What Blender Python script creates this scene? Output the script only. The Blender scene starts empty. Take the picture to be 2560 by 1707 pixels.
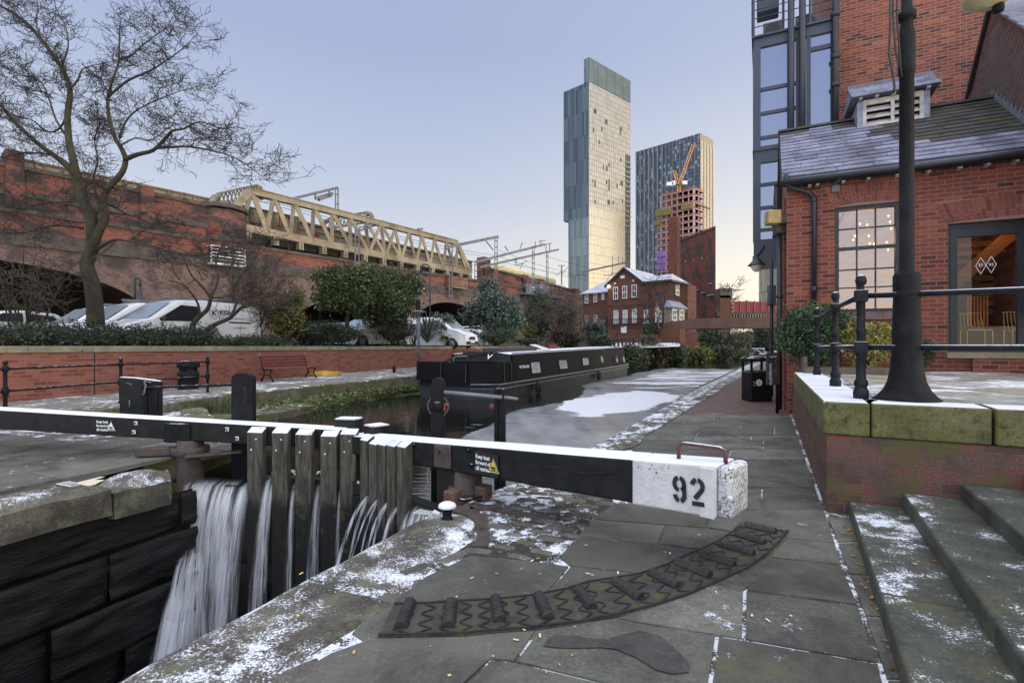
import bpy, math, random
import numpy as np
from mathutils import Vector, Matrix, noise
R = math.radians
rnd = random.Random(7)
sc = bpy.context.scene
COL = sc.collection
# ---------------------------------------------------------------- camera
H = 1.5; F = 1280.0; HY = 866.0          # eye height, focal length and horizon in photo pixels (2560 wide)
cam = bpy.data.cameras.new("camera"); camo = bpy.data.objects.new("camera", cam); COL.objects.link(camo)
camo.location = (0, 0, H); camo.rotation_euler = (R(90), 0, 0)
cam.sensor_width = 36; cam.lens = 18; cam.shift_y = 12.5/2560
cam.clip_start = 0.05; cam.clip_end = 5000
sc.camera = camo
# ---------------------------------------------------------------- sky, sun, exposure
SUN_EL, SUN_AZ = R(5), R(108)             # low winter sun far to the right, azimuth from +Y towards +X
world = bpy.data.worlds.new("World"); sc.world = world; world.use_nodes = True
wn, wl = world.node_tree.nodes, world.node_tree.links
wn.clear()
wo = wn.new('ShaderNodeOutputWorld'); wb = wn.new('ShaderNodeBackground'); sky = wn.new('ShaderNodeTexSky')
sky.sky_type = 'NISHITA'; sky.sun_disc = False; sky.sun_elevation = SUN_EL; sky.sun_rotation = SUN_AZ
sky.air_density = 1.0; sky.dust_density = 1.6; sky.ozone_density = 2.0; sky.altitude = 50
hs = wn.new('ShaderNodeHueSaturation'); hs.inputs['Saturation'].default_value = 0.70; hs.inputs['Hue'].default_value=0.508
wl.new(sky.outputs[0], hs.inputs['Color']);
tc = wn.new('ShaderNodeTexCoord'); sx = wn.new('ShaderNodeSeparateXYZ'); wl.new(tc.outputs['Generated'], sx.inputs[0])
rmp = wn.new('ShaderNodeValToRGB'); wl.new(sx.outputs['Z'], rmp.inputs[0])
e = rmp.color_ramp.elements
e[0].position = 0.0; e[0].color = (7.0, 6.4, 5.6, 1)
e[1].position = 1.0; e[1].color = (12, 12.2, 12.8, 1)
for p_, c_ in ((0.12, (6.0, 6.0, 6.1, 1)), (0.28, (4.3, 4.75, 5.9, 1)), (0.5, (3.0, 3.55, 5.3, 1)), (0.6, (3.1, 3.6, 5.3, 1)), (0.8, (9, 9.2, 10, 1))):  # top stops, above the view, brightened as added fill light from overhead
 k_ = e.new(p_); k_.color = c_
# the low sun's side of the sky is paler and warmer
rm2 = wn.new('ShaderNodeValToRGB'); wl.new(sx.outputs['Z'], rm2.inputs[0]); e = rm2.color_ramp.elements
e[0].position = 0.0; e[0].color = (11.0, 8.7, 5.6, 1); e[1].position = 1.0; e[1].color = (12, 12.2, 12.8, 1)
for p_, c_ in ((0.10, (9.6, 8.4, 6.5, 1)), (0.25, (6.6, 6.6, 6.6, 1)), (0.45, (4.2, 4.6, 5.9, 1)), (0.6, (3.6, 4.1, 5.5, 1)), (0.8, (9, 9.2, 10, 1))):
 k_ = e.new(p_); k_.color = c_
azm = wn.new('ShaderNodeMapRange'); azm.interpolation_type = 'SMOOTHSTEP'; wl.new(sx.outputs['X'], azm.inputs[0]); azm.inputs[1].default_value = -.25; azm.inputs[2].default_value = .75
mxa = wn.new('ShaderNodeMix'); mxa.data_type = 'RGBA'; wl.new(azm.outputs[0], mxa.inputs[0]); wl.new(rmp.outputs[0], mxa.inputs[6]); wl.new(rm2.outputs[0], mxa.inputs[7])
mx = wn.new('ShaderNodeMix'); mx.data_type = 'RGBA'; mx.inputs[0].default_value = 0.82
wl.new(hs.outputs[0], mx.inputs[6]); wl.new(mxa.outputs[2], mx.inputs[7])
# sky behind the viewer brightened, out of view, as added fill for upright surfaces
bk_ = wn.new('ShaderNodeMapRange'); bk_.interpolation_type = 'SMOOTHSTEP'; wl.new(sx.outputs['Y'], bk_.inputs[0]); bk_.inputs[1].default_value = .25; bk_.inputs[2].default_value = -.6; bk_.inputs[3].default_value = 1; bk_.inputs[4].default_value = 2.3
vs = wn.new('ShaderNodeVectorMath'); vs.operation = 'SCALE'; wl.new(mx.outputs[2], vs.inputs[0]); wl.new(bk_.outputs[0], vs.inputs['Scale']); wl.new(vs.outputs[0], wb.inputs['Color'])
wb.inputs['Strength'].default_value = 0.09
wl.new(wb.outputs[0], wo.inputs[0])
sl = bpy.data.lights.new("sun", 'SUN'); sl.energy = 0.6; sl.angle = R(12); sl.color = (1.0, 0.86, 0.68)
so = bpy.data.objects.new("sun", sl); COL.objects.link(so)
sd = Vector((math.sin(SUN_AZ)*math.cos(SUN_EL), math.cos(SUN_AZ)*math.cos(SUN_EL), math.sin(SUN_EL)))
so.rotation_euler = sd.to_track_quat('Z', 'Y').to_euler(); so.location = (30, 5, 40)
sc.view_settings.view_transform = 'Standard'; sc.view_settings.look = 'None'
sc.view_settings.exposure = 0.75; sc.view_settings.gamma = 1.0
sc.cycles.max_bounces = 6; sc.cycles.transparent_max_bounces = 12; sc.cycles.glossy_bounces = 3
# ---------------------------------------------------------------- photo-pixel helpers (give real positions in metres)
def V(*a): return Vector(a)
def g(px, py, z=0.0):
 Y = F*(H-z)/(py-HY); return V((px-1280)/F*Y, Y, z)
def P(px, py, Y): return V((px-1280)/F*Y, Y, H-(py-HY)/F*Y)
class Wall:
 """a vertical plane: p0 (x,y), direction d (x,y); n points towards the camera"""
 def __init__(s, p0, d):
  s.p = V(p0[0], p0[1], 0); s.d = V(d[0], d[1], 0).normalized()
  n = V(s.d.y, -s.d.x, 0); s.n = n if n.dot(-s.p) > 0 else -n
 def off(s, o): return Wall((s.p+s.n*o)[:2], s.d[:2])
 def uz(s, px, py):
  r = V((px-1280)/F, 1, (HY-py)/F); t = s.p.dot(s.n)/r.dot(s.n)
  q = r*t; return (q-s.p).dot(s.d), H+q.z
 def pt(s, u, z, o=0.0): q = s.p+s.d*u+s.n*o; return V(q.x, q.y, z)
 def px(s, px, py, o=0.0): u, z = s.uz(px, py); return s.pt(u, z, o)
# ---------------------------------------------------------------- mesh builder
class MB:
 def __init__(s): s.v = []; s.f = []; s.mi = []; s.sm = []; s.r = []; s.m = 0; s.s = False; s.cr = rnd.random()
 def new(s): s.cr = rnd.random()
 def add(s, vs, fs):
  b = len(s.v); s.v += [tuple(p) for p in vs]
  for f in fs:
   s.f.append([b+i for i in f]); s.mi.append(s.m); s.sm.append(s.s); s.r.append(s.cr)
 def poly(s, pts): s.add(pts, [list(range(len(pts)))])
 def hexa(s, b, t):
  """b, t: four corners of the bottom and of the top, same order"""
  s.add(list(b)+list(t), [[3,2,1,0],[4,5,6,7],[0,1,5,4],[1,2,6,5],[2,3,7,6],[3,0,4,7]])
 def box(s, c, sz, rz=0.0, ax=None):
  x, y, z = sz[0]/2, sz[1]/2, sz[2]/2; c = V(*c)
  if ax is None: ax = (V(math.cos(rz), math.sin(rz), 0), V(-math.sin(rz), math.cos(rz), 0), V(0,0,1))
  q = lambda a, b, d: c+ax[0]*a+ax[1]*b+ax[2]*d
  s.hexa([q(-x,-y,-z),q(x,-y,-z),q(x,y,-z),q(-x,y,-z)],[q(-x,-y,z),q(x,-y,z),q(x,y,z),q(-x,y,z)])
 def bar(s, a, b, w, h, up=(0,0,1)):
  a, b = V(*a), V(*b); d = b-a
  if d.length < 1e-6: return
  dn = d.normalized(); up = V(*up)
  if abs(dn.dot(up)) > .98: up = V(1,0,0) if abs(dn.x) < .9 else V(0,1,0)
  sd_ = dn.cross(up).normalized(); u2 = sd_.cross(dn)
  s.box((a+b)/2, (d.length, w, h), ax=(dn, sd_, u2))
 def wbox(s, W, u0, u1, z0, z1, o0, o1):
  s.hexa([W.pt(u0,z0,o1),W.pt(u1,z0,o1),W.pt(u1,z0,o0),W.pt(u0,z0,o0)],[W.pt(u0,z1,o1),W.pt(u1,z1,o1),W.pt(u1,z1,o0),W.pt(u0,z1,o0)])
 def prism(s, pts, z0, z1):
  n = len(pts)
  a = 0
  for i in range(n):
   p, q = pts[i], pts[(i+1) % n]; a += p[0]*q[1]-q[0]*p[1]
  if a < 0: pts = pts[::-1]
  zb = z0 if hasattr(z0, '__len__') else [z0]*n; zt = z1 if hasattr(z1, '__len__') else [z1]*n
  s.add([(p[0],p[1],zb[i]) for i, p in enumerate(pts)]+[(p[0],p[1],zt[i]) for i, p in enumerate(pts)],
           [list(range(n))[::-1], list(range(n, 2*n))]+[[i,(i+1)%n,n+(i+1)%n,n+i] for i in range(n)])
 def extr(s, pts, vec):
  n = len(pts); vec = V(*vec); pts = [V(*p) for p in pts]
  s.add(pts+[p+vec for p in pts], [list(range(n)), list(range(n,2*n))[::-1]]+[[(i+1)%n,i,n+i,n+(i+1)%n] for i in range(n)])
 def tube(s, pts, rad, n=8, cap=True):
  pts = [V(*p) for p in pts]; k = len(pts)
  rad = rad if hasattr(rad, '__len__') else [rad]*k
  ref = None; vs = []
  for i, p in enumerate(pts):
   d = (pts[min(i+1,k-1)]-pts[max(i-1,0)]).normalized()
   if ref is None: ref = V(0,0,1) if abs(d.z) < .9 else V(1,0,0)
   a = d.cross(ref)
   if a.length < 1e-4: a = d.orthogonal()
   a.normalize(); b = d.cross(a); ref = a.cross(d)
   for j in range(n):
    t = 2*math.pi*j/n; vs.append(p+(a*math.cos(t)+b*math.sin(t))*rad[i])
  fs = [[i*n+j, i*n+(j+1)%n, (i+1)*n+(j+1)%n, (i+1)*n+j] for i in range(k-1) for j in range(n)]
  if cap: fs += [list(range(n))[::-1], list(range((k-1)*n, k*n))]
  s.add(vs, fs)
 def lathe(s, c, prof, n=16, sx=1.0, sy=1.0):
  c = V(*c); vs = [c+V(r*math.cos(2*math.pi*j/n)*sx, r*math.sin(2*math.pi*j/n)*sy, z) for r, z in prof for j in range(n)]
  k = len(prof)
  fs = [[i*n+j, i*n+(j+1)%n, (i+1)*n+(j+1)%n, (i+1)*n+j] for i in range(k-1) for j in range(n)]
  fs += [list(range(n))[::-1], list(range((k-1)*n, k*n))]
  s.add(vs, fs)
 def grid(s, fn, nu, nv):
  vs = [fn(i/nu, j/nv) for j in range(nv+1) for i in range(nu+1)]
  s.add(vs, [[j*(nu+1)+i, j*(nu+1)+i+1, (j+1)*(nu+1)+i+1, (j+1)*(nu+1)+i] for j in range(nv) for i in range(nu)])
 def build(s, name, mats, parent=None, local=False, bevel=0, attrs=None, uvrot=0.0, label=None, seg=1):
  me = bpy.data.meshes.new(name)
  v = np.array(s.v, dtype=np.float64) if s.v else np.zeros((0,3))
  me.from_pydata([tuple(p) for p in v], [], s.f)
  if not isinstance(mats, (list, tuple)): mats = [mats]
  for m in mats: me.materials.append(m)
  me.polygons.foreach_set('material_index', s.mi); me.polygons.foreach_set('use_smooth', s.sm)
  at = me.attributes.new('rnd', 'FLOAT', 'FACE'); at.data.foreach_set('value', s.r)
  for an, av in (attrs or {}).items():
   a2 = me.attributes.new(an, 'FLOAT', 'POINT'); a2.data.foreach_set('value', av)
  uvmap(me, uvrot)
  o = bpy.data.objects.new(name, me); COL.objects.link(o)
  if bevel:
   b = o.modifiers.new('bevel', 'BEVEL'); b.width = bevel; b.segments = seg; b.limit_method = 'ANGLE'; b.angle_limit = R(40)
  if label: o['label'] = label
  if parent is not None:
   o.parent = parent
   if not local and parent.type == 'EMPTY': o.matrix_parent_inverse = parent.matrix_basis.inverted()
  elif not local and len(v):
   c = np.array([(v[:,0].min()+v[:,0].max())/2, (v[:,1].min()+v[:,1].max())/2, v[:,2].min()])
   me.vertices.foreach_set('co', (v-c).ravel()); o.location = c
  return o
def uvmap(me, rot=0.0):
 """metric box-projected UVs (metres)"""
 n = len(me.loops)
 if n == 0: return
 uv = me.uv_layers.new(name='UVMap')
 co = np.empty(len(me.vertices)*3); me.vertices.foreach_get('co', co); co = co.reshape(-1,3)
 vi = np.empty(n, dtype=np.int64); me.loops.foreach_get('vertex_index', vi)
 pn = np.empty(len(me.polygons)*3); me.polygons.foreach_get('normal', pn); pn = pn.reshape(-1,3)
 lt = np.empty(len(me.polygons), dtype=np.int64); me.polygons.foreach_get('loop_total', lt)
 nn = np.repeat(pn, lt, axis=0); p = co[vi]
 t = np.stack([-nn[:,1], nn[:,0], np.zeros(n)], 1); l = np.linalg.norm(t, axis=1)
 flat = np.abs(nn[:,2]) > .92
 t[flat] = (math.cos(rot), math.sin(rot), 0); l[flat] = 1; t /= l[:,None]
 b = np.cross(nn, t); b[flat] = (-math.sin(rot), math.cos(rot), 0)
 out = np.stack([(p*t).sum(1), (p*b).sum(1)], 1)
 uv.data.foreach_set('uv', out.astype(np.float32).ravel())
def thing(name, label, cat, loc=(0,0,0), rz=0.0, group=None):
 o = bpy.data.objects.new(name, None); COL.objects.link(o); o.empty_display_size = .2
 o.location = loc; o.rotation_euler = (0,0,rz); o.matrix_basis = Matrix.Translation(V(*loc)) @ Matrix.Rotation(rz, 4, 'Z')
 return tag(o, label, cat, group)
def tag(o, label=None, cat=None, group=None, kind=None):
 for k, v in (('label',label),('category',cat),('group',group),('kind',kind)):
  if v: o[k] = v
 return o
def struct(mb, name, m, **k): o = mb.build(name, m, **k); o['kind'] = 'structure'; return o
def dup(root, loc, rz=0.0, label=None, group=None, scale=1.0):
 def cp(o, par):
  c = o.copy(); COL.objects.link(c)
  if par is not None: c.parent = par; c.matrix_parent_inverse = o.matrix_parent_inverse.copy()
  for ch in list(o.children): cp(ch, c)
  return c
 r = cp(root, None); r.location = loc; r.rotation_euler = (0,0,rz); r.scale = (scale,)*3
 if label: r['label'] = label
 if group: r['group'] = group
 return r
def text(s, size, M4, m, name='lettering', parent=None, depth=.002, align='CENTER', sx=1.0, bold=0.0):
 """flat lettering as a mesh; M4 maps text x,y onto the surface"""
 cu = bpy.data.curves.new(name, 'FONT'); cu.body = s; cu.size = size; cu.extrude = depth; cu.align_x = align; cu.align_y = 'CENTER'; cu.offset = bold
 to = bpy.data.objects.new(name, cu); COL.objects.link(to)
 dg = bpy.context.evaluated_depsgraph_get(); me = bpy.data.meshes.new_from_object(to.evaluated_get(dg))
 bpy.data.objects.remove(to); bpy.data.curves.remove(cu)
 me.transform(M4 @ Matrix.Diagonal((sx,1,1,1))); me.name = name; me.materials.clear(); me.materials.append(m)
 for p in me.polygons: p.material_index = 0
 return me
def frame(o, x, y):
 x = V(*x).normalized(); y = V(*y); n = x.cross(y).normalized(); y = n.cross(x); o = V(*o)
 return Matrix(((x.x,y.x,n.x,o.x),(x.y,y.y,n.y,o.y),(x.z,y.z,n.z,o.z),(0,0,0,1)))
def mesh_obj(me, name, parent=None, local=False, label=None):
 o = bpy.data.objects.new(name, me); COL.objects.link(o)
 if label: o['label'] = label
 if parent is not None:
  o.parent = parent
  if not local and parent.type == 'EMPTY': o.matrix_parent_inverse = parent.matrix_basis.inverted()
 return o
def joinm(meshes, name):
 mb = MB()
 for me in meshes:
  mb.add([v.co[:] for v in me.vertices], [list(p.vertices) for p in me.polygons])
 return mb
# ---------------------------------------------------------------- materials
def newmat(name):
 m = bpy.data.materials.new(name); m.use_nodes = True
 n, l = m.node_tree.nodes, m.node_tree.links
 return m, n, l, n['Principled BSDF']
def nn(n, t, **k):
 o = n.new(t)
 for a, b in k.items():
  if a in o.inputs: o.inputs[a].default_value = b
  else: setattr(o, a, b)
 return o
def c4(c): return (c[0], c[1], c[2], 1)
def ramp(n, stops):
 r = n.new('ShaderNodeValToRGB'); e = r.color_ramp.elements
 e[0].position, e[0].color = stops[0][0], c4(stops[0][1]); e[1].position, e[1].color = stops[-1][0], c4(stops[-1][1])
 for p, c in stops[1:-1]: k = e.new(p); k.color = c4(c)
 return r
def mixc(n, l, fac, a, b, bt='MIX'):
 m = n.new('ShaderNodeMix'); m.data_type = 'RGBA'; m.blend_type = bt
 for i, s in ((0, fac), (6, a), (7, b)):
  if hasattr(s, 'links') or isinstance(s, bpy.types.NodeSocket): l.new(s, m.inputs[i])
  elif i == 0: m.inputs[0].default_value = s
  else: m.inputs[i].default_value = c4(s)
 return m.outputs[2]
def math_(n, l, op, a, b=0.0, c=None, clamp=False):
 m = n.new('ShaderNodeMath'); m.operation = op; m.use_clamp = clamp
 for i, s in enumerate((a, b, c)):
  if s is None: continue
  if isinstance(s, bpy.types.NodeSocket): l.new(s, m.inputs[i])
  else: m.inputs[i].default_value = s
 return m.outputs[0]
def smooth(n, l, v, lo, hi):
 m = n.new('ShaderNodeMapRange'); m.interpolation_type = 'SMOOTHSTEP'
 l.new(v, m.inputs[0]); m.inputs[1].default_value = lo; m.inputs[2].default_value = hi
 return m.outputs[0]
def pos(n, l, sc_=(1,1,1), uv=False):
 if uv: s = n.new('ShaderNodeUVMap').outputs[0]
 else: s = n.new('ShaderNodeNewGeometry').outputs['Position']
 if sc_ == (1,1,1): return s
 m = n.new('ShaderNodeMapping'); m.inputs['Scale'].default_value = sc_; l.new(s, m.inputs[0]); return m.outputs[0]
def noi(n, l, p, scale, detail=5, rough=.6, dist=0.0):
 t = nn(n, 'ShaderNodeTexNoise', Scale=scale, Detail=detail, Roughness=rough, Distortion=dist)
 l.new(p, t.inputs['Vector']); return t.outputs['Fac']
def attr(n, name): a = n.new('ShaderNodeAttribute'); a.attribute_name = name; return a.outputs['Fac']
def bumpn(n, l, b, h, st, dist=.01, prev=None):
 m = nn(n, 'ShaderNodeBump', Strength=st, Distance=dist); l.new(h, m.inputs['Height'])
 if prev is not None: l.new(prev, m.inputs['Normal'])
 l.new(m.outputs[0], b.inputs['Normal']); return m.outputs[0]
SNOW = (.80, .83, .90)
def snowmask(n, l, p, amount, scale, nz=.75):
 """snow lies on faces that look up, in patches"""
 ge = n.new('ShaderNodeNewGeometry'); s = n.new('ShaderNodeSeparateXYZ'); l.new(ge.outputs['Normal'], s.inputs[0])
 up = smooth(n, l, s.outputs['Z'], nz-.15, nz+.1)
 a = noi(n, l, p, scale, 7, .72); a2 = noi(n, l, p, scale*.22, 2, .5); a3 = noi(n, l, p, max(70, scale*6), 3, .8); a = math_(n, l, 'ADD', math_(n, l, 'ADD', math_(n, l, 'MULTIPLY', a, .44), math_(n, l, 'MULTIPLY', a2, .30)), math_(n, l, 'MULTIPLY', a3, .26)); t = .70-.42*amount
 return math_(n, l, 'MULTIPLY', smooth(n, l, a, t, t+.035), up)
def mk(name, c1, c2=None, scale=6, rough=.7, bump=.0, bscale=60, metal=0, spec=.5, stretch=(1,1,1), snow=0, sscale=20, nz=.75,
         var=.0, moss=None, mscale=3, mlo=.5, mhi=.62, rv=.12, coat=0, em=None, ems=0, trans=None, dirt=None, grain=.0, tint=None, wet=None):
 m, n, l, b = newmat(name); p = pos(n, l, stretch)
 c2 = c2 or tuple(x*1.35+.004 for x in c1)
 f = noi(n, l, p, scale, 6, .65); r = ramp(n, [(.36, c1), (.64, c2)]); l.new(f, r.inputs[0]); col = r.outputs[0]
 if grain:
  fg = noi(n, l, pos(n, l), max(40, scale*14), 5, .75); gr_ = ramp(n, [(.34, (1-grain,)*3), (.66, (1+grain,)*3)]); l.new(fg, gr_.inputs[0]); col = mixc(n, l, 1.0, col, gr_.outputs[0], 'MULTIPLY')
 if tint:
  tr_ = n.new('ShaderNodeMath'); tr_.operation = 'FRACT'; l.new(math_(n, l, 'MULTIPLY', attr(n, 'rnd'), 7.31), tr_.inputs[0]); col = mixc(n, l, math_(n, l, 'MULTIPLY', tr_.outputs[0], .8), col, tint)
 if wet is not None:
  wp = n.new('ShaderNodeSeparateXYZ'); l.new(pos(n, l), wp.inputs[0]); wz = math_(n, l, 'ADD', wp.outputs['Z'], math_(n, l, 'MULTIPLY', noi(n, l, pos(n, l), 7, 3), .3)); col = mixc(n, l, smooth(n, l, wz, wet+.15, wet-.05), col, (.010,.0095,.008))
 if var:
  a = attr(n, 'rnd'); mr = n.new('ShaderNodeMapRange'); l.new(a, mr.inputs[0]); mr.inputs[3].default_value = 1-var; mr.inputs[4].default_value = 1+var
  h = n.new('ShaderNodeHueSaturation'); l.new(col, h.inputs['Color']); l.new(mr.outputs[0], h.inputs['Value']); col = h.outputs[0]
 if dirt:
  d = smooth(n, l, noi(n, l, p, scale*.35, 7, .7, .6), .47, .66); col = mixc(n, l, d, col, dirt)
 if moss:
  q = pos(n, l); a = smooth(n, l, noi(n, l, q, mscale, 7, .72), mlo, mhi); col = mixc(n, l, a, col, moss)
 if snow:
  q = pos(n, l); sm_ = snowmask(n, l, q, snow, sscale, nz); col = mixc(n, l, sm_, col, SNOW)
 l.new(col, b.inputs['Base Color'])
 fr = noi(n, l, p, scale*4, 4); mr = n.new('ShaderNodeMapRange'); l.new(fr, mr.inputs[0]); mr.inputs[3].default_value = max(.02, rough-rv); mr.inputs[4].default_value = min(1, rough+rv)
 rr = mr.outputs[0]
 if snow: rr = math_(n, l, 'MAXIMUM', rr, math_(n, l, 'MULTIPLY', sm_, .9))
 l.new(rr, b.inputs['Roughness']); b.inputs['Metallic'].default_value = metal; b.inputs['Specular IOR Level'].default_value = spec
 if coat: b.inputs['Coat Weight'].default_value = coat; b.inputs['Coat Roughness'].default_value = .08
 if bump: bumpn(n, l, b, noi(n, l, p, bscale, 6, .7), bump, .02)
 if em: b.inputs['Emission Color'].default_value = c4(em); b.inputs['Emission Strength'].default_value = ems
 return m
def brick(name, cols, mortar, bw=.225, bh=.075, ms=.009, soot=(.03,.027,.025), slo=.55, shi=.75, sscale=.5, bump=.5, moss=None, mlo=.5, mhi=.6, mscale=2.5, rough=.85, grime=.35, stretch=(1,1,1)):
 m, n, l, b = newmat(name); uv = pos(n, l, uv=True)
 t = nn(n, 'ShaderNodeTexBrick', Scale=1.0, **{'Mortar Size': ms, 'Mortar Smooth': .15, 'Brick Width': bw, 'Row Height': bh})
 t.inputs['Color1'].default_value = (0,0,0,1); t.inputs['Color2'].default_value = (1,1,1,1); t.inputs['Mortar'].default_value = (.5,.5,.5,1)
 wob = noi(n, l, uv, 5, 2); vm = n.new('ShaderNodeVectorMath'); vm.operation = 'ADD'
 cb = n.new('ShaderNodeCombineXYZ'); l.new(math_(n, l, 'MULTIPLY', math_(n, l, 'SUBTRACT', wob, .5), .012), cb.inputs[1]); l.new(uv, vm.inputs[0]); l.new(cb.outputs[0], vm.inputs[1])
 l.new(vm.outputs[0], t.inputs['Vector'])
 k = len(cols); r = ramp(n, [(i/(k-1), c) for i, c in enumerate(cols)]); l.new(t.outputs['Color'], r.inputs[0])
 fine = noi(n, l, uv, 55, 5, .7); fr = ramp(n, [(.3, (1-grime,)*3), (.65, (1.12,)*3)]); l.new(fine, fr.inputs[0])
 col = mixc(n, l, 1.0, r.outputs[0], fr.outputs[0], 'MULTIPLY')
 col = mixc(n, l, t.outputs['Fac'], col, mortar)
 p = pos(n, l, stretch)
 big = smooth(n, l, noi(n, l, p, sscale, 8, .68, .4), slo, shi); col = mixc(n, l, big, col, soot)
 if moss: col = mixc(n, l, smooth(n, l, noi(n, l, p, mscale, 7, .7), mlo, mhi), col, moss)
 l.new(col, b.inputs['Base Color']); b.inputs['Roughness'].default_value = rough; b.inputs['Specular IOR Level'].default_value = .3
 if bump:
  hgt = math_(n, l, 'SUBTRACT', math_(n, l, 'MULTIPLY', fine, .35), t.outputs['Fac']); bumpn(n, l, b, hgt, bump, .008)
 return m
def leafmat(name, a, bb, c, frost=.0, rough=.5):
 m, n, l, b = newmat(name); r = ramp(n, [(0, a), (.5, bb), (1, c)]); l.new(attr(n, 'rnd'), r.inputs[0]); col = r.outputs[0]
 if frost:
  ge = n.new('ShaderNodeNewGeometry'); s = n.new('ShaderNodeSeparateXYZ'); l.new(ge.outputs['Normal'], s.inputs[0])
  f = math_(n, l, 'MULTIPLY', smooth(n, l, math_(n, l, 'ABSOLUTE', s.outputs['Z']), .55, .95), smooth(n, l, noi(n, l, pos(n, l), 2.2, 5, .7), .62-frost*.25, .75))
  col = mixc(n, l, math_(n, l, 'MULTIPLY', f, .85), col, (.42,.47,.50))
 l.new(col, b.inputs['Base Color']); b.inputs['Roughness'].default_value = rough; b.inputs['Specular IOR Level'].default_value = .35
 return m
def glassy(name, col, rough=.05, metal=.0, ior=1.9, panel=None, pv=.25, var=.0, alpha=1.0):
 m, n, l, b = newmat(name); b.inputs['IOR'].default_value = ior; b.inputs['Roughness'].default_value = rough; b.inputs['Metallic'].default_value = metal
 b.inputs['Base Color'].default_value = c4(col)
 w = noi(n, l, pos(n, l), .9, 2); bumpn(n, l, b, w, .05, .05)
 if alpha < 1: b.inputs['Alpha'].default_value = alpha
 return m
def towerskin(name, cols, pw, ph, line, ms=.12, rough=.18, metal=.7, bandcols=None, vstretch=1.0, win=None, wlo=.86):
 """curtain wall: panels on a metric grid, each with its own tint"""
 m, n, l, b = newmat(name); uv = pos(n, l, uv=True)
 t = nn(n, 'ShaderNodeTexBrick', Scale=1.0, offset=0.0, **{'Mortar Size': ms, 'Mortar Smooth': .0, 'Brick Width': pw, 'Row Height': ph})
 t.inputs['Color1'].default_value = (0,0,0,1); t.inputs['Color2'].default_value = (1,1,1,1); l.new(uv, t.inputs['Vector'])
 k = len(cols); r = ramp(n, [(i/(k-1), c) for i, c in enumerate(cols)]); r.color_ramp.interpolation = 'LINEAR'
 l.new(t.outputs['Color'], r.inputs[0]); col = mixc(n, l, t.outputs['Fac'], r.outputs[0], line)
 if win:
  wm = smooth(n, l, t.outputs['Color'], wlo, wlo+.01); col = mixc(n, l, wm, col, win)
 l.new(col, b.inputs['Base Color']); b.inputs['Metallic'].default_value = metal
 rr = math_(n, l, 'ADD', rough, math_(n, l, 'MULTIPLY', t.outputs['Fac'], .4)); l.new(rr, b.inputs['Roughness'])
 bumpn(n, l, b, math_(n, l, 'MULTIPLY', t.outputs['Fac'], -1.0), .4, .1)
 return m
M = {}
M['brick_red'] = brick('brick_red', [(.05,.034,.035),(.16,.05,.04),(.22,.065,.046),(.26,.078,.05),(.23,.068,.048),(.35,.12,.065)], (.24,.165,.135), bw=.275, bh=.092, ms=.011, slo=.60, shi=.85, soot=(.07,.05,.045), grime=.5)
M['brick_bar'] = brick('brick_bar', [(.09,.034,.03),(.20,.058,.043),(.26,.072,.05),(.23,.062,.045),(.33,.105,.065)], (.23,.14,.11), bw=.265, bh=.088, ms=.010, slo=.60, shi=.85, soot=(.07,.05,.045), grime=.5)
M['brick_garden'] = brick('brick_garden', [(0.18,0.056,0.042),(0.25,0.085,0.058),(0.29,0.107,0.074),(0.24,0.096,0.08)], (0.22,0.15,0.12), bw=.27, bh=.092, ms=.007, slo=.58, shi=.9, soot=(0.1,0.07,0.055), bump=.3)
M['brick_old'] = brick('brick_old', [(0.09,0.051,0.042),(0.2,0.085,0.069),(0.15,0.085,0.069),(0.25,0.079,0.064)], (0.12,0.1,0.075), bw=.27, bh=.092, ms=.008, slo=.47, shi=.62, soot=(0.085,0.06,0.048), sscale=2.0, moss=(0.1,0.095,0.03), mlo=.50, mhi=.64, mscale=2.6, bump=1.0, grime=.55)
M['brick_via'] = brick('brick_via', [(.15,.05,.036),(.27,.082,.055),(.34,.10,.065),(.21,.068,.052)], (.19,.13,.11), bw=.28, bh=.10, ms=.01, slo=.46, shi=.60, soot=(.055,.043,.039), sscale=.55, bump=.3, grime=.5, stretch=(.6,.6,1.6))
M['brick_via_up'] = brick('brick_via_up', [(.15,.055,.045),(.27,.08,.056),(.21,.072,.055)], (.15,.115,.10), bw=.28, bh=.10, ms=.01, slo=.44, shi=.56, soot=(.048,.038,.035), sscale=.6, bump=.3, grime=.5, stretch=(.6,.6,1.5))
M['brick_via_low'] = brick('brick_via_low', [(0.13,0.075,0.06),(0.21,0.12,0.1),(0.26,0.15,0.13),(0.17,0.095,0.08)], (0.2,0.17,0.15), bw=.28, bh=.10, ms=.012, slo=.46, shi=.64, soot=(0.07,0.055,0.05), sscale=.6, bump=.3, grime=.5)
M['brick_dark'] = brick('brick_dark', [(0.09,0.051,0.037),(0.16,0.056,0.04),(0.24,0.068,0.042)], (0.1,0.07,0.06), bw=.5, bh=.18, ms=.012, slo=.5, shi=.75, soot=(0.045,0.035,0.03), sscale=.35, grime=.6)
M['brick_house'] = brick('brick_house', [(0.11,0.047,0.032),(0.17,0.068,0.042),(0.14,0.062,0.042)], (0.12,0.075,0.06), bw=.3, bh=.1, slo=.62, shi=.9, soot=(0.09,0.04,0.03), bump=.2)
M['brick_path'] = brick('brick_path', [(0.1,0.065,0.055),(0.17,0.105,0.09),(0.14,0.09,0.08)], (0.08,0.07,0.06), bw=.21, bh=.105, ms=.008, slo=.6, shi=.85, soot=(0.09,0.08,0.06), sscale=1.5, bump=.4, rough=.75)
M['stone_via'] = mk('stone_via', (.055,.045,.038), (.12,.10,.085), 1.2, .9, .3, 8)
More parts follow.
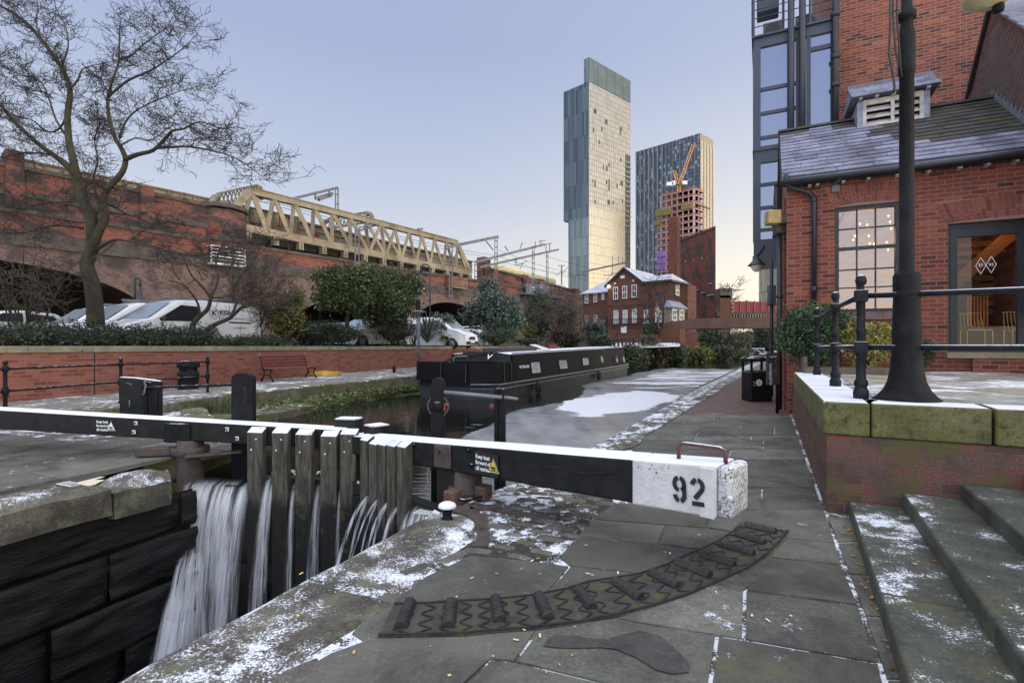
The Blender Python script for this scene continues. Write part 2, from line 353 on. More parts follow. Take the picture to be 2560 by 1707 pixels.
M['dark_void'] = mk('dark_void', (.012,.011,.011), (.022,.02,.019), 2, .95)
M['flag'] = mk('flag', (.066,.066,.055), (.168,.166,.142), 2.6, .62, .6, 45, var=.30, moss=(.10,.10,.055), mscale=1.3, mlo=.54, mhi=.68, snow=.26, sscale=5, dirt=(.042,.040,.036), rv=.18, grain=.45, tint=(.115,.112,.088))
M['flag_terrace'] = mk('flag_terrace', (.17,.18,.17), (.33,.335,.31), 2.5, .6, .25, 40, var=.25, moss=(.24,.21,.13), mscale=.8, mlo=.5, mhi=.64, snow=.46, sscale=2.2, rv=.15, grain=.15, tint=(.30,.25,.16))
M['joint'] = mk('joint', (.05,.05,.04), (.10,.10,.08), 30, .9, .6, 80, snow=.50, sscale=11)
M['joint_dark'] = mk('joint_dark', (.022,.021,.017), (.05,.048,.038), 20, .9, .6, 60, snow=.44, sscale=7)
M['coping_lock'] = mk('coping_lock', (.055,.047,.036), (.14,.125,.10), 3.0, .75, .7, 22, moss=(.13,.14,.085), mscale=4, mlo=.5, mhi=.64, snow=.48, sscale=1.7, nz=.8, grain=.55, dirt=(.045,.04,.03))
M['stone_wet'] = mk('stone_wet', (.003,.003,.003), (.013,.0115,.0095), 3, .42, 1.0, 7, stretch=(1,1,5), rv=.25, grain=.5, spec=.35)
M['stone_moss'] = mk('stone_moss', (.10,.09,.065), (.19,.175,.13), 4, .9, .8, 25, moss=(.085,.09,.02), mscale=2.2, mlo=.42, mhi=.6, snow=.36, sscale=7)
M['coping_green'] = mk('coping_green', (.085,.085,.022), (.15,.145,.05), 3.5, .85, .5, 110, moss=(.045,.045,.018), mscale=11, mlo=.5, mhi=.66, snow=.95, sscale=6, nz=.85, dirt=(.165,.145,.075), grain=.35)
M['coping_pale'] = mk('coping_pale', (.20,.18,.12), (.30,.27,.19), 3, .85, .3, 60, moss=(.15,.15,.07), mscale=1.4, mlo=.5, mhi=.7, var=.12)
M['step'] = mk('step', (.042,.044,.036), (.09,.093,.078), 3.2, .75, .5, 70, moss=(.085,.09,.045), mscale=2.5, mlo=.5, mhi=.7, snow=.42, sscale=3.2, nz=.9, grain=.45)
M['grit'] = mk('grit', (.07,.065,.05), (.14,.13,.11), 8, .9, .9, 40, moss=(.075,.09,.02), mscale=3, mlo=.47, mhi=.6, snow=.45, sscale=9, nz=.5, grain=.4, dirt=(.04,.036,.025))
M['snowground'] = mk('snowground', (.35,.36,.38), (.6,.62,.66), 3, .9, .3, 20)
M['setts'] = mk('setts', (.07,.065,.055), (.15,.135,.115), 6, .8, .8, 30, var=.3, moss=(.085,.09,.03), mscale=4, mlo=.5, mhi=.66, snow=.22, sscale=6, grain=.45)
M['asphalt'] = mk('asphalt', (.05,.05,.05), (.085,.083,.08), 8, .9, .4, 60)
M['quay'] = mk('quay', (.14,.13,.115), (.24,.225,.20), 5, .9, .5, 60, snow=.40, sscale=5, nz=.8, moss=(.12,.115,.06), mscale=1.5, mlo=.55, mhi=.7)
M['earth'] = mk('earth', (.04,.035,.025), (.08,.07,.05), 6, .95, .6, 30)
M['far_ground'] = mk('far_ground', (.07,.075,.05), (.12,.12,.09), .2, .95)
M['black_paint'] = mk('black_paint', (.007,.0072,.008), (.017,.0175,.018), 7, .55, .25, 60, snow=1.15, sscale=30, nz=.72, rv=.15, spec=.25, grain=.25)
M['black_iron'] = mk('black_iron', (.006,.0064,.0075), (.013,.0135,.016), 12, .55, spec=.16, bump=.3, bscale=90, grain=.2, snow=.45, sscale=40, nz=.75, rv=.12) if 1 else mk('x', (.018,.0185,.021), (.034,.035,.04), 12, .5, .3, 90, snow=.45, sscale=40, nz=.75, rv=.12)
M['rail_iron'] = mk('rail_iron', (.007,.008,.011), (.016,.0175,.023), 12, .5, .3, 90, spec=.2, grain=.25, snow=.7, sscale=30, nz=.75)
M['lamp_iron'] = mk('lamp_iron', (.005,.0056,.0075), (.0115,.0125,.015), 14, .6, .5, 70, rv=.1, dirt=(.014,.015,.0165), spec=.16, grain=.35)
M['rust'] = mk('rust', (.075,.04,.03), (.14,.07,.052), 9, .8, .4, 60)
M['rust_dark'] = mk('rust_dark', (.045,.034,.03), (.085,.062,.054), 9, .7, .4, 60)
M['steel_weather'] = mk('steel_weather', (.08,.044,.033), (.125,.066,.048), .9, .75, .15, 20, stretch=(1,1,.3))
M['wood_dark'] = mk('wood_dark', (.005,.005,.005), (.016,.015,.013), 4, .45, .8, 25, stretch=(3,3,.6), rv=.25)
M['steel_grey'] = mk('steel_grey', (.10,.11,.125), (.17,.18,.20), 1.5, .55)
M['bridge_cream'] = mk('bridge_cream', (.24,.195,.13), (.35,.30,.21), .9, .7, .1, 20, dirt=(.17,.125,.08))
M['bridge_dim'] = mk('bridge_dim', (.14,.122,.095), (.22,.195,.15), .9, .8, .1, 20)
M['graffiti_red'] = mk('graffiti_red', (.33,.06,.06), (.38,.08,.07), 3, .8)
M['white_paint'] = mk('white_paint', (.62,.63,.63), (.78,.79,.79), 6, .5)
M['van_white'] = mk('van_white', (.66,.68,.71), (.72,.74,.77), 2, .25, coat=.6, rv=.05)
M['car_silver'] = mk('car_silver', (.42,.44,.47), (.48,.50,.53), 2, .25, coat=.6, metal=.2, rv=.05)
M['car_blue'] = mk('car_blue', (.03,.04,.10), (.04,.055,.13), 2, .2, coat=.6, rv=.05)
M['tyre'] = mk('tyre', (.012,.012,.012), (.02,.02,.02), 10, .85)
M['plastic_black'] = mk('plastic_black', (.012,.012,.013), (.02,.02,.021), 10, .5)
M['car_glass'] = glassy('car_glass', (.02,.025,.03), .04, ior=1.7)
M['windscreen'] = glassy('windscreen', (.20,.27,.31), .1, ior=2.2)
M['lettering_white'] = mk('lettering_white', (.74,.75,.76), (.8,.81,.82), 9, .6)
M['lettering_navy'] = mk('lettering_navy', (.03,.035,.10), (.04,.045,.12), 9, .6)
M['lettering_green'] = mk('lettering_green', (.05,.22,.08), (.06,.25,.1), 9, .6)
M['lettering_black'] = mk('lettering_black', (.012,.012,.013), (.018,.018,.019), 9, .6)
M['sign_yellow'] = mk('sign_yellow', (.62,.44,.03), (.68,.5,.05), 9, .5)
M['boat_black'] = mk('boat_black', (.0055,.0058,.007), (.0095,.010,.0115), 2, .62, .05, 20, rv=.08, spec=.14)
M['boat_grey'] = mk('boat_grey', (.020,.021,.025), (.034,.035,.041), 1.2, .5, .1, 15)
M['boat_roof'] = mk('boat_roof', (.74,.76,.80), (.86,.88,.92), 2, .9, .1, 30)
M['boat_trim'] = mk('boat_trim', (.10,.10,.105), (.2,.2,.21), 6, .45)
M['curtain'] = mk('curtain', (.30,.29,.28), (.55,.54,.52), 5, .9, stretch=(1,1,2))
M['bark'] = mk('bark', (.018,.0155,.010), (.048,.043,.026), 5, .9, .8, 30, stretch=(1,1,.4), moss=(.055,.062,.014), mscale=2.0, mlo=.5, mhi=.7)
M['twig'] = mk('twig', (.018,.016,.016), (.045,.04,.036), 4, .9)
M['twig_brown'] = mk('twig_brown', (.06,.046,.036), (.12,.095,.075), 4, .9)
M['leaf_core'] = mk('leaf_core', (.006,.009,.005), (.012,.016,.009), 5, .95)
M['leaf_dark'] = leafmat('leaf_dark', (0.015,0.03,0.015), (0.036,0.06,0.03), (0.075,0.102,0.057), .55)
M['leaf_ivy'] = leafmat('leaf_ivy', (0.012,0.024,0.0135), (0.03,0.048,0.0285), (0.063,0.0825,0.054), .2)
M['leaf_holly'] = leafmat('leaf_holly', (0.03,0.051,0.018), (0.06,0.09,0.033), (0.128,0.15,0.0675), .3)
M['leaf_frost'] = leafmat('leaf_frost', (0.027,0.051,0.036), (0.06,0.093,0.069), (0.15,0.188,0.158), .9)
M['leaf_yellow'] = leafmat('leaf_yellow', (.13,.12,.025), (.26,.24,.06), (.42,.37,.14), .0)
M['leaf_yellowgreen'] = leafmat('leaf_yellowgreen', (.05,.06,.015), (.14,.14,.04), (.30,.28,.10), .0)
M['leaf_box'] = leafmat('leaf_box', (0.021,0.045,0.021), (0.045,0.0825,0.0375), (0.09,0.143,0.0675), .3)
M['leaf_brown'] = leafmat('leaf_brown', (0.045,0.039,0.024), (0.0825,0.072,0.045), (0.135,0.12,0.0825), .4)
M['leaf_moss'] = leafmat('leaf_moss', (0.0375,0.06,0.012), (0.09,0.128,0.0225), (0.195,0.225,0.0525), .3)
M['leaf_litter'] = leafmat('leaf_litter', (.16,.05,.012), (.32,.14,.025), (.5,.36,.08), .0)
M['confetti'] = leafmat('confetti', (.55,.32,.05), (.7,.58,.25), (.75,.75,.72), .0)
M['grass'] = leafmat('grass', (.04,.06,.015), (.09,.12,.035), (.16,.18,.07), .0)
M['slate_frost'] = mk('slate_frost', (.10,.105,.15), (.25,.262,.355), 1.6, .6, .3, 40, var=.22, grain=.25)
M['slate_dark'] = mk('slate_dark', (.03,.031,.033), (.065,.066,.066), 1.5, .6, .3, 40, var=.25, moss=(.06,.062,.03), mscale=1.2, mlo=.5, mhi=.65)
M['slate_snow'] = mk('slate_snow', (.30,.32,.37), (.46,.48,.55), .8, .8, .2, 5)
M['lead'] = mk('lead', (.15,.17,.22), (.28,.31,.38), 4, .5, .2, 20)
M['navy'] = mk('navy', (.028,.036,.058), (.042,.052,.08), 1.5, .42, rv=.08)
M['navy_dark'] = mk('navy_dark', (.013,.016,.024), (.022,.026,.036), 1.5, .42, rv=.08)
M['glass_bay'] = glassy('glass_bay', (.22,.25,.32), .03, metal=.8)
M['glass_win'] = glassy('glass_win', (.02,.02,.025), .02, ior=1.8)
M['paint_off'] = mk('paint_off', (.46,.42,.39), (.60,.56,.53), 5, .7, .2, 40, dirt=(.32,.29,.27))
M['ice_dummy'] = mk('ice_dummy', (.3,.3,.3))
# ================================================================ SETTING
ZW = -0.35                                # pound level
AX = V(.41, .912, 0).normalized(); RT = V(.912, -.41, 0).normalized()
HR = V(-.55, 5.13, 0); HL = V(-4.49, 7.0, 0); AP = V(-2.17, 6.63, 0)
def lerp(a, b, t): return a+(b-a)*t
def smst(x, a, b): t = min(1, max(0, (x-a)/(b-a))); return t*t*(3-2*t)
# ---- far ground sheet (left and right land, to the horizon)
QA, QB = V(-7.17,14.15,0), V(-4.0,20.3,0)
bank_l = [V(-4.55,7.1,0), V(-4.5,8.5,0), V(-5.2,9.6,0), V(-6.6,11.2,0), V(-7.5,12.6,0)]
quay_l = [V(-7.5,13.3,0), QA, QB, V(2.4,32.7,0), V(6.3,40.3,0)]
zq = lambda Y: .2+.0155*max(0, Y-12)
def gq(px, py):
 q = g(px, py, .2)
 for _ in range(8): q = g(px, py, zq(q.y))
 return q
bank_far = [V(6.8,40.5,0), V(12.0,50,0), V(18.5,60,0), V(26,75,0), V(40,100,0), V(62,140,0), V(112,230,0)]
path_r = [V(-.35,5.62,0), V(.05,6.15,0), V(1.08,8.24,0), V(6.6,18.6,0), V(18.9,41.7,0), V(38,75.3,0), V(76,140,0), V(130,230,0)]
mb = MB()
zl = -0.02
mb.poly([V(-4.6,6.9,zl), *[V(p.x,p.y,zl) for p in bank_l], V(-7.6,13.3,zl), V(-40,13.3,zl), V(-40,-20,zl), V(-8,-8,zl)])
struct(mb, 'ground', M['earth'])
mb = MB()
W0 = V(-11.78,12.0,0); WD = V(.445,1,0).normalized()      # garden wall line
w_end = W0+WD*40
mb.poly([V(-200,13.3,-.03), V(-13,13.3,-.03), V(-4.6,47,-.03), V(3.2,47,-.03), V(6.8,40.6,-.03), *[V(p.x+.3,p.y,-.03) for p in bank_far[1:]], V(1500,2400,-.03), V(-2400,2400,-.03), V(-2400,200,-.03)])
mb.poly([*[V(p.x,p.y,-.03) for p in path_r[3:]], V(1500,2200,-.03), V(2400,1200,-.03), V(2400,-300,-.03), V(20,-20,-.03), V(12,5,-.03)])
struct(mb, 'terrain', M['far_ground'])
# ---- canal pound: one grid, ice and snow where the photograph has them
def icevals(x, y):
 """(thin ice, snow on ice) at a water point, measured against the towpath edge and the boat"""
 e = V(x, y, 0)-V(1.08,8.24,0); d = e.dot(V(.53,1,0).normalized()); w = -(e.dot(V(1,-.53,0).normalized()))   # w = distance out from the towpath
 nz = noise.noise(V(x*.35, y*.18, 3))*1.0+noise.noise(V(x*1.3, y*.6, 9))*.4
 edge = 2.4+1.5*smst(d, -2, 6)+2.2*smst(d, 8, 20)
 ice = smst(edge-w+nz*.6, -.25, .35)*smst(d, -1.6, -.2)
 sn = 0
 a = ((d-9.2)/4.6)**2+((w-1.9)/1.7)**2
 sn = max(sn, 1-smst(a+nz*.35, .55, 1.1))
 if d > 9: sn = max(sn, .50*smst(d, 10, 20)*smst(5.5-w+nz, 0, 1.2)*(1-smst(d, 32, 38)))
 if d > 34: ice *= 1-smst(d+nz*2, 35, 40); sn *= 1-smst(d+nz*2, 33, 39)
 return ice, sn
m, n, l, b = newmat('canal_water');
p = pos(n, l); ai = attr(n, 'ice'); asn = attr(n, 'snowy')
st = pos(n, l, (1.0, 1.0, 1.0)); br = noi(n, l, st, 9, 6, .75)
mp = n.new('ShaderNodeMapping'); mp.inputs['Rotation'].default_value = (0,0,R(-28)); mp.inputs['Scale'].default_value = (1.0,.28,1); l.new(p, mp.inputs[0])
stx = noi(n, l, mp.outputs[0], 1.6, 6, .6)
mp2 = n.new('ShaderNodeMapping'); mp2.inputs['Scale'].default_value = (.22,1.1,1); l.new(p, mp2.inputs[0]); pat = noi(n, l, mp2.outputs[0], 1.7, 5, .6)
im = smooth(n, l, math_(n, l, 'ADD', ai, math_(n, l, 'MULTIPLY', math_(n, l, 'SUBTRACT', br, .5), .9)), .42, .62)
sm = smooth(n, l, math_(n, l, 'ADD', asn, math_(n, l, 'MULTIPLY', math_(n, l, 'SUBTRACT', pat, .5), 2.6)), .46, .60)
icec = ramp(n, [(.35, (.12,.125,.13)), (.65, (.27,.28,.285))]); l.new(stx, icec.inputs[0])
col = mixc(n, l, im, (.008,.009,.008), icec.outputs[0]); dk_ = math_(n, l, 'MULTIPLY', smooth(n, l, noi(n, l, mp2.outputs[0], 2.6, 6, .65), .56, .63), im); col = mixc(n, l, math_(n, l, 'MULTIPLY', dk_, .8), col, (.035,.036,.037)); col = mixc(n, l, sm, col, (.66,.68,.72))
l.new(col, b.inputs['Base Color'])
rr = math_(n, l, 'ADD', .025, math_(n, l, 'MULTIPLY', im, .27)); rr = math_(n, l, 'MAXIMUM', rr, math_(n, l, 'MULTIPLY', sm, .8)); l.new(rr, b.inputs['Roughness'])
b.inputs['IOR'].default_value = 1.6
wv = noi(n, l, mp2.outputs[0], 5.5, 3, .5); bumpn(n, l, b, wv, .10, .05)
M['canal_water'] = m
mb = MB(); ice = []; sno = []
def wpt(u, v):
 Y = 5.2*(235/5.2)**v; xr = None
 for a_, b_ in zip(path_r[:-1], path_r[1:]):
  if a_.y <= Y <= b_.y: xr = lerp(a_.x, b_.x, (Y-a_.y)/(b_.y-a_.y))
 if xr is None: xr = path_r[0].x if Y < 10 else path_r[-1].x
 if Y < 8.3: xr = max(xr, -.3) if Y < 5.7 else xr
 xl = -9-.02*Y if Y < 60 else xr-40
 X = lerp(xl, xr+.55, u)
 i_, s_ = icevals(X, Y); ice.append(i_); sno.append(s_); return V(X, Y, ZW)
mb.grid(wpt, 150, 170)
# clip the part downstream of the gates
keep = []
for f in mb.f:
 c = sum((V(*mb.v[i]) for i in f), V(0,0,0))/4
 dl = (c-AP).cross(HL-AP).z; dr = (c-AP).cross(HR-AP).z
 inside = (c.x < AP.x and dl > -0.03) or (c.x >= AP.x and dr < 0.03)
 keep.append(inside)
kk = [i for i, q in enumerate(keep) if q]
mb.f = [mb.f[i] for i in kk]; mb.mi = [mb.mi[i] for i in kk]; mb.sm = [True for i in kk]; mb.r = [0.0 for i in kk]
struct(mb, 'water', M['canal_water'], attrs={'ice': ice, 'snowy': sno})
# ---- lower lock water
mb = MB(); mb.poly([V(-12,-6,-2.6), V(2,-6,-2.6), V(.5,7.2,-2.6), V(-6,7.6,-2.6)])
M['lock_water'] = mk('lock_water', (.01,.012,.012), (.02,.022,.022), 2, .15, .3, 6)
o = struct(mb, 'lower_water', M['lock_water'])
# ---- lock chamber side walls: big wet blocks, rough faces
LE = [V(-1.89,2.13,0), V(-.925,4.26,0)]; RD = (LE[1]-LE[0]).normalized()     # right coping edge
LA = [V(-4.95,4.5,0), V(-4.31,6.07,0)]; LD = V(.375,.927,0).normalized()     # left coping edge
def blockwall(p0, d, nrm, u0, u1, z0, z1, rows, mat, name, seed, jut=.05):
 r = random.Random(seed); mb = MB(); z = z1
 while z > z0:
  h = r.uniform(.42,.58); u = u0-r.random()*.4
  while u < u1:
   w = r.uniform(1.0,2.3); o_ = r.uniform(-jut, jut); mb.new()
   ua, ub = u+.012, min(u+w, u1)-.012; za, zb = z-h+.012, z-.012
   nu, nv = 5, 3; sd_ = r.random()*99
   def fn(a, c):
    e = min(a,1-a,c*.7,(1-c)*.7); bul = smst(e, 0, .05)*.03
    uu = lerp(ua,ub,a); zz = lerp(za,zb,c)
    q = p0+d*uu+nrm*(o_+bul-.05+noise.noise(V(uu*2.2,zz*5,sd_))*.05+noise.noise(V(uu*4,zz*16,sd_))*.022); return V(q.x,q.y,zz)
   mb.s = True; mb.grid(fn, nu*5, nv*5); u += w
  z -= h
 mb.s = False; q0 = p0+d*(u0-.5)-nrm*.14; q1 = p0+d*(u1)-nrm*.14
 mb.poly([V(q0.x,q0.y,z0),V(q1.x,q1.y,z0),V(q1.x,q1.y,z1),V(q0.x,q0.y,z1)])
 return tag(mb.build(name, mat), kind='structure')
nL = V(LD.y, -LD.x, 0)
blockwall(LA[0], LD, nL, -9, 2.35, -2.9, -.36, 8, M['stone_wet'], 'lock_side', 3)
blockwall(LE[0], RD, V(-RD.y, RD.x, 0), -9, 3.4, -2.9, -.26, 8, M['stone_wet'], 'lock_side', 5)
# ---- left coping stones of the lock (rounded top edge)
m = M['coping_lock']
def rough_stone(mb, pts, z0, z1, amp=.015, sub=4, edge=.03, seed=0):
 """block with quad plan pts (4 corners), domed worn top"""
 a, b_, c, d = [V(*p[:2], 0) for p in pts]; mb.new(); mb.s = True
 N = sub*3
 def fn(u, v):
  e = min(min(u,1-u)*(b_-a).length, min(v,1-v)*(d-a).length); q = lerp(lerp(a,b_,u), lerp(d,c,u), v)
  dz = -edge*(1-smst(e, 0, edge*2.2))+noise.noise(V(q.x*2.5,q.y*2.5,seed))*amp+noise.noise(V(q.x*9,q.y*9,seed))*amp*.35
  return V(q.x, q.y, z1+dz)
 mb.grid(fn, N, N)
 for p, q, k in ((a,b_,0),(b_,c,1),(c,d,2),(d,a,3)):
  def f2(u, v):
   t = lerp(p,q,u); top = fn(u if k == 0 else (1 if k == 1 else (1-u if k == 2 else 0)), 0 if k == 0 else (u if k == 1 else (1 if k == 2 else 1-u)))
   nr = V((q-p).y, -(q-p).x, 0).normalized(); zz = lerp(z0, top.z, v)
   o_ = noise.noise(V(t.x*3,t.y*3,zz*4+seed))*amp*1.3*(1-v); return V(t.x, t.y, zz)+nr*o_
  mb.grid(f2, N, 4)
mb = MB(); seams = [-9,-6.4,-4.1,-2.3,-.42,1.28]
for i in range(len(seams)-1):
 a = LA[0]+LD*(seams[i]+.012); b_ = LA[0]+LD*(seams[i+1]-.012); w = -nL*.62
 rough_stone(mb, [a+nL*.05, b_+nL*.05, b_+w, a+w], -.36, .0, .03, 6, .085, i)
a = LA[0]+LD*1.30
rough_stone(mb, [a+nL*.05, a+LD*.62+nL*.08, a+LD*1.0-nL*.55, a-nL*.62], -.42, -.01, .035, 6, .12, 17)
struct(mb, 'lock_coping', m)
# painted mark on the left coping
# ---- left island paving behind the coping
def slabs(mb, polys, zt, th=.05, gap=.008, seed=0, tilt=.004):
 r = random.Random(seed)
 for pts in polys:
  pts = [V(p[0],p[1],0) for p in pts]; a = sum(pts[i].x*pts[(i+1)%len(pts)].y-pts[(i+1)%len(pts)].x*pts[i].y for i in range(len(pts)))
  if a < 0: pts = pts[::-1]
  k = len(pts); out = []
  for i in range(k):
   p0, p1, p2 = pts[i-1], pts[i], pts[(i+1)%k]; d1 = (p1-p0).normalized(); d2 = (p2-p1).normalized()
   n1 = V(-d1.y,d1.x,0); n2 = V(-d2.y,d2.x,0); bs = n1+n2
   bs = bs/max(.35, bs.dot(n1)) if bs.length > .1 else n1
   out.append(p1+bs*gap)
  mb.new(); mb.cr = r.random(); tx, ty = r.uniform(-tilt,tilt), r.uniform(-tilt,tilt); c = sum(pts, V(0,0,0))/k
  dz = r.uniform(-.003,.003)
  mb.prism([(p.x,p.y) for p in out], zt-th, [zt+dz+(p.x-c.x)*tx+(p.y-c.y)*ty for p in out])
def rows_of_slabs(o, d1, d2, len1, len2, h, w, seed, jit=.3):
 """courses along d1, stacked along d2"""
 r = random.Random(seed); out = []; v = 0
 while v < len2:
  hh = h*r.uniform(1-jit,1+jit); u = -r.random()*w
  while u < len1:
   ww = w*r.uniform(.6,1.5); a, b_ = max(0,u), min(len1,u+ww)
   if b_-a > .08:
    v1 = min(len2, v+hh); out.append([o+d1*a+d2*v, o+d1*b_+d2*v, o+d1*b_+d2*v1, o+d1*a+d2*v1])
   u += ww
  v += hh
 return out
mb = MB()
slabs(mb, rows_of_slabs(LA[0]+LD*-6-nL*.64, LD, -nL, 8.6, 5.2, .8, 1.2, 4), 0, .05, .008, 4)
slabs(mb, rows_of_slabs(LA[0]+LD*2.6-nL*.25, LD, -nL, 1.6, 4, .6, .8, 14), -.01, .05, .01, 6)
struct(mb, 'island_paving', M['flag'])
mb = MB(); q = LA[0]-nL*.6
mb.poly([V(-4.8,6.9,-.012), V(-4.55,8.3,-.012), V(-7.5,12.5,-.012), V(-25,13,-.012), V(-25,-5,-.012), V(-8.5,-5,-.012)])
struct(mb, 'joint_bed', M['joint'])
# mossy stones at the water side of the island, and the low ledge
mb = MB()
for i, (a, b_) in enumerate(zip(bank_l[:-1], bank_l[1:])):
 d = (b_-a).normalized(); nr = V(-d.y, d.x, 0)
 if nr.x > 0: nr = -nr
 rough_stone(mb, [a+d*.02, b_-d*.02, b_-d*.02+nr*.6, a+d*.02+nr*.6], -.8, .03, .03, 4, .06, 30+i)
struct(mb, 'island_bank', M['stone_moss'])
mb = MB(); lo = [V(-6.1,12.6,0), V(-6.9,13.2,0), V(-6.45,14.8,0), V(-5.5,18,0)]
mb.prism([(-7.6,12.3),(-6.9,11.6),(-5.9,12.9),(-5.6,14.6),(-7.0,15)], -.8, -.17)
struct(mb, 'low_ledge', M['stone_moss'])
# ---- left quay: towpath sheet, kerb blocks, mossy slope
ZQ = .2
mb = MB()
edge_in = [V(-9.9,9.75,0), V(-8.95,10.2,0), V(-7.95,11.5,0), V(-7.62,13.2,0)]
plan = edge_in+[p for p in quay_l]+[V(6.8,44,0), w_end, W0+WD*15, W0, V(-15.5,6,0), V(-30,2,0), V(-30,-4,0), V(-14,4,0)]
mb.prism([(p.x,p.y) for p in plan], -.9, [zq(p.y) for p in plan])
struct(mb, 'quay', M['quay'])
mb = MB()
for i, (a, b_) in enumerate(zip(quay_l[:-1], quay_l[1:])):
 L = (b_-a).length; d = (b_-a).normalized(); nr = V(d.y,-d.x,0); k = max(1, round(L/1.25));
 for j in range(k):
  p, q = a+d*(L*j/k+.01), a+d*(L*(j+1)/k-.01)
  rough_stone(mb, [p+nr*.05, q+nr*.05, q-nr*.4, p-nr*.4], -.16, zq((p.y+q.y)/2)+.012, .012, 3, .03, i*20+j)
pts = edge_in
for i, (a, b_) in enumerate(zip(pts[:-1], pts[1:])):
 L = (b_-a).length; d = (b_-a).normalized(); nr = V(d.y,-d.x,0); k = max(1, round(L/.42))
 for j in range(k):
  p, q = a+d*(L*j/k+.006), a+d*(L*(j+1)/k-.006); rough_stone(mb, [p+nr*.05, q+nr*.05, q-nr*.3, p-nr*.3], -.1, ZQ+.01, .008, 2, .02, 90+i*9+j)
struct(mb, 'quay_kerb', M['stone_moss'])
mb = MB(); mb.s = True      # moss and weed slope under the kerb
def mossf(u, v):
 k = u*2.35; i = min(2, int(k)); a, b_ = [V(-7.45,12.9,0), QA, QB, V(1.5,31,0)][i:i+2]; p = lerp(a, b_, min(1, k-i)); d = (b_-a).normalized(); nr = V(d.y,-d.x,0)
 wdt = lerp(1.35, .45, smst(u, .1, .75)); o_ = .02+v*wdt+noise.noise(V(p.x*1.3,p.y*1.3,v*2))*.18*v
 z = lerp(-.10, ZW-.03, v**.8)+noise.noise(V(p.x*4,p.y*4,v*4))*.06*(1-abs(2*v-1)); q = p+nr*o_; return V(q.x,q.y,z)
mb.grid(mossf, 120, 10)
M['moss_bank'] = mk('moss_bank', (.03,.04,.01), (.085,.10,.025), 5, .95, .9, 30, moss=(.04,.035,.02), mscale=2, mlo=.5, mhi=.65)
struct(mb, 'moss_bank', M['moss_bank'])
# ---- right side: towpath base, coping, flags, setts, brick paving
zb = -.03
mb = MB()
base = [V(-1.75,2.07,0)+RD*-6, V(-.80,4.2,0)+RD*.55, V(-.20,5.35,0), V(.1,5.75,0), V(.5,6.3,0), V(1.5,8.24,0), V(6.8,18.6,0), V(19.2,41.7,0), V(40,75.3,0), V(60,72,0), V(22,24,0), V(9,14,0), V(8,-6,0), V(0,-6,0)]
mb.poly([V(p.x,p.y,-.012) for p in base])
struct(mb, 'joint_bed', M['joint'])
# lock-edge coping stones, right side, worn
mb = MB(); nR = V(RD.y,-RD.x,0)
us = [-7,-4.2,-1.9,-.28,1.35,2.94]; ws = [.62,.62,.62,.60,.80,.86]
for i in range(len(us)-1):
 a, b_ = LE[0]+RD*(us[i]+.008), LE[0]+RD*(us[i+1]-.008)
 if i < 4: pts = [a, a+nR*ws[i], b_+nR*ws[i+1], b_]
 else: pts = [a, a+nR*.78, b_+nR*.52-RD*.02, b_+RD*-.05]
 rough_stone(mb, pts, -.30, .004, .013, 7, .035, 50+i)
struct(mb, 'lock_coping', M['coping_lock'])
G = lambda L: [g(x, y) for x, y in L]
S1 = G([(1345,1572),(1535,1543),(1619,1559),(1793,1587),(1775,1707),(1740,1790),(1514,1707),(1288,1652)])
near = [S1,
        G([(930,1592),(1160,1588),(1345,1571),(1288,1652),(1227,1647),(1165,1704),(1100,1780),(640,1740),(822,1631)]),
        G([(1227,1647),(1288,1652),(1514,1707),(1740,1790),(1730,1900),(1100,1780),(1165,1704)]),
        G([(1793,1587),(1860,1597),(2198,1657),(2212,1706),(2240,1800),(1740,1790),(1775,1707)]),
        G([(1535,1543),(1860,1420),(1900,1450),(1862,1474),(1860,1596),(1793,1587),(1619,1559)]),
        G([(1862,1474),(2148,1511),(2198,1656),(1860,1596)]),
        G([(1924,1392),(2106,1411),(2148,1511),(1862,1474),(1890,1430)]),
        G([(1968,1344),(2090,1357),(2106,1411),(1924,1392)]),
        G([(1924,1243),(2051,1251),(2067,1287),(2090,1357),(1968,1344),(1930,1310)]),
        # gutter strip along the foot of the steps
        G([(2067,1290),(2143,1300),(2150,1352),(2092,1354)]), G([(2092,1355),(2150,1353),(2175,1437),(2121,1432)]),
        G([(2121,1433),(2176,1438),(2215,1540),(2161,1538)]), G([(2161,1539),(2216,1541),(2280,1697),(2213,1695)]), G([(2213,1696),(2281,1698),(2330,1800),(2250,1800)]),
        # between the arc and the beam
        G([(1176,1386),(1332,1401),(1425,1414),(1364,1487),(1160,1500),(1000,1520),(985,1500),(1060,1440)]),
        G([(1425,1414),(1606,1433),(1640,1440),(1500,1500),(1364,1487)]),
        G([(1444,1338),(1728,1370),(1760,1400),(1640,1440),(1606,1433),(1425,1413),(1396,1392)]),
        G([(1479,1297),(1665,1312),(1645,1358),(1444,1338)]), G([(1665,1312),(1833,1328),(1790,1372),(1728,1370),(1645,1358)]),
        G([(1536,1255),(1768,1290),(1768,1318),(1479,1297)]), G([(1768,1290),(1860,1300),(1833,1328),(1768,1318)]),
        G([(1860,1300),(1930,1242),(1970,1344),(1920,1395),(1800,1375),(1833,1328)]),
]
mb = MB(); slabs(mb, near, 0.0, .05, .010, 11)
far = []
tl = lambda y: 2.0+.545*(y-8.24) if y > 7.3 else lerp(.95, 1.49, (y-4.7)/2.6)
rg = random.Random(5); y = 4.72
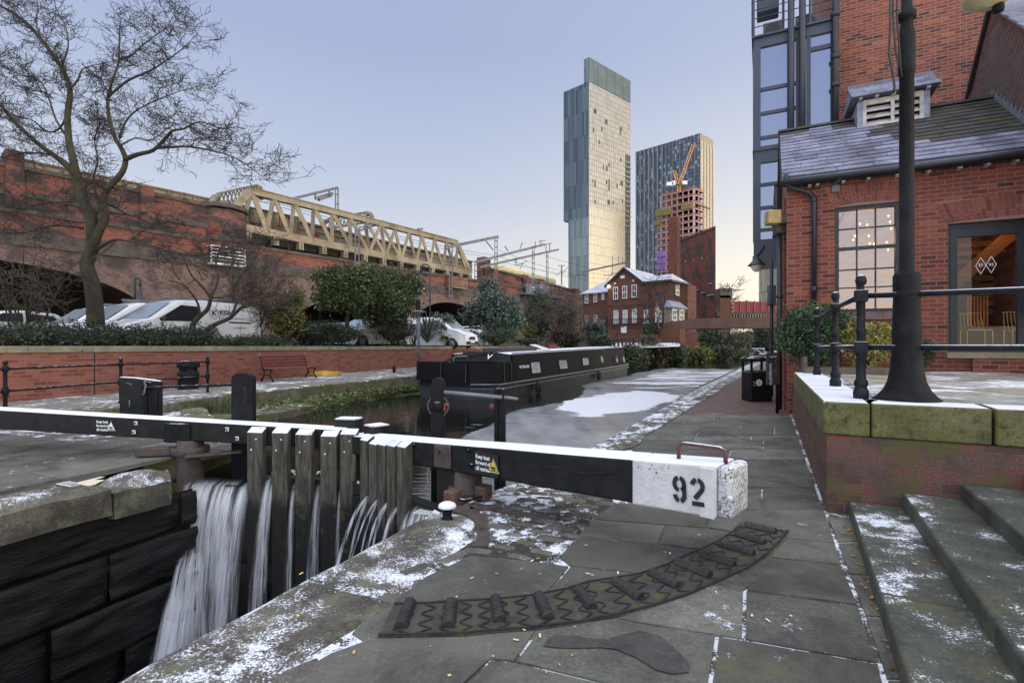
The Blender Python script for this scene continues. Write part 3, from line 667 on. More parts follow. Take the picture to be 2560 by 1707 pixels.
while y < 11.2:
 hh = rg.uniform(.5,.85); x0 = max(tl(y)+.05, .55 if y < 6 else tl(y)+.05); x1 = 2.87+.4975*(y-4.67)-.03
 x = x0
 while x < x1-.05:
  w = rg.uniform(.7,1.5); xe = min(x+w, x1)
  if x1-xe < .3: xe = x1
  sh = .5*hh; far.append([V(x,y,0),V(xe,y,0),V(xe+sh,y+hh,0),V(x+sh,y+hh,0)]); x = xe
 y += hh
slabs(mb, far, 0.0, .05, .006, 12)
slabs(mb, [G([(1480,1262),(1760,1245),(2040,1243),(2075,1330),(1900,1420),(1600,1400)]), G([(880,1580),(960,1480),(1160,1480),(1420,1440),(1640,1400),(1780,1340),(1850,1295),(2000,1310),(1960,1400),(1830,1460),(1640,1540),(1400,1585),(1160,1610),(930,1612)])], -.009, .03, .0, 3, 0)
struct(mb, 'paving', M['flag'])
# damp stain: a slightly darker, smoother sheet of wet stone
mb = MB(); st_ = [(1356,1616),(1378,1592),(1440,1590),(1470,1597),(1520,1600),(1560,1586),(1600,1578),(1650,1590),(1690,1625),(1726,1660),(1722,1682),(1680,1686),(1640,1676),(1590,1645),(1540,1624),(1500,1620),(1440,1622),(1390,1620)]
mb.poly([V(q.x,q.y,.006) for q in G(st_)][::-1]); M['wet_stone'] = mk('wet_stone', (.036,.035,.031), (.07,.068,.061), 2.6, .42, .35, 45, grain=.28)
struct(mb, 'wet_patch', M['wet_stone'])
# setts and rubble between coping and flags
mb = MB(); rg = random.Random(9)
def inpoly(p, poly):
 c = False
 for i in range(len(poly)):
  a, b_ = poly[i], poly[i-1]
  if (a.y > p.y) != (b_.y > p.y) and p.x < (b_.x-a.x)*(p.y-a.y)/(b_.y-a.y)+a.x: c = not c
 return c
sett_zone = G([(1130,1385),(1240,1310),(1330,1240),(1300,1225),(1420,1180),(1520,1225),(1536,1256),(1479,1299),(1444,1338),(1396,1392),(1330,1400)])
mb2 = MB()
mb2.poly([V(q.x,q.y,-.006) for q in sett_zone][::-1]); struct(mb2, 'sett_bed', M['joint_dark'])
sett2 = G([(985,1500),(1060,1440),(1176,1386),(1180,1374),(1120,1380),(1000,1440),(830,1600),(700,1700),(760,1690),(830,1630),(930,1560)])
for zone, sz, rot, sd_ in ((sett_zone,(.30,.13),-.32,1),(sett2,(.34,.14),.75,2)):
 for j in range(-60, 60):
  for i in range(-30, 30):
   u = (i+.5*(j%2)+rg.uniform(-.1,.1))*sz[0]; v = j*sz[1]
   c0 = zone[0]; x = c0.x+u*math.cos(rot)-v*math.sin(rot); y = c0.y+u*math.sin(rot)+v*math.cos(rot)
   if not inpoly(V(x,y,0), zone): continue
   a = rot+rg.uniform(-.08,.08); ex = V(math.cos(a),math.sin(a),0)*sz[0]*rg.uniform(.40,.47); ey = V(-math.sin(a),math.cos(a),0)*sz[1]*rg.uniform(.38,.46); c = V(x,y,0)
   z = rg.uniform(0,.02)
   mb.new(); mb.s = True
   def fn(p_, q_):
    e = min(p_,1-p_,q_,1-q_); t = c+ex*(2*p_-1)+ey*(2*q_-1); return V(t.x,t.y,z-.035*(1-smst(e,0,.28))+noise.noise(V(t.x*9,t.y*9,2))*.008)
   mb.grid(fn, 6, 5)
struct(mb, 'setts', M['setts'])
# brick-paved towpath beyond, and the ragged grassy edge to the water
mb = MB(); x0 = lambda y: tl(y)+.02
ys = [11.2,15,18.6,25,41.7,75.3]; xl = [tl(11.2), tl(15), tl(18.6), 11.1, 20.0, 39]; xr = [2.87+.4975*(v-4.67)-.05 for v in ys]
for i in range(5): mb.poly([V(xl[i],ys[i],-.002), V(xr[i],ys[i],-.002), V(xr[i+1],ys[i+1],-.002), V(xl[i+1],ys[i+1],-.002)])
struct(mb, 'towpath', M['brick_path'], uvrot=.45)
mb = MB(); mb.s = True
def edgef(u, v):
 Y = 5.7*(72/5.7)**u
 for a_, b_ in zip(path_r[:-1], path_r[1:]):
  if a_.y <= Y <= b_.y: xr_ = lerp(a_.x, b_.x, (Y-a_.y)/(b_.y-a_.y))
 if Y < 8.24: inn = lerp(.25, tl(8.24), smst(Y, 5.7, 8.24))
 elif Y < 18.6: inn = tl(Y)
 else: inn = xr_+.95
 inn += .06; w = noise.noise(V(Y*1.1,1,1))*.22+noise.noise(V(Y*4,1,5))*.09
 X = lerp(xr_+w, inn, v)
 z = lerp(ZW-.05, .012, smst(v, -.15, .75))+noise.noise(V(X*3.2,Y*3.2,1))*.045*(1-v)+noise.noise(V(X*10,Y*10,4))*.025*(1-v**3)
 return V(X, Y, z)
mb.grid(edgef, 420, 16)
struct(mb, 'water_edge', M['grit'])
# ================================================================ RETAINING WALL, STEPS, TERRACE (right)
RC = V(2.87,4.67,0); RWD = V(.447,.894,0).normalized(); RFD = V(.875,-.48,0).normalized()
WS = Wall(RC[:2], RWD[:2]); WF = Wall(RC[:2], RFD[:2])
ZT = 1.0
LW = 7.55
t = thing('retaining_wall', 'low brick retaining wall with thick green stained stone coping beside the steps', 'wall', (RC.x, RC.y, 0))
def wallstrip(W, u0, u1, z0, z1, o, th): mb = MB(); mb.wbox(W, u0, u1, z0, z1, o-th, o); return mb
mb = MB(); mb.wbox(WS, 0, LW, -.1, .70, -.35, 0); mb.wbox(WF, 0.0, 6, -.1, .70, -.36, .012)
mb.build('brickwork', M['brick_old'], t)
mb = MB(); cuts = [.0,1.35,2.75,4.1,5.5,6.7]
ZC = .705
def cop(W, u0, u1, m0=0, z1=ZT):
 mb.new(); mb.hexa([W.pt(u0,ZC,.03),W.pt(u1,ZC,.03),W.pt(u1,ZC,-.42),W.pt(u0+m0,ZC,-.42)],[W.pt(u0,z1,.03),W.pt(u1,z1,.03),W.pt(u1,z1,-.42),W.pt(u0+m0,z1,-.42)])
u_a = WF.uz(2174,1080)[0]; u_b = WF.uz(2477,1100)[0]
for a, b_ in ((-.03,1.5),(1.51,3.2),(3.21,5.0),(5.01,5.9)): cop(WS, a, b_, .4 if a < 0 else 0)
for a, b_ in ((-.03,u_a),(u_a+.012,u_b),(u_b+.025,3.2),(3.22,5.4)): cop(WF, a, b_, .45 if a < 0 else 0)
mb.build('coping', M['coping_green'], t, bevel=.012)
# planter bricks at the far end
# steps
dS = V(.555,1,0).normalized(); dU = V(dS.y,-dS.x,0)
t = thing('stone_steps', 'worn mossy stone steps climbing to the right with patches of snow', 'steps', (3.2,4.2,0))
s0 = V(3.01,4.5,0)
for k in range(6):
 z1 = .127*(k+1); wu = WF.p+WF.d*(.165+.385*k)
 a = wu+WF.n*.02
 far_end = a; cutsl = [(0,.95),(.96,1.95),(1.96,2.9),(2.91,4.6)] if k % 2 == 0 else [(0,1.35),(1.36,2.3),(2.31,4.6)]
 mb = MB()
 for c0, c1 in cutsl:
  p = a-dS*c0; q = a-dS*c1; mb.new()
  w = WF.d*.42 if k < 5 else WF.d*3
  mb.hexa([V(p.x,p.y,z1-.15),V(q.x,q.y,z1-.15),V(q.x+w.x,q.y+w.y,z1-.15),V(p.x+w.x,p.y+w.y,z1-.15)],
    [V(p.x,p.y,z1),V(q.x,q.y,z1),V(q.x+w.x,q.y+w.y,z1),V(p.x+w.x,p.y+w.y,z1)])
 mb.build('step', M['step'], t, bevel=.022, seg=3)
mb = MB(); q = [s0+WF.d*.05, s0+WF.d*3, s0+WF.d*3-dS*4.5, s0+WF.d*.05-dS*4.5]
# terrace slab and flags
F0 = V(6.17,11.5,0); FD = V(.9,-.438,0).normalized()
WR = Wall(F0[:2], FD[:2])
mb = MB()
ter = [WS.pt(.0,0,-.38), WS.pt(LW,0,-.38), F0, F0+FD*7, WF.pt(5,0,-.4), WF.pt(.4,0,-.4)]
mb.poly([V(p.x,p.y,ZT-.014) for p in ter][::-1])
struct(mb, 'terrace_bed', M['joint'])
mb = MB(); polys = []
rg = random.Random(21); out = []
for qd in rows_of_slabs(WF.pt(.42,0,-.44), WF.d, -WF.n, 5.2, 8.4, .62, .95, 33, .25):
 c = sum(qd, V(0,0,0))/4
 # keep the flags inside the terrace
 if (c-F0).dot(WR.n) < .1: continue
 out.append(qd)
slabs(mb, out, ZT, .02, .005, 40)
struct(mb, 'terrace_paving', M['flag_terrace'])
# ================================================================ RAILING on the terrace (posts + two rails): one railing
t = thing('iron_railing', 'dark iron railing with ball topped posts on the terrace coping', 'railing', (3.39,4.96,ZT))
def railpost(c, h, s=1.0):
 mb = MB(); mb.s = True
 prof = [(.062,0),(.062,.07),(.055,.085),(.045,.11),(.056,.13),(.056,.16),(.040,.19),(.036,.40),(.046,.42),(.046,.435),(.036,.45)]
 prof = [(r*s*1.05, z*h/1.19) for r, z in prof]
 p2 = [(.036,.62),(.046,.645),(.046,.66),(.034,.68),(.034,.92),(.046,.94),(.046,.955)]
 prof += [(r*s*1.05, z*h/1.19) for r, z in p2]
 p3 = [(.026,1.06),(.026,1.085),(.040,1.10),(.047,1.13),(.040,1.165),(.024,1.185),(.004,1.19)]
 prof += [(r*s*1.05, z*h/1.19) for r, z in p3]
 mb.lathe(c, prof, 14)
 mb.s = False
 for zz in (.49,.985): mb.box((c[0],c[1],c[2]+h*(zz+.0)/1.19), (.105*s,.105*s,.115*h/1.19), math.atan2(RWD.y,RWD.x))
 return mb
cp_ = [g(2155,995,ZT), g(2087,965,ZT), g(2043,933,ZT)]
cp_[0] = V(3.36,4.93,ZT); cp_[1] = V(4.08,6.46,ZT); cp_[2] = V(5.42,9.1,ZT)
far_p = cp_[0]+WF.d*3.0
for c in cp_+[far_p]: railpost(c, 1.19).build('post', M['rail_iron'], t, bevel=.006)
for zz in (.49,.985):
 mb = MB(); mb.s = True
 for a, b_ in ((cp_[0],cp_[1]),(cp_[1],cp_[2]),(cp_[0],far_p)): mb.tube([a+V(0,0,zz), b_+V(0,0,zz)], .026, 12)
 mb.build('rail', M['rail_iron'], t)
# ================================================================ LAMP POST on the terrace
lp = V(3.70,4.80,ZT)
t = thing('street_lamp', 'tall black iron lamp post with flared foot behind the green stone coping', 'street lamp', lp)
mb = MB(); mb.s = True
mb.lathe(lp, [(.262,0),(.262,.012),(.235,.03),(.185,.09),(.150,.17),(.130,.28),(.118,.42),(.112,.58),(.118,.6),(.118,.64),(.112,.66),(.104,.98),(.108,1.02)], 28)
mb.build('flared_base', M['lamp_iron'], t)
mb = MB(); mb.s = True
mb.lathe(lp, [(.102,.98),(.108,1.02),(.108,1.16),(.098,1.18),(.060,1.20),(.058,3.05),(.066,3.055),(.068,3.12),(.066,3.2),(.064,3.42),(.05,3.5),(.048,3.56),(.075,3.565),(.075,3.62),(.045,3.63),(.042,5.2)], 24)
mb.build('shaft', M['lamp_iron'], t)
mb = MB(); mb.s = True
for dx in (0,.035): mb.tube([lp+V(-.10-dx,-.02,4.3), lp+V(-.115-dx,-.03,3.6), lp+V(-.10-dx,-.04,3.25), lp+V(-.065,-.03,3.0)], .008, 6)
mb.tube([lp+V(-.17,-.02,4.4), lp+V(-.19,-.05,3.5), lp+V(-.20,-.05,3.2), lp+V(-.165,-.05,3.02), lp+V(-.15,-.05,2.9), lp+V(-.16,-.05,2.85)], .010, 6)
mb.build('cable', M['plastic_black'], t)
mb = MB(); mb.s = True
mb.tube([lp+V(0,0,5.2), lp+V(.05,0,5.6), lp+V(.35,-.02,5.85), lp+V(.75,-.04,5.7), lp+V(.86,-.05,5.3), lp+V(.86,-.05,4.5)], .03, 10)
mb.build('swan_neck', M['lamp_iron'], t)
bl = P(2472,-8,4.72)
mb = MB(); mb.s = True
mb.lathe(bl, [(.0,-.10),(.10,-.085),(.17,-.04),(.19,.0),(.19,.05),(.12,.16),(.05,.25)], 20)
M['globe'] = mk('globe', (.33,.30,.15), (.42,.38,.2), 3, .4)
mb.build('globe', M['globe'], t)
mb = MB(); mb.s = True
q = P(2496,15,4.70); mb.lathe(q, [(.01,-.06),(.04,-.055),(.045,-.02),(.04,.02),(.03,.06)], 12); mb.build('finial', M['lamp_iron'], t)
# ================================================================ CANALSIDE BAR BUILDING
EZ = 5.26; RZ = 7.16
bld = thing('brick_bar', 'single storey red brick bar with frosted slate roof and dark framed window', 'building', F0+V(0,0,ZT))
def facpoly(W, pts, o=0.0): return [W.px(x, y, o) for x, y in pts]
wu0, wz1 = WR.uz(2087,519); wu1, _ = WR.uz(2251,504); _, wz0 = WR.uz(2236,778)
du0, dz1 = WR.uz(2370,560); du1 = du0+2.05; _, dz0 = WR.uz(2400,880)
wz1 = (wz1+WR.uz(2251,504)[1])/2
def holed(mb, W, u0, u1, z0, z1, holes, o0, o1):
 us = sorted({u0,u1,*[h[0] for h in holes],*[h[1] for h in holes]})
 for a, b_ in zip(us[:-1], us[1:]):
  hs_ = [h for h in holes if h[0] <= a+1e-6 and h[1] >= b_-1e-6]; z = z0
  for h in sorted(hs_, key=lambda q: q[2]):
   if h[2]-z > 1e-4: mb.wbox(W, a, b_, z, h[2], o0, o1)
   z = h[3]
  if z1-z > 1e-4: mb.wbox(W, a, b_, z, z1, o0, o1)
mb = MB(); holed(mb, WR, 0, 6.2, ZT-.2, EZ, [(wu0,wu1,wz0,wz1),(du0,du1,dz0,dz1)], -.3, 0)
mb.build('front_wall', M['brick_bar'], bld)
WSd = Wall(F0[:2], RWD[:2])
mb = MB(); pts = [WSd.pt(.302,-.1), WSd.pt(5.0,-.1), WSd.pt(5.0,EZ), WSd.pt(2.5,RZ-.05), WSd.pt(.302,EZ+.1)]
mb.extr(pts, -WSd.n*.3); mb.wbox(WSd, -.0, .302, -.1, ZT-.2, -.3, 0); mb.build('side_wall', M['brick_bar'], bld)
mb = MB(); mb.wbox(WSd, .5, .75, -.1, EZ-.3, .0, .04); mb.wbox(WSd, 1.9, 2.1, -.1, EZ-.3, .0, .04); mb.build('pier', M['brick_bar'], bld)
# brick arches (splayed voussoirs)
def voussoirs(W, u0, u1, z0, h, spl, n, mat):
 mb = MB();
 for i in range(n):
  a, b_ = i/n, (i+1)/n; g_ = .004
  bu0, bu1 = lerp(u0,u1,a)+g_, lerp(u0,u1,b_)-g_; tu0, tu1 = lerp(u0-spl,u1+spl,a)+g_, lerp(u0-spl,u1+spl,b_)-g_
  cz = lambda t: .05*math.sin(math.pi*t)
  for (f0, f1) in ((0,.47),(.5,1)) if i % 2 else ((0,.28),(.31,1)):
   mb.new(); q = lambda f, s: lerp(bu0 if s == 0 else bu1, tu0 if s == 0 else tu1, f)
   mb.hexa([W.pt(q(f0,0),z0+h*f0+cz(a),.006),W.pt(q(f0,1),z0+h*f0+cz(b_),.006),W.pt(q(f0,1),z0+h*f0+cz(b_),-.02),W.pt(q(f0,0),z0+h*f0+cz(a),-.02)],
     [W.pt(q(f1,0),z0+h*f1+cz(a),.006),W.pt(q(f1,1),z0+h*f1+cz(b_),.006),W.pt(q(f1,1),z0+h*f1+cz(b_),-.02),W.pt(q(f1,0),z0+h*f1+cz(a),-.02)])
 return mb
M['voussoir'] = mk('voussoir', (.15,.045,.035), (.25,.075,.055), 20, .85, .3, 60, var=.3)
voussoirs(WR, wu0-.02, wu1+.02, wz1+.012, .40, .16, 20, None).build('brick_arch', M['voussoir'], bld)
voussoirs(WR, du0-.04, du1+.04, dz1+.012, .40, .16, 26, None).build('brick_arch', M['voussoir'], bld)
M['mortar_bar'] = mk('mortar_bar', (.22,.145,.12), (.26,.18,.15), 20, .9)
mb = MB()
for a, b_, z in ((wu0,wu1,wz1),(du0,du1,dz1)): mb.add([WR.pt(a-.02,z,.002),WR.pt(b_+.02,z,.002),WR.pt(b_+.2,z+.46,.002),WR.pt(a-.2,z+.46,.002)], [[0,1,2,3]])
mb.build('arch_mortar', M['mortar_bar'], bld)
# window: sash frame, glazing bars, panes
fr = MB(); o0, o1 = -.14, -.04; fw = .075
fr.wbox(WR, wu0, wu0+fw, wz0, wz1, o0, o1); fr.wbox(WR, wu1-fw, wu1, wz0, wz1, o0, o1); fr.wbox(WR, wu0+fw, wu1-fw, wz1-fw, wz1, o0, o1); fr.wbox(WR, wu0+fw, wu1-fw, wz0, wz0+.06, o0, o1)
rows = [WR.uz(2190,y)[1] for y in (518,566,620,672,717,765)]
zz = [wz1-fw]+[WR.uz(2170,y)[1] for y in (567,617,671,717)]+[wz0+.06]
ui, uj = wu0+fw, wu1-fw; cols = [ui, lerp(ui,uj,.335), lerp(ui,uj,.665), uj]
for k in (1,2): fr.wbox(WR, cols[k]-.012, cols[k]+.012, wz0+.06, wz1-fw, o0+.02, o1-.02)
for k, z in enumerate(zz[1:-1]):
 h = .032 if k == 1 else .012
 fr.wbox(WR, ui, uj, z-h, z+h, o0+.025, o1-(.01 if k == 1 else .025))
M['frame_chipped'] = mk('frame_chipped', (.014,.016,.022), (.026,.028,.036), 8, .5, .3, 50, moss=(.55,.54,.52), mscale=22, mlo=.63, mhi=.68)
win = fr.build('sash_window', M['frame_chipped'], bld)
m, n, l, b = newmat('bar_pane'); mix = n.new('ShaderNodeMixShader'); tr = n.new('ShaderNodeBsdfTransparent'); gl = nn(n, 'ShaderNodeBsdfGlossy', Roughness=.02); gl.inputs['Color'].default_value = (.95,.86,.82,1)
wv = noi(n, l, pos(n, l), 2.2, 2, .4, 1.2); bn = nn(n, 'ShaderNodeBump', Strength=.22, Distance=.05); l.new(wv, bn.inputs['Height']); l.new(bn.outputs[0], gl.inputs['Normal'])
mix.inputs[0].default_value = .30; l.new(tr.outputs[0], mix.inputs[1]); l.new(gl.outputs[0], mix.inputs[2]); l.new(mix.outputs[0], n['Material Output'].inputs[0]); gl.inputs['Color'].default_value = (.95,.80,.74,1); M['bar_pane'] = m
m, n, l, b = newmat('door_pane'); mix = n.new('ShaderNodeMixShader'); tr = n.new('ShaderNodeBsdfTransparent'); gl = nn(n, 'ShaderNodeBsdfGlossy', Roughness=.02); mix.inputs[0].default_value = .045
l.new(tr.outputs[0], mix.inputs[1]); l.new(gl.outputs[0], mix.inputs[2]); l.new(mix.outputs[0], n['Material Output'].inputs[0]); M['door_pane'] = m
for i in range(3):
 for j in range(5):
  mb = MB(); a, b_ = cols[i]+.012, cols[i+1]-.012; z1, z0 = zz[j]-.014, zz[j+1]+.014
  mb.add([WR.pt(a,z0,-.095),WR.pt(b_,z0,-.095),WR.pt(b_,z1,-.095),WR.pt(a,z1,-.095)], [[0,1,2,3]]); mb.build('pane', M['bar_pane'], win)
mb = MB(); mb.wbox(WR, wu0-.04, wu1+.04, wz0-.17, wz0-.002, -.2, .07); mb.build('window_sill', mk('sill_stone', (.13,.085,.07), (.2,.14,.12), 6, .85, .3, 40), bld, bevel=.008)
# glazed door
fr = MB(); o0, o1 = -.2, -.1
gu0 = WR.uz(2398,600)[0]; gu1 = WR.uz(2551,600)[0]; gz1 = WR.uz(2460,583)[1]-.03; gz0 = WR.uz(2460,862)[1]
fr.wbox(WR, du0, gu0, dz0, dz1, o0, o1); fr.wbox(WR, gu1, gu1+.14, dz0, dz1, o0, o1); fr.wbox(WR, gu0, gu1, gz1, dz1, o0, o1); fr.wbox(WR, gu0, gu1, dz0, gz0, o0, o1)
fr.wbox(WR, gu1+.14, du1-.1, dz1-.25, dz1, o0, o1); fr.wbox(WR, du1-.1, du1, dz0, dz1, o0, o1); fr.wbox(WR, gu1+.14, du1-.1, dz0, dz0+.2, o0, o1)
fr.wbox(WR, du0+.06, du0+.075, dz0, dz1-.07, o1, o1+.015); fr.wbox(WR, du0+.06, du1, dz1-.085, dz1-.07, o1, o1+.015)
door = fr.build('glazed_door', M['navy_dark'], bld)
mb = MB(); mb.add([WR.pt(gu0,gz0,-.15),WR.pt(gu1,gz0,-.15),WR.pt(gu1,gz1,-.15),WR.pt(gu0,gz1,-.15)], [[0,1,2,3]]); mb.build('pane', M['door_pane'], door)
mb = MB(); mb.add([WR.pt(gu1+.14,dz0+.2,-.15),WR.pt(du1-.1,dz0+.2,-.15),WR.pt(du1-.1,dz1-.25,-.15),WR.pt(gu1+.14,dz1-.25,-.15)], [[0,1,2,3]]); mb.build('pane', M['door_pane'], door)
# the two diamonds with D and 92 on the glass
mb = MB()
for cx, cy in ((2459,662),(2485.5,659)):
 q = [WR.px(cx-13.2,cy+1,-.144), WR.px(cx,cy-21,-.144), WR.px(cx+13.2,cy-1,-.144), WR.px(cx,cy+21,-.144)]
 for i in range(4): mb.bar(q[i], q[(i+1)%4], .009, .003, WR.n)
ms = [text('D', .085, frame(WR.px(2459,660.5,-.144), WR.d, (0,0,1)), M['lettering_white'], depth=.001, bold=.001), text('92', .078, frame(WR.px(2485.5,659,-.144), WR.d, (0,0,1)), M['lettering_white'], depth=.001, bold=.001)]
j = joinm(ms, 'x'); mb.add(j.v, j.f); mb.build('window_emblem', M['lettering_white'], door)
mb = MB(); mb.wbox(WR, du0-.05, 6.2, dz0-.12, dz0-.003, -.3, .16); mb.build('door_step', M['coping_pale'], bld, bevel=.01)
mb = MB(); mb.wbox(WR, du0+.35, 6.2, ZT-.02, dz0-.122, -.02, .12); mb.build('step_bricks', M['brick_bar'], bld)
# interior: floor, back wall with timber slats, stair, warm lamps
m_wood = mk('bar_timber', (.12,.05,.015), (.24,.11,.035), 3, .6, .1, 20, stretch=(1,1,14))
inn = MB(); inn.wbox(WR, .3, 6.0, dz0-.02, dz0+.0, -3.4, -.31); inn.wbox(WR, .3, 6.0, dz0, EZ, -3.5, -3.4); inn.wbox(WR, .3, 6, 4.6, 4.7, -3.4, -.31)
inn.build('interior', m_wood, bld)
mb = MB()
for k in range(12):
 u = gu0-.5+k*.19; z = 2.1+k*.2; mb.wbox(WR, u, u+.3, z, z+.04, -2.3, -1.3)
q0, q1 = WR.pt(gu0-.55,2.0,-1.3), WR.pt(gu0+1.9,4.6,-1.3); mb.bar(q0, q1, .04, .24)
for k in range(9): mb.wbox(WR, gu0+.1, gu1+.8, 2.25+k*.2, 2.25+k*.2+.12, -2.65, -2.6)
mb.build('stair', m_wood, bld)
mb = MB();
for k in range(7): mb.wbox(WR, gu1-.35+k*.055, gu1-.35+k*.055+.03, 1.95, 2.6, -1.6, -1.57)
mb.build('slatted_screen', mk('orange_slat', (.40,.12,.02), (.5,.17,.04), 5, .5), bld)
m_b, n, l, b = newmat('bulb'); b.inputs['Emission Color'].default_value = (1,.42,.10,1); b.inputs['Emission Strength'].default_value = 3.2; M['bulb'] = m_b
for i, (px, py, o) in enumerate(((2150,560,-1.0),(2168,562,-1.3),(2221,540,-.9),(2137,590,-1.2),(2172,590,-1.5),(2133,600,-.8),(2185,610,-1.0),(2175,609,-1.2),(2225,555,-1.1),(2228,572,-1.4),(2240,600,-.9),(2217,606,-1.2),(2220,625,-1.1))):
 mb = MB(); mb.s = True; c = WR.px(px, py, 0); ray = (c-V(0,0,H)); k = 1+(-o)/max(.1, abs(ray.dot(WR.n))); q = V(0,0,H)+ray*k
 mb.lathe(q, [(.004,-.02),(.016,-.01),(.017,.006),(.008,.022)], 8); mb.build('bulb', M['bulb'], bld)
mb = MB(); mb.s = True; c = V(0,0,H)+(WR.px(2165,545)-V(0,0,H))*1.1; mb.tube([c+V(-.02,0,.6), c+V(.06,0,.45), c+V(.06,0,.1), c], .012, 6); mb.lathe(c, [(.02,0),(.12,-.03),(.16,-.08),(.14,-.09)], 12); mb.build('pendant_lamp', M['rust_dark'], bld)
for nm, q, e in (('bar_lamp', WR.pt(gu0+.7,4.2,-1.0), 14), ('bar_lamp', WR.pt(wu0+.7,3.9,-1.2), 9)):
 L = bpy.data.lights.new(nm, 'POINT'); L.energy = e; L.color = (1,.55,.2); L.shadow_soft_size = .15; lo_ = bpy.data.objects.new(nm, L); COL.objects.link(lo_); lo_.location = q
# two wire chairs inside
def chair(u, o, lab):
 t = thing('wire_chair', lab, 'chair', WR.pt(u,dz0,o), 0, 'wire chairs inside the glazed door')
 P0 = lambda a, b_, z: WR.pt(u+a, dz0+z, o+b_)
 mb = MB(); mb.s = True; m_ = M['chair_wire']
 mb.tube([P0(-.2,.2,0),P0(-.2,.2,.42),P0(-.18,.2,.45),P0(.18,.2,.45),P0(.2,.2,.42),P0(.2,.2,0)], .009, 6)
 mb.tube([P0(-.2,-.2,0),P0(-.2,-.2,.45)], .009, 6); mb.tube([P0(.2,-.2,0),P0(.2,-.2,.45)], .009, 6); mb.build('frame', m_, t)
 mb = MB(); mb.s = True
 for k in range(7): mb.tube([P0(-.18+k*.06,.2,.45),P0(-.18+k*.06,-.2,.44)], .005, 5)
 mb.build('seat', m_, t)
 mb = MB(); mb.s = True
 for k in range(7): mb.tube([P0(-.18+k*.06,-.2,.44),P0(-.18+k*.06,-.27,.6),P0(-.16+k*.053,-.34,.82)], .006, 5)
 mb.tube([P0(-.18,-.34,.82),P0(.18,-.34,.82)], .009, 6); mb.build('backrest', m_, t)
M['chair_wire'] = mk('chair_wire', (.45,.28,.08), (.55,.36,.12), 5, .4)
chair(gu0+.48, -.75, 'golden wire chair just inside the glazed door, left one'); chair(gu0+1.15, -.65, 'golden wire chair beside the orange slatted screen')
# roof of individually laid slates
rd = (V(0,0,RZ)-V(0,0,EZ)); up = RWD*2.5+V(0,0,RZ-EZ); upn = up.normalized(); L = up.length; rn = FD.cross(upn)
if rn.z < 0: rn = -rn
eave = F0-RWD*.28+V(0,0,EZ-.28*(RZ-EZ)/2.5+.07)-FD*.08
Ls = L+.28*1.25
mb = MB(); rg = random.Random(3); rows_n = 15; rh = Ls/rows_n
for j in range(rows_n):
 u = -rg.random()*.2-.0; w0 = .60-.012*j
 while u < 6.4:
  w = w0*rg.uniform(.8,1.15); a, b_ = max(-.02,u)+.004, min(6.4,u+w)-.004
  if b_-a > .05:
   mb.new(); o_ = rg.uniform(0,.006); v0 = j*rh-rg.uniform(0,.015); v1 = v0+rh*1.35
   fx, fy = (a+b_)/2, j/rows_n
   dark = smst(fx+noise.noise(V(fx*1.5,fy*6,2))*.9+fy*3.2, 3.6, 4.6) > .5 or noise.noise(V(fx*1.2,fy*9,7)) > .38
   mb.m = 1 if dark and fy > .33 else 0
   q = lambda uu, vv, h: eave+FD*uu+upn*vv+rn*h
   mb.hexa([q(a,v0,.018+o_),q(b_,v0,.018+o_+rg.uniform(0,.004)),q(b_,v1,.0),q(a,v1,.0)],[q(a,v0,.030+o_),q(b_,v0,.030+o_),q(b_,v1,.008),q(a,v1,.008)])
  u += w
mb.m = 2
q = lambda uu, vv, h: eave+FD*uu+upn*vv+rn*h
mb.hexa([q(-.05,0,-.12),q(6.4,0,-.12),q(6.4,Ls,-.12),q(-.05,Ls,-.12)],[q(-.05,0,-.004),q(6.4,0,-.004),q(6.4,Ls,-.004),q(-.05,Ls,-.004)])
rdg = eave+upn*Ls
for k in range(14):
 a = rdg+FD*(k*.46-.05)+V(0,0,.03); b_ = rdg+FD*((k+1)*.46-.06)+V(0,0,.03); mb.m = 1; mb.new(); mb.bar(a, b_, .2, .05)
roof = mb.build('roof', [M['slate_frost'], M['slate_dark'], M['dark_void']], bld)
# far slope
mb = MB(); b2 = rdg+RWD*2.5-V(0,0,RZ-EZ)
mb.add([rdg-FD*.05, rdg+FD*6.4, b2+FD*6.4, b2-FD*.05], [[0,1,2,3]]); mb.build('rear_roof', M['slate_dark'], bld)
# gutter, rafter feet, fascia
mb = MB(); mb.s = True; gz = EZ-.17; q0 = F0-RWD*.34-FD*.1+V(0,0,gz); mb.tube([q0, q0+FD*6.4], .065, 10); mb.s = False
mb.bar(F0-RWD*.1-FD*.05+V(0,0,EZ-.09), F0-RWD*.1+FD*6.4+V(0,0,EZ-.09), .2, .14); mb.build('gutter', M['navy_dark'], bld)
for px in (2023,2042,2106,2168,2240,2317,2394,2463,2534):
 mb = MB(); u = WR.uz(px, 430)[0]; mb.wbox(WR, u-.03, u+.03, EZ-.27, EZ-.18, .0, .18); mb.build('rafter_foot', M['paint_off'], bld)
# downpipe
mb = MB(); mb.s = True
pp = [(1963,447),(1964,462),(1972,475),(2018,487),(2031,493),(2035,507),(2034,760)]
mb.tube([WR.px(x, y, .30 if i < 2 else (.2 if i < 4 else .09)) for i, (x, y) in enumerate(pp)], .052, 10)
for y in (503,724): mb.lathe(WR.px(2034,y,.09)-V(0,0,.05), [(.06,0),(.068,.02),(.068,.09),(.06,.11)], 12)
mb.build('downpipe', M['navy_dark'], bld)
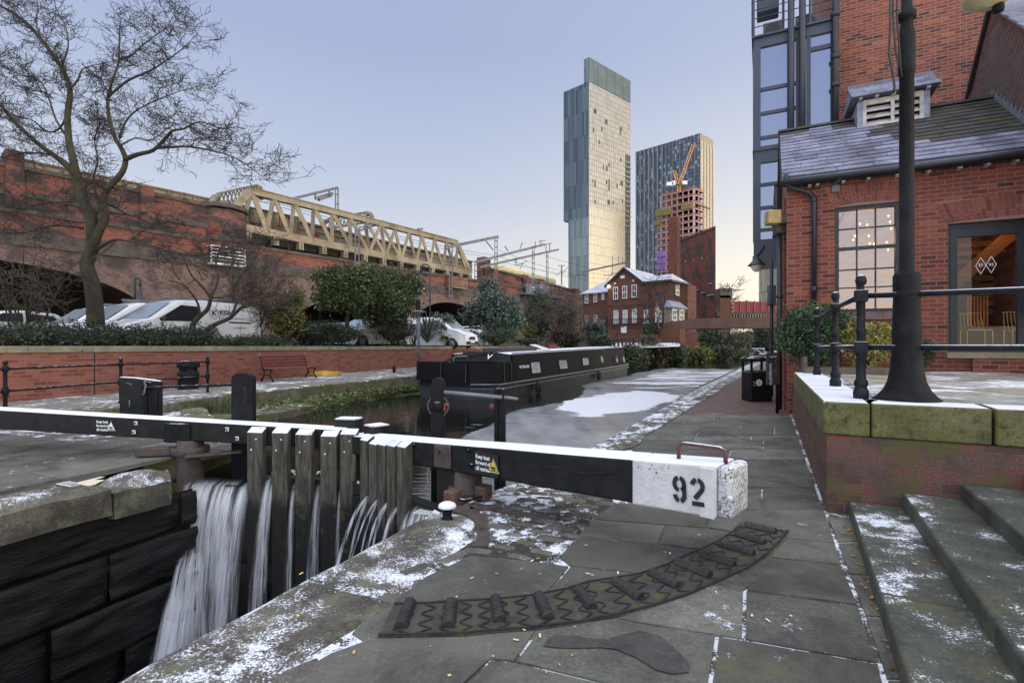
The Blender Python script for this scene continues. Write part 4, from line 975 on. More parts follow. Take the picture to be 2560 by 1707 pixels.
# louvred roof vent on the ridge
vb = thing('roof_vent', 'white louvred roof vent with its own small slate roof on the ridge', 'roof vent', WR.px(2240,300))
Wv = Wall((rdg+FD*1.0-RWD*.55)[:2], FD[:2])
a0, zb0 = Wv.uz(2143,330); a1, zt0 = Wv.uz(2325,205); _, zb1 = Wv.uz(2325,307); zlo = min(zb0, zb1)-.1; zt_ = Wv.uz(2230,243)[1]+.03; zl_ = Wv.uz(2230,311)[1]
mb = MB(); mb.wbox(Wv, a0, a1, zlo-.5, zl_-.02, -1.0, .0); mb.wbox(Wv, a0, a0+.12, zl_-.02, zt_-.02, -1.0, .01); mb.wbox(Wv, a1-.12, a1, zl_-.02, zt_-.02, -1.0, .01); mb.build('lead_base', M['lead'], vb)
mb = MB(); mid = (a0+a1)/2
for u in (a0+.12, mid-.035, a1-.19): mb.wbox(Wv, u, u+.07, zl_, zt_, -.05, .012)
mb.wbox(Wv, a0+.19, a1-.19, zt_-.12, zt_, -.05, .008); mb.wbox(Wv, a0+.19, a1-.19, zl_, zl_+.05, -.05, .008)
mb.build('louvre_frame', M['paint_off'], vb)
for k in range(3):
 mb = MB(); z = lerp(zl_+.05, zt_-.12, k/3)
 for s0_, s1_ in ((a0+.19, mid-.035),(mid+.035, a1-.19)):
  mb.hexa([Wv.pt(s0_,z,.005),Wv.pt(s1_,z,.005),Wv.pt(s1_,z+.12,-.12),Wv.pt(s0_,z+.12,-.12)],[Wv.pt(s0_,z+.03,.005),Wv.pt(s1_,z+.03,.005),Wv.pt(s1_,z+.15,-.12),Wv.pt(s0_,z+.15,-.12)])
 mb.build('louvre', M['paint_off'], vb)
mb = MB(); mb.wbox(Wv, a0+.1, a1-.1, zl_, zt_, -.9, -.16); mb.build('vent_core', M['dark_void'], vb)
for k in range(5): mb = MB(); u = lerp(a0+.02, a1-.08, k/4); mb.wbox(Wv, u, u+.07, zt_-.01, zt_+.07, -.02, .14); mb.build('rafter_foot', M['paint_off'], vb)
mb = MB()
for j in range(3):
 u = a0-.15
 while u < a1+.1:
  w = rg.uniform(.3,.42); mb.new(); z0 = zt_+.04+j*.15; o_ = .22-j*.21
  mb.hexa([Wv.pt(u+.004,z0,o_),Wv.pt(min(u+w,a1+.16)-.004,z0,o_),Wv.pt(min(u+w,a1+.16)-.004,z0+.19,o_-.27),Wv.pt(u+.004,z0+.19,o_-.27)],[Wv.pt(u+.004,z0+.035,o_),Wv.pt(min(u+w,a1+.16)-.004,z0+.035,o_),Wv.pt(min(u+w,a1+.16)-.004,z0+.20,o_-.27),Wv.pt(u+.004,z0+.20,o_-.27)]); u += w
mb.hexa([Wv.pt(a0-.15,zt_+.04,.2),Wv.pt(a1+.16,zt_+.04,.2),Wv.pt(a1+.16,zt_+.04,-1.2),Wv.pt(a0-.15,zt_+.04,-1.2)],[Wv.pt(a0-.15,zt_+.045,.2),Wv.pt(a1+.16,zt_+.045,.2),Wv.pt(a1+.16,zt_+.46,-.46),Wv.pt(a0-.15,zt_+.46,-.46)])
mb.bar(Wv.pt(a0-.15,zt_+.52,-.45), Wv.pt(a1+.16,zt_+.52,-.45), .16, .09)
mb.build('vent_roof', M['slate_frost'], vb)
# camera, floodlight
t = thing('security_camera', 'small grey security camera under the slate eaves', 'security camera', WR.px(2090,474))
mb = MB(); mb.s = True; mb.tube([WR.px(2090,458,.10), WR.px(2100,447,.28)], .055, 12); mb.build('camera_body', M['steel_grey'], t)
mb = MB(); u, z = WR.uz(2089,467); mb.wbox(WR, u-.07, u+.07, z-.12, z+.02, 0, .05); mb.tube([WR.pt(u,z,.03), WR.pt(u,z+.1,.1)], .02, 8); mb.build('bracket', M['steel_grey'], t)
t = thing('floodlight', 'brass coloured box floodlight on the brick corner', 'floodlight', F0+V(0,0,4.3))
mb = MB(); mb.s = False; c = P(1932,545,11.3); mb.box(c, (.27,.28,.30), -.15); mb.build('lamp_box', mk('brass_box', (.28,.20,.06), (.40,.30,.10), 6, .6, dirt=(.12,.09,.05)), t, bevel=.015)
mb = MB(); mb.box(c+V(.21,.05,-.02), (.14,.12,.18), -.15); mb.build('bracket', M['plastic_black'], t)
# ---- big brick warehouse behind with steel and glass bay
bw = thing('brick_warehouse', 'tall red brick warehouse rising behind the frosted slate roof', 'building', (10,18,0))
B0 = F0+RWD*5.62; WB = Wall(B0[:2], FD[:2])
mb = MB(); uB = WB.uz(2094,200)[0]; mb.wbox(WB, uB, 14, 0, 24, -9, 0); mb.build('wall', M['brick_red'], bw)
WG = WB.off(.75); gx = lambda x, y: WG.uz(x, y)
gl_, gb = WG.uz(1884,641); gr_ = WG.uz(2096,500)[0]
bay = thing('glazed_bay', 'navy steel and glass bay tower fixed to the warehouse over the towpath', 'building', WG.pt((gl_+gr_)/2, gb))
z_at = lambda y: WG.uz(1900, y)[1]
bands = [(gb, z_at(599)), (z_at(408), z_at(378)), (z_at(119), z_at(95))]
pn = MB(); fm = MB(); dp = 2.2
for z0, z1 in bands: fm.wbox(WG, gl_, gr_, z0, z1, -dp, 0)
fm.wbox(WG, gl_-.05, gr_, bands[2][1], bands[2][1]+.06, -dp, .08); fm.wbox(WG, gl_-.03, gr_, bands[1][1], bands[1][1]+.05, -dp, .05); fm.wbox(WG, gl_-.03, gr_, gb-.14, gb, -dp, .03)
uc = [gl_, gl_+.22, gx(1968,300)[0], gx(2014,300)[0], gx(2027,300)[0], gx(2081,300)[0], gr_]
for z0, z1 in ((bands[0][1], bands[1][0]), (bands[1][1]+.05, bands[2][0])):
 fm.wbox(WG, gl_-.02, gl_+.2, z0, z1, -dp*.3, -.0); fm.wbox(WG, gl_, gl_+.2, z0, z1, -dp, -dp+.2)
 fm.wbox(WG, gx(2017,300)[0], gx(2027,300)[0], z0, z1, -.15, -.01); fm.wbox(WG, gx(2081,300)[0], gr_, z0, z1, -.15, -.01); fm.wbox(WG, gx(1990,300)[0], gx(1998,300)[0], z0, z1, -.15, -.01)
for y in (224,284,345,370): fm.wbox(WG, gl_+.2, gx(1992,300)[0], z_at(y)-.05, z_at(y)+.05, -.12, -.02)
fm.wbox(WG, gx(2017,300)[0], gr_, WG.uz(2050,118)[1]-.06, WG.uz(2050,118)[1]+.06, -.12, -.02)
for y in (462,520,575): fm.wbox(WG, gl_+.2, gx(1992,300)[0], z_at(y)-.05, z_at(y)+.05, -.12, -.02)
fm.build('frame', M['navy'], bay)
pn.wbox(WG, gl_+.05, gr_-.05, gb+.1, bands[2][0], -.10, -.07);
pn.build('glazing', M['glass_bay'], bay)
mb = MB(); mb.wbox(WG, gl_+.3, gr_-.1, gb, bands[2][0], -dp, -dp+.05); mb.build('back_panel', mk('blind', (.30,.32,.36), (.42,.45,.5), 2, .7), bay)
for px, r_ in ((1977,.11),(2005,.11)):
 mb = MB(); mb.s = True; q = WG.px(px, 300, .16); mb.tube([V(q.x,q.y,4.9), V(q.x,q.y,20)], r_*.85, 14); mb.build('column', M['navy'], bay)
mb = MB(); mb.s = True; q = WG.px(2087,300,.12); mb.tube([V(q.x,q.y,6), V(q.x,q.y,16.5)], .09, 12)
for y in (45,150,220): mb.lathe(WG.px(2087,y,.12), [(.10,-.06),(.13,0),(.13,.06),(.1,.1)], 12)
mb.build('downpipe', M['navy_dark'], bay)
# roof deck railing and air conditioners
zd = bands[2][1]+.06
mb = MB(); mb.s = True
for k in range(1, 7): mb.tube([WG.pt(gl_-.05,zd+k*.27,.05), WG.pt(gr_-.1,zd+k*.27,.05)], .014, 6); mb.tube([WG.pt(gl_-.05,zd+k*.27,.05), WG.pt(gl_-.05,zd+k*.27,-dp)], .014, 6)
mb.s = False
for u in (gl_, gx(1958,50)[0], gx(2025,50)[0]): mb.bar(WG.pt(u,zd,.05), WG.pt(u,zd+1.75,.07), .04, .06)
mb.build('deck_railing', M['navy'], bay)
def aircon(px0, px1, y0, y1, o, lab):
 u0, z1 = WG.uz(px0, y0); u1, z0 = WG.uz(px1, y1)
 t = thing('air_conditioner', lab, 'air conditioner', WG.pt((u0+u1)/2, zd, -o)); z0 = zd+.03
 mb = MB(); mb.wbox(WG, u0, u1, z0, z1, -o-.35, -o); mb.build('casing', M['steel_dim'], t, bevel=.02)
 mb = MB(); mb.s = True; c = WG.pt(lerp(u0,u1,.45), (z0+z1)/2, -o+.012); r_ = (z1-z0)*.40; ax = WG.d
 mb.add([c]+[c+ax*(r_*math.cos(a*math.pi/12))+V(0,0,r_*math.sin(a*math.pi/12)) for a in range(24)], [[0,1+i,1+(i+1)%24] for i in range(24)]); mb.build('fan_grille', M['plastic_black'], t)
M['steel_dim'] = mk('steel_dim', (.06,.066,.08), (.10,.11,.125), 3, .6)
aircon(1908,1960,44,82,.35,'grey air conditioner with round fan near the left end of the roof deck'); aircon(1992,2053,15,62,.55,'dark air conditioner behind the twin navy columns')
t = thing('ventilation_duct', 'upright grey ventilation duct on the roof deck', 'duct', WG.px(1930,60))
mb = MB(); u = gx(1920,20)[0]; mb.wbox(WG, u-.32, u+.32, zd+1.02, zd+3.2, -1.1, -.5); mb.build('duct_body', M['navy'], t, bevel=.03)
mb = MB(); mb.wbox(WG, u-.1, u+.1, zd+1.75, zd+1.95, -.5, -.49); mb.build('duct_label', M['white_paint'], t)
# wall lamp under the bay, gate post behind
t = thing('wall_lamp', 'small dark wall lamp with pale glass hung below the glazed bay', 'wall lamp', WG.px(1892,668))
mb = MB(); mb.s = True; c = WG.px(1892,665,.1); mb.lathe(c, [(.28,0),(.24,.03),(.14,.14),(.05,.24),(.02,.3)], 16); mb.tube([c+V(0,0,.3), c+V(.25,0,.62)], .03, 8); mb.build('shade', M['navy_dark'], t)
mb = MB(); mb.s = True; mb.lathe(c, [(.02,-.2),(.1,-.17),(.17,-.06),(.19,0)], 14); mb.build('glass', mk('lamp_glass', (.6,.58,.5), (.7,.68,.6), 4, .3), t)
# rain pipe with hopper on the side wall
t = thing('rain_pipe', 'black cast iron rain pipe with brass hopper beside the side wall', 'rain pipe', (6.05,11.9,0))
mb = MB(); mb.s = True; q = WSd.pt(.25,0,.14); mb.tube([V(q.x,q.y,.05), V(q.x,q.y,4.1)], .055, 12); mb.lathe(V(q.x,q.y,2.6), [(.055,0),(.07,.02),(.07,.08),(.055,.1)], 12); mb.build('pipe', M['navy_dark'], t)
mb = MB(); mb.box(V(q.x,q.y,4.18), (.22,.22,.2)); mb.box(V(q.x,q.y,4.32), (.27,.27,.1)); mb.build('hopper', M['rust_dark'], t, bevel=.02)
# netted gable wall (right)
gb_ = thing('gable_wing', 'tall brick gable wing covered in wire netting on the far right', 'building', (11.2,12,0))
R0 = V(11.2,11.9,0); Wg = Wall(R0[:2], RWD[:2])
mb = MB(); mb.extr([Wg.pt(-6,2), Wg.pt(1.9,2), Wg.pt(1.9,7.75), Wg.pt(.08,9.45), Wg.pt(-3.6,6.4), Wg.pt(-6,6.4)], -Wg.n*6); mb.build('wall', brick('brick_net', [(.10,.045,.04),(.16,.062,.052),(.20,.08,.06),(.24,.09,.06)], (.14,.11,.095), slo=.5, shi=.85, soot=(.09,.055,.048)), gb_)
mb = MB(); mb.bar(Wg.pt(1.95,7.7,.03), Wg.pt(.08,9.5,.03), .12, .10, Wg.n); mb.build('barge_board', M['navy_dark'], gb_)
mb = MB(); a, b_ = Wg.pt(.08,9.47,.1), Wg.pt(-3.6,6.42,.1)
for k in range(9):
 p, q = lerp(a,b_,k/9), lerp(a,b_,(k+1)/9); mb.new(); w = FD*6; h = V(0,0,.04); mb.hexa([p,q,q+w,p+w],[p+h,q+h*2,q+w+h*2,p+w+h])
mb.build('roof', M['slate_frost'], gb_)
mb = MB()
for k in range(46):
 for s in (1,-1):
  u0 = -3.2+k*.11; z0 = 5.6; u1 = u0+s*1.9; z1 = z0+3.2
  # clip to gable outline
  for st in range(8):
   a = st/8; b2 = (st+1)/8; ua, ub = lerp(u0,u1,a), lerp(u0,u1,b2); za, zb_ = lerp(z0,z1,a), lerp(z0,z1,b2)
   lim = lambda u: 9.4-(u-.08)*.93 if u > .08 else 9.4+(u-.08)*.83
   if zb_ < lim(ub)-.05 and -3.2 < ub < 1.85 and -3.2 < ua < 1.85: mb.bar(Wg.pt(ua,za,.05), Wg.pt(ub,zb_,.05), .006, .006)
mb.build('wire_netting', M['steel_grey'], gb_)
mb = MB()
for k in range(14):
 v = k/14; p = rdg+RWD*-.02+(eave-rdg)*v; q = V(0,0,H)
 pp_ = Wg.pt(-2.78*v-.0, lerp(RZ+.05,EZ-.1,v), .03); mb.box(pp_+V(0,0,.1), (.02,.22,.26), math.atan2(RWD.y,RWD.x)-math.pi/2)
mb.build('flashing', M['lead'], gb_)
# ================================================================ LOCK GATES
def gate_wall(a, b_):
 w = Wall(a[:2], (b_-a)[:2]); return w
WLg = gate_wall(AP, HL); WRg = gate_wall(AP, HR)      # u runs from the mitre outwards
LL = (HL-AP).length; LR = (HR-AP).length
M['plank'] = mk('plank', (.026,.024,.019), (.125,.117,.09), 6, .75, .7, 40, stretch=(4,4,.6), moss=(.06,.06,.015), mscale=4, mlo=.55, mhi=.68, snow=.75, sscale=12, nz=.35, grain=.45, wet=-.42)
def zl_beam(W, px, py): return W.uz(px, py)
def beam_mesh(W, u0, u1, zt0, zt1, zb0, zb1, th, seg=40):
 mb = MB(); vs = []
 for i in range(seg+1):
  t = i/seg; u = lerp(u0,u1,t); zt, zb = lerp(zt0,zt1,t), lerp(zb0,zb1,t); w = .012*noise.noise(V(u*1.3,1,zt0*7))
  vs.append([W.pt(u,zb,w),W.pt(u,zt,w),W.pt(u,zt,-th+w),W.pt(u,zb,-th+w)])
 for i in range(seg):
  for k in range(4): a,b_,c,d = vs[i][k],vs[i+1][k],vs[i+1][(k+1)%4],vs[i][(k+1)%4]; mb.add([a,b_,c,d],[[0,1,2,3]])
 mb.add(vs[0],[[0,1,2,3]]); mb.add(vs[-1],[[3,2,1,0]]); return mb
def weld(o, d=.0005):
 m_ = o.modifiers.new('weld','WELD'); m_.merge_threshold = d
 o.modifiers.move(len(o.modifiers)-1, 0); return o
def keep_sign(W, px, py, k, o, parent, tri_mat, plate=True, lab='cill warning sign'):
 """black plate with three lines of white lettering and a warning triangle; px,py = top left of the lettering"""
 u0, z1 = W.uz(px, py); d = W.d if W.uz(px+20, py)[0] > u0 else -W.d
 z0_ = z1; q = lambda a, b_: W.pt(0,0,o)+V(0,0,0)
 O = W.pt(u0, z1, o)
 sl = (W.px(px+100, py)-W.px(px, py));
 B = frame(O, d, (0,0,1))
 mb = MB()
 if plate: mb.m = 1; mb.extr([B @ V(-.02*k, .05*k, -.002), B @ V(.43*k, .05*k, -.002), B @ V(.43*k,-.25*k,-.002), B @ V(-.02*k,-.25*k,-.002)], W.n*.003);
 mb.m = 0; ms = []
 for i, s in enumerate(('Keep boat','forward of','cill marker')):
  me = text(s, .078*k, B @ Matrix.Translation((0,-.02*k-.078*k*i*1.02,.0025)), M['lettering_white'], align='LEFT', depth=.0005, bold=.0012, sx=.84); ms.append(me)
 j = joinm(ms, 'j'); mb.add(j.v, j.f)
 tri = lambda s, cx, cy, zz: [B @ V(cx-s*.5, cy-s*.45, zz), B @ V(cx+s*.5, cy-s*.45, zz), B @ V(cx, cy+s*.45, zz)]
 cx, cy = .345*k, -.095*k
 mb.m = 0; mb.add(tri(.215*k,cx,cy,.002),[[0,1,2]]); mb.m = 1; mb.add(tri(.198*k,cx,cy+.002,.0032),[[0,1,2]]); mb.m = 2; mb.add(tri(.165*k,cx,cy+.002,.0044),[[0,1,2]])
 mb.m = 1; P2 = lambda x, y: B @ V(cx+x*k, cy+y*k, .0056)
 mb.add([P2(-.045,-.045),P2(.035,-.055),P2(.045,-.03),P2(.02,-.022),P2(-.035,-.018)],[[0,1,2,3,4]]); mb.add([P2(-.045,-.062),P2(.045,-.062),P2(.045,-.056),P2(-.045,-.056)],[[0,1,2,3]])
 return mb.build('warning_sign', [M['lettering_white'], M['lettering_black'], tri_mat], parent)
# ---------------- left gate
gl = thing('lock_gate', 'left lock gate with five broad weathered planks and a long black beam', 'lock gate', HL+V(0,0,-2.6), 0, 'lock gates')
uo, zt0 = WLg.uz(860,1074); u1_, zt1 = WLg.uz(-60,1022); _, zb1 = WLg.uz(-60,1070); _, zb0 = WLg.uz(640,1110)
zt0 = WLg.uz(870,1076)[1]; uL0 = .06; uL1 = WLg.uz(-160,1020)[0]
zA = lambda u: lerp(WLg.uz(870,1076)[1], WLg.uz(0,1025)[1], (u-WLg.uz(870,1076)[0])/(WLg.uz(0,1025)[0]-WLg.uz(870,1076)[0]))
mb = beam_mesh(WLg, uL0, uL1, zA(uL0), zA(uL1), zA(uL0)-.26, zA(uL1)-.285, .30); bm = weld(mb.build('balance_beam', M['black_paint'], gl)); bv = bm.modifiers.new('bevel','BEVEL'); bv.width=.018; bv.segments=2; bv.limit_method='ANGLE'
keep_sign(WLg, 244, 1051, .69, .016, gl, M['lettering_white'], False)
uP = WLg.uz(634,1200)[0]; mb = MB(); mb.wbox(WLg, -.02, uP, -2.9, -.24, -.14, .0); mb.wbox(WLg, uP, LL-.05, -2.9, -.37, -.14, .0); mb.build('gate_leaf', M['wood_dark'], gl)
for z in (-.75,-1.5):
 mb = MB(); mb.wbox(WLg, 0, LL, z-.12, z+.12, 0, .06); mb.build('cross_rail', M['wood_dark'], gl)
for (x0, x1, yt, tilt) in ((631,668,1067,0),(692,730,1068,.0),(750,789,1072,0),(812,851,1076,0),(860,899,1071,0)):
 ua, ub = sorted((WLg.uz(x0,1200)[0], WLg.uz(x1,1200)[0])); z1 = WLg.uz(x0,yt)[1]-.0
 mb = MB(); mb.new(); mb.hexa([WLg.pt(ua,-2.9,.11),WLg.pt(ub,-2.9,.11),WLg.pt(ub,-2.9,.0),WLg.pt(ua,-2.9,.0)],[WLg.pt(ua,z1-.05,.11),WLg.pt(ub,z1-.05,.11),WLg.pt(ub,z1+.01,.012),WLg.pt(ua,z1+.01,.012)])
 pl = mb.build('plank', M['plank'], gl, bevel=.006)
 for k, (fu, dz) in enumerate(((.62,.14),(.3,.28))):
  mb = MB(); mb.s = True; c = WLg.pt(lerp(ub,ua,fu), z1-dz, .112); mb.tube([c, c+WLg.n*.006], .012, 8); mb.build('bolt', M['white_paint'], pl)
# heel post, strap plate and collar
hu = LL-.02
mb = MB(); mb.s = True; c = WLg.pt(hu,0,-.1); zb_ = zA(hu)-.27; mb.tube([V(c.x,c.y,-2.8), V(c.x,c.y,zb_)], .165, 18); mb.build('heel_post', M['rust_dark'], gl)
mb = MB(); mb.wbox(WLg, *sorted((WLg.uz(412,1100)[0], WLg.uz(477,1100)[0])), zA(hu)-.30, zA(hu)-.03, .0, .03); mb.build('strap_plate', M['black_iron'], gl, bevel=.012)
mb = MB(); mb.s = True; mb.lathe(V(c.x,c.y,.02), [(.17,0),(.235,.0),(.235,.10),(.17,.10)], 20); mb.s = False
mb.box(V(c.x-.42,c.y-.12,.07), (.42,.12,.11), .25); mb.bar(V(c.x+.1,c.y-.28,.03), V(c.x+.75,c.y-.05,.06), .14, .03); mb.build('collar', M['rust_dark'], gl, bevel=.008)
for x, y in ((342,1057),(337,1079),(444,1070),(570,1072),(595,1095)):
 mb = MB(); q = WLg.px(x,y,.016); mb.box(q, (.05,.008,.05), ax=(WLg.d,WLg.n,V(0,0,1))); mb.build('bolt_plate', M['white_paint'], gl)
 if x != 444:
  mb = MB(); mb.s = True; mb.tube([q, q+WLg.n*.025], .012, 8); mb.build('bolt', M['rust'], gl)
# mitre posts
mb = MB(); q = WLg.pt(.10,0,-.32); z1 = zA(0)+.12; mb.box(V(q.x,q.y,(z1-2.8)/2), (.32,.22,z1+2.8), math.atan2(WLg.d.y,WLg.d.x)); mb.build('mitre_post', M['black_paint'], gl, bevel=.015)
# paddle stand on the left gate
def paddle_post(W, px0, px1, pytop, o, z0, parent, round_=.1, th=.1, slot=True):
 u0, u1 = sorted((W.uz(px0,1000)[0], W.uz(px1,1000)[0])); z1 = W.uz(px0,pytop)[1]; n_ = 10; c = (u0+u1)/2; w = (u1-u0)/2
 pts = [W.pt(u0,z0,o),W.pt(u1,z0,o)]
 for i in range(n_+1): a = math.pi*i/n_; pts.append(W.pt(c+w*math.cos(a), z1-round_+round_*math.sin(a)**.7, o))
 mb = MB(); mb.extr(pts, -W.n*th); return mb.build('paddle_post', M['lamp_iron'], parent, bevel=.01), (u0,u1,z1)
WLp = WLg.off(-.32)
pg = thing('paddle_gear', 'broad dark paddle post with a toothed slot standing behind the left beam', 'paddle gear', WLp.px(605,1105), 0, 'paddle gear on the lock')
pp_, (u0,u1,z1) = paddle_post(WLp, 577, 630, 932, 0, -.9, pg)
mb = MB(); mb.wbox(WLp, *sorted((WLp.uz(608,980)[0],WLp.uz(617,980)[0])), WLp.uz(612,1014)[1], WLp.uz(612,967)[1], -.01, .006)
mb.build('slot', M['dark_void'], pg)
mb = MB()
for k in range(13): z = lerp(WLp.uz(612,1012)[1], WLp.uz(612,969)[1], k/12); mb.wbox(WLp, *sorted((WLp.uz(607,980)[0],WLp.uz(614,980)[0])), z-.004, z+.006, .006, .016)
mb.build('rack_teeth', M['black_iron'], pg)
q0 = WLp.px(580,962,-.04); q1 = P(392,968,9.3); q2 = P(340,970,9.75)
mb = MB(); mb.s = True; mb.tube([q0, q1, q2], .022, 10); mb.build('drive_rod', M['black_iron'], pg)
# board with small stand on the island
tb = thing('ground_paddle_stand', 'black timber board and small iron stand on the far lock side', 'paddle gear', P(350,1068,9.5), 0, 'paddle gear on the lock')
WBd = Wall(P(350,1000,9.6)[:2], (1,.06))
mb = MB(); pts = [WBd.px(298,1075),WBd.px(398,1075),WBd.px(398,953),WBd.px(388,951),WBd.px(335,944),WBd.px(298,942)]; mb.extr(pts, -WBd.n*.12); mb.build('board', M['black_paint'], tb, bevel=.01)
mb = MB(); mb.wbox(WBd.off(.15), *sorted((WBd.off(.15).uz(357,1000)[0],WBd.off(.15).uz(366,1000)[0])), -.1, WBd.off(.15).uz(360,953)[1], -.06, 0); mb.wbox(WBd.off(.15), *sorted((WBd.off(.15).uz(380,1000)[0],WBd.off(.15).uz(392,1000)[0])), -.1, WBd.off(.15).uz(360,953)[1], -.06, 0)
mb.wbox(WBd.off(.12), *sorted((WBd.off(.15).uz(357,1000)[0],WBd.off(.15).uz(392,1000)[0])), -.1, WBd.off(.15).uz(360,955)[1], -.03, 0)
mb.build('stand', M['black_iron'], tb, bevel=.008)
mb = MB(); mb.s = True; a = WBd.px(318,958,.01); mb.tube([a, a+V(.08,0,-.01), a+V(.09,0,-.06)], .01, 6); a = WBd.px(325,1000,.01); mb.tube([a, a+V(0,0,-.14)], .012, 6); a = WBd.px(378,956,.2); mb.tube([a, a+V(.03,0,-.03), a+V(0,0,-.18), a+V(-.03,0,-.22)], .016, 6); mb.build('catch', M['steel_grey'], tb)
# ---------------- right gate
gr = thing('lock_gate', 'right lock gate whose black beam ends in a white block numbered 92', 'lock gate', HR+V(0,0,-2.6), 0, 'lock gates')
uE, zE1 = WRg.uz(1829,1169); _, zE0 = WRg.uz(1829,1303)
uS, zS1 = WRg.uz(922,1093); zS0 = WRg.uz(1013,1158)[1]
zT = lambda u: lerp(zS1, zE1, (u-uS)/(uE-uS)); uq = WRg.uz(1013,1158)[0]; zB = lambda u: lerp(zS0, zE0, (u-uq)/(uE-uq))
uW = WRg.uz(1581,1180)[0]; th = .335
mb = beam_mesh(WRg, -.05, uW, zT(-.05), zT(uW), zB(-.05), zB(uW), th); bm = weld(mb.build('balance_beam', M['black_paint'], gr)); bv = bm.modifiers.new('bevel','BEVEL'); bv.width=.02; bv.segments=2; bv.limit_method='ANGLE'
M['white_block'] = mk('white_block', (.55,.55,.54), (.70,.70,.70), 5, .6, .5, 40, snow=1.15, sscale=20, moss=(.10,.10,.095), mscale=9, mlo=.615, mhi=.66)
mb = beam_mesh(WRg, uW+.001, uE-.10, zT(uW), zT(uE-.10), zB(uW), zB(uE-.10), th, 12); wbk = weld(mb.build('white_end', M['white_block'], gr)); bv = wbk.modifiers.new('bevel','BEVEL'); bv.width=.012; bv.segments=2; bv.limit_method='ANGLE'
m = mk('white_crackle', (.55,.55,.54), (.66,.66,.66), 5, .7, .6, 60, snow=1.1, sscale=20); n, l = m.node_tree.nodes, m.node_tree.links; b = n['Principled BSDF']
vr = nn(n, 'ShaderNodeTexVoronoi', Scale=34.0); vr.feature = 'DISTANCE_TO_EDGE'; dn = noi(n, l, pos(n, l), 9, 3); vmx = n.new('ShaderNodeVectorMath'); vmx.operation = 'MULTIPLY_ADD'
cb = n.new('ShaderNodeCombineXYZ'); l.new(dn, cb.inputs[0]); l.new(dn, cb.inputs[2]); l.new(cb.outputs[0], vmx.inputs[0]); vmx.inputs[1].default_value = (.09,.09,.09); l.new(pos(n, l), vmx.inputs[2]); l.new(vmx.outputs[0], vr.inputs['Vector'])
ck = smooth(n, l, vr.outputs['Distance'], .02, .12); pch = smooth(n, l, noi(n, l, pos(n, l), 16, 6, .8), .46, .58)
oldc = b.inputs['Base Color'].links[0].from_socket; cc = mixc(n, l, math_(n, l, 'MAXIMUM', ck, pch), (.05,.05,.047), oldc); l.new(cc, b.inputs['Base Color'])
mb = beam_mesh(WRg, uE-.098, uE, zT(uE-.10)-.002, zT(uE)-.002, zB(uE-.10)+.002, zB(uE)+.002, th-.004, 3); ce = weld(mb.build('cracked_end', m, gr)); bv = ce.modifiers.new('bevel','BEVEL'); bv.width=.035; bv.segments=3; bv.limit_method='ANGLE'
mb = MB(); uk = uE-.21; mb.hexa([WRg.pt(uk,zB(uk)-.004,.006),WRg.pt(uk+.10,zB(uk)-.004,.006),WRg.pt(uk+.10,zB(uk)-.004,-th-.006),WRg.pt(uk,zB(uk)-.004,-th-.006)],[WRg.pt(uk,zT(uk)-.012,.006),WRg.pt(uk+.10,zT(uk)-.010,.006),WRg.pt(uk+.10,zT(uk)-.010,-th-.006),WRg.pt(uk,zT(uk)-.012,-th-.006)]); mb.build('end_band', M['white_block'], gr, bevel=.004)
# stencilled 92
def stencil(pts, w, gaps=()): pass
B = frame(WRg.px(1722,1228,.012), WRg.d, (0,0,1)); B2 = B
dz_ = (WRg.px(1750,1231)-WRg.px(1690,1223)).normalized()
B = frame(WRg.px(1722,1226,.012), V(WRg.d.x,WRg.d.y,.055), (0,0,1))
hN = .176; sw = .031
mb = MB()
def stroke(path, w, closed=False):
 for i in range(len(path)-1):
  a, b_ = V(*path[i],0), V(*path[i+1],0); d = (b_-a).normalized(); nr = V(-d.y,d.x,0)*w/2; e = d*w*.0
  pa, pb = (V(*path[i-1],0) if i else None), (V(*path[i+2],0) if i+2 < len(path) else None)
  na = nr if pa is None else (((d+(a-pa).normalized()).normalized()).cross(V(0,0,-1)))*w/2; nb = nr if pb is None else (((d+(pb-b_).normalized()).normalized()).cross(V(0,0,-1)))*w/2
  mb.add([B @ (a-na), B @ (b_-nb), B @ (b_+nb), B @ (a+na)], [[0,1,2,3]])
def arc(cx, cy, rx, ry, a0, a1, n_=14): return [(cx+rx*math.cos(R(lerp(a0,a1,i/n_))), cy+ry*math.sin(R(lerp(a0,a1,i/n_)))) for i in range(n_+1)]
x9 = -.062; stroke(arc(x9,.040,.034,.042,100,262), sw); stroke(arc(x9,.040,.034,.042,80,0,10)+[(x9+.034,-.02)]+arc(x9,-.03,.034,.046,0,-78,8), sw); stroke(arc(x9,-.03,.034,.046,-102,-175,8), sw); stroke(arc(x9,.040,.034,.042,-20,-72,5), sw*.8)
x2 = .066; stroke(arc(x2,.04,.036,.042,170,100,7), sw); stroke(arc(x2,.04,.036,.042,82,-38,14)+[(x2-.022,-.045)], sw); stroke([(x2-.042,-.078),(x2+.042,-.078)], sw)
mb.build('number_92', M['lettering_black'], gr)
keep_sign(WRg, 1192, 1135, .70, .014, gr, M['sign_yellow'], True)
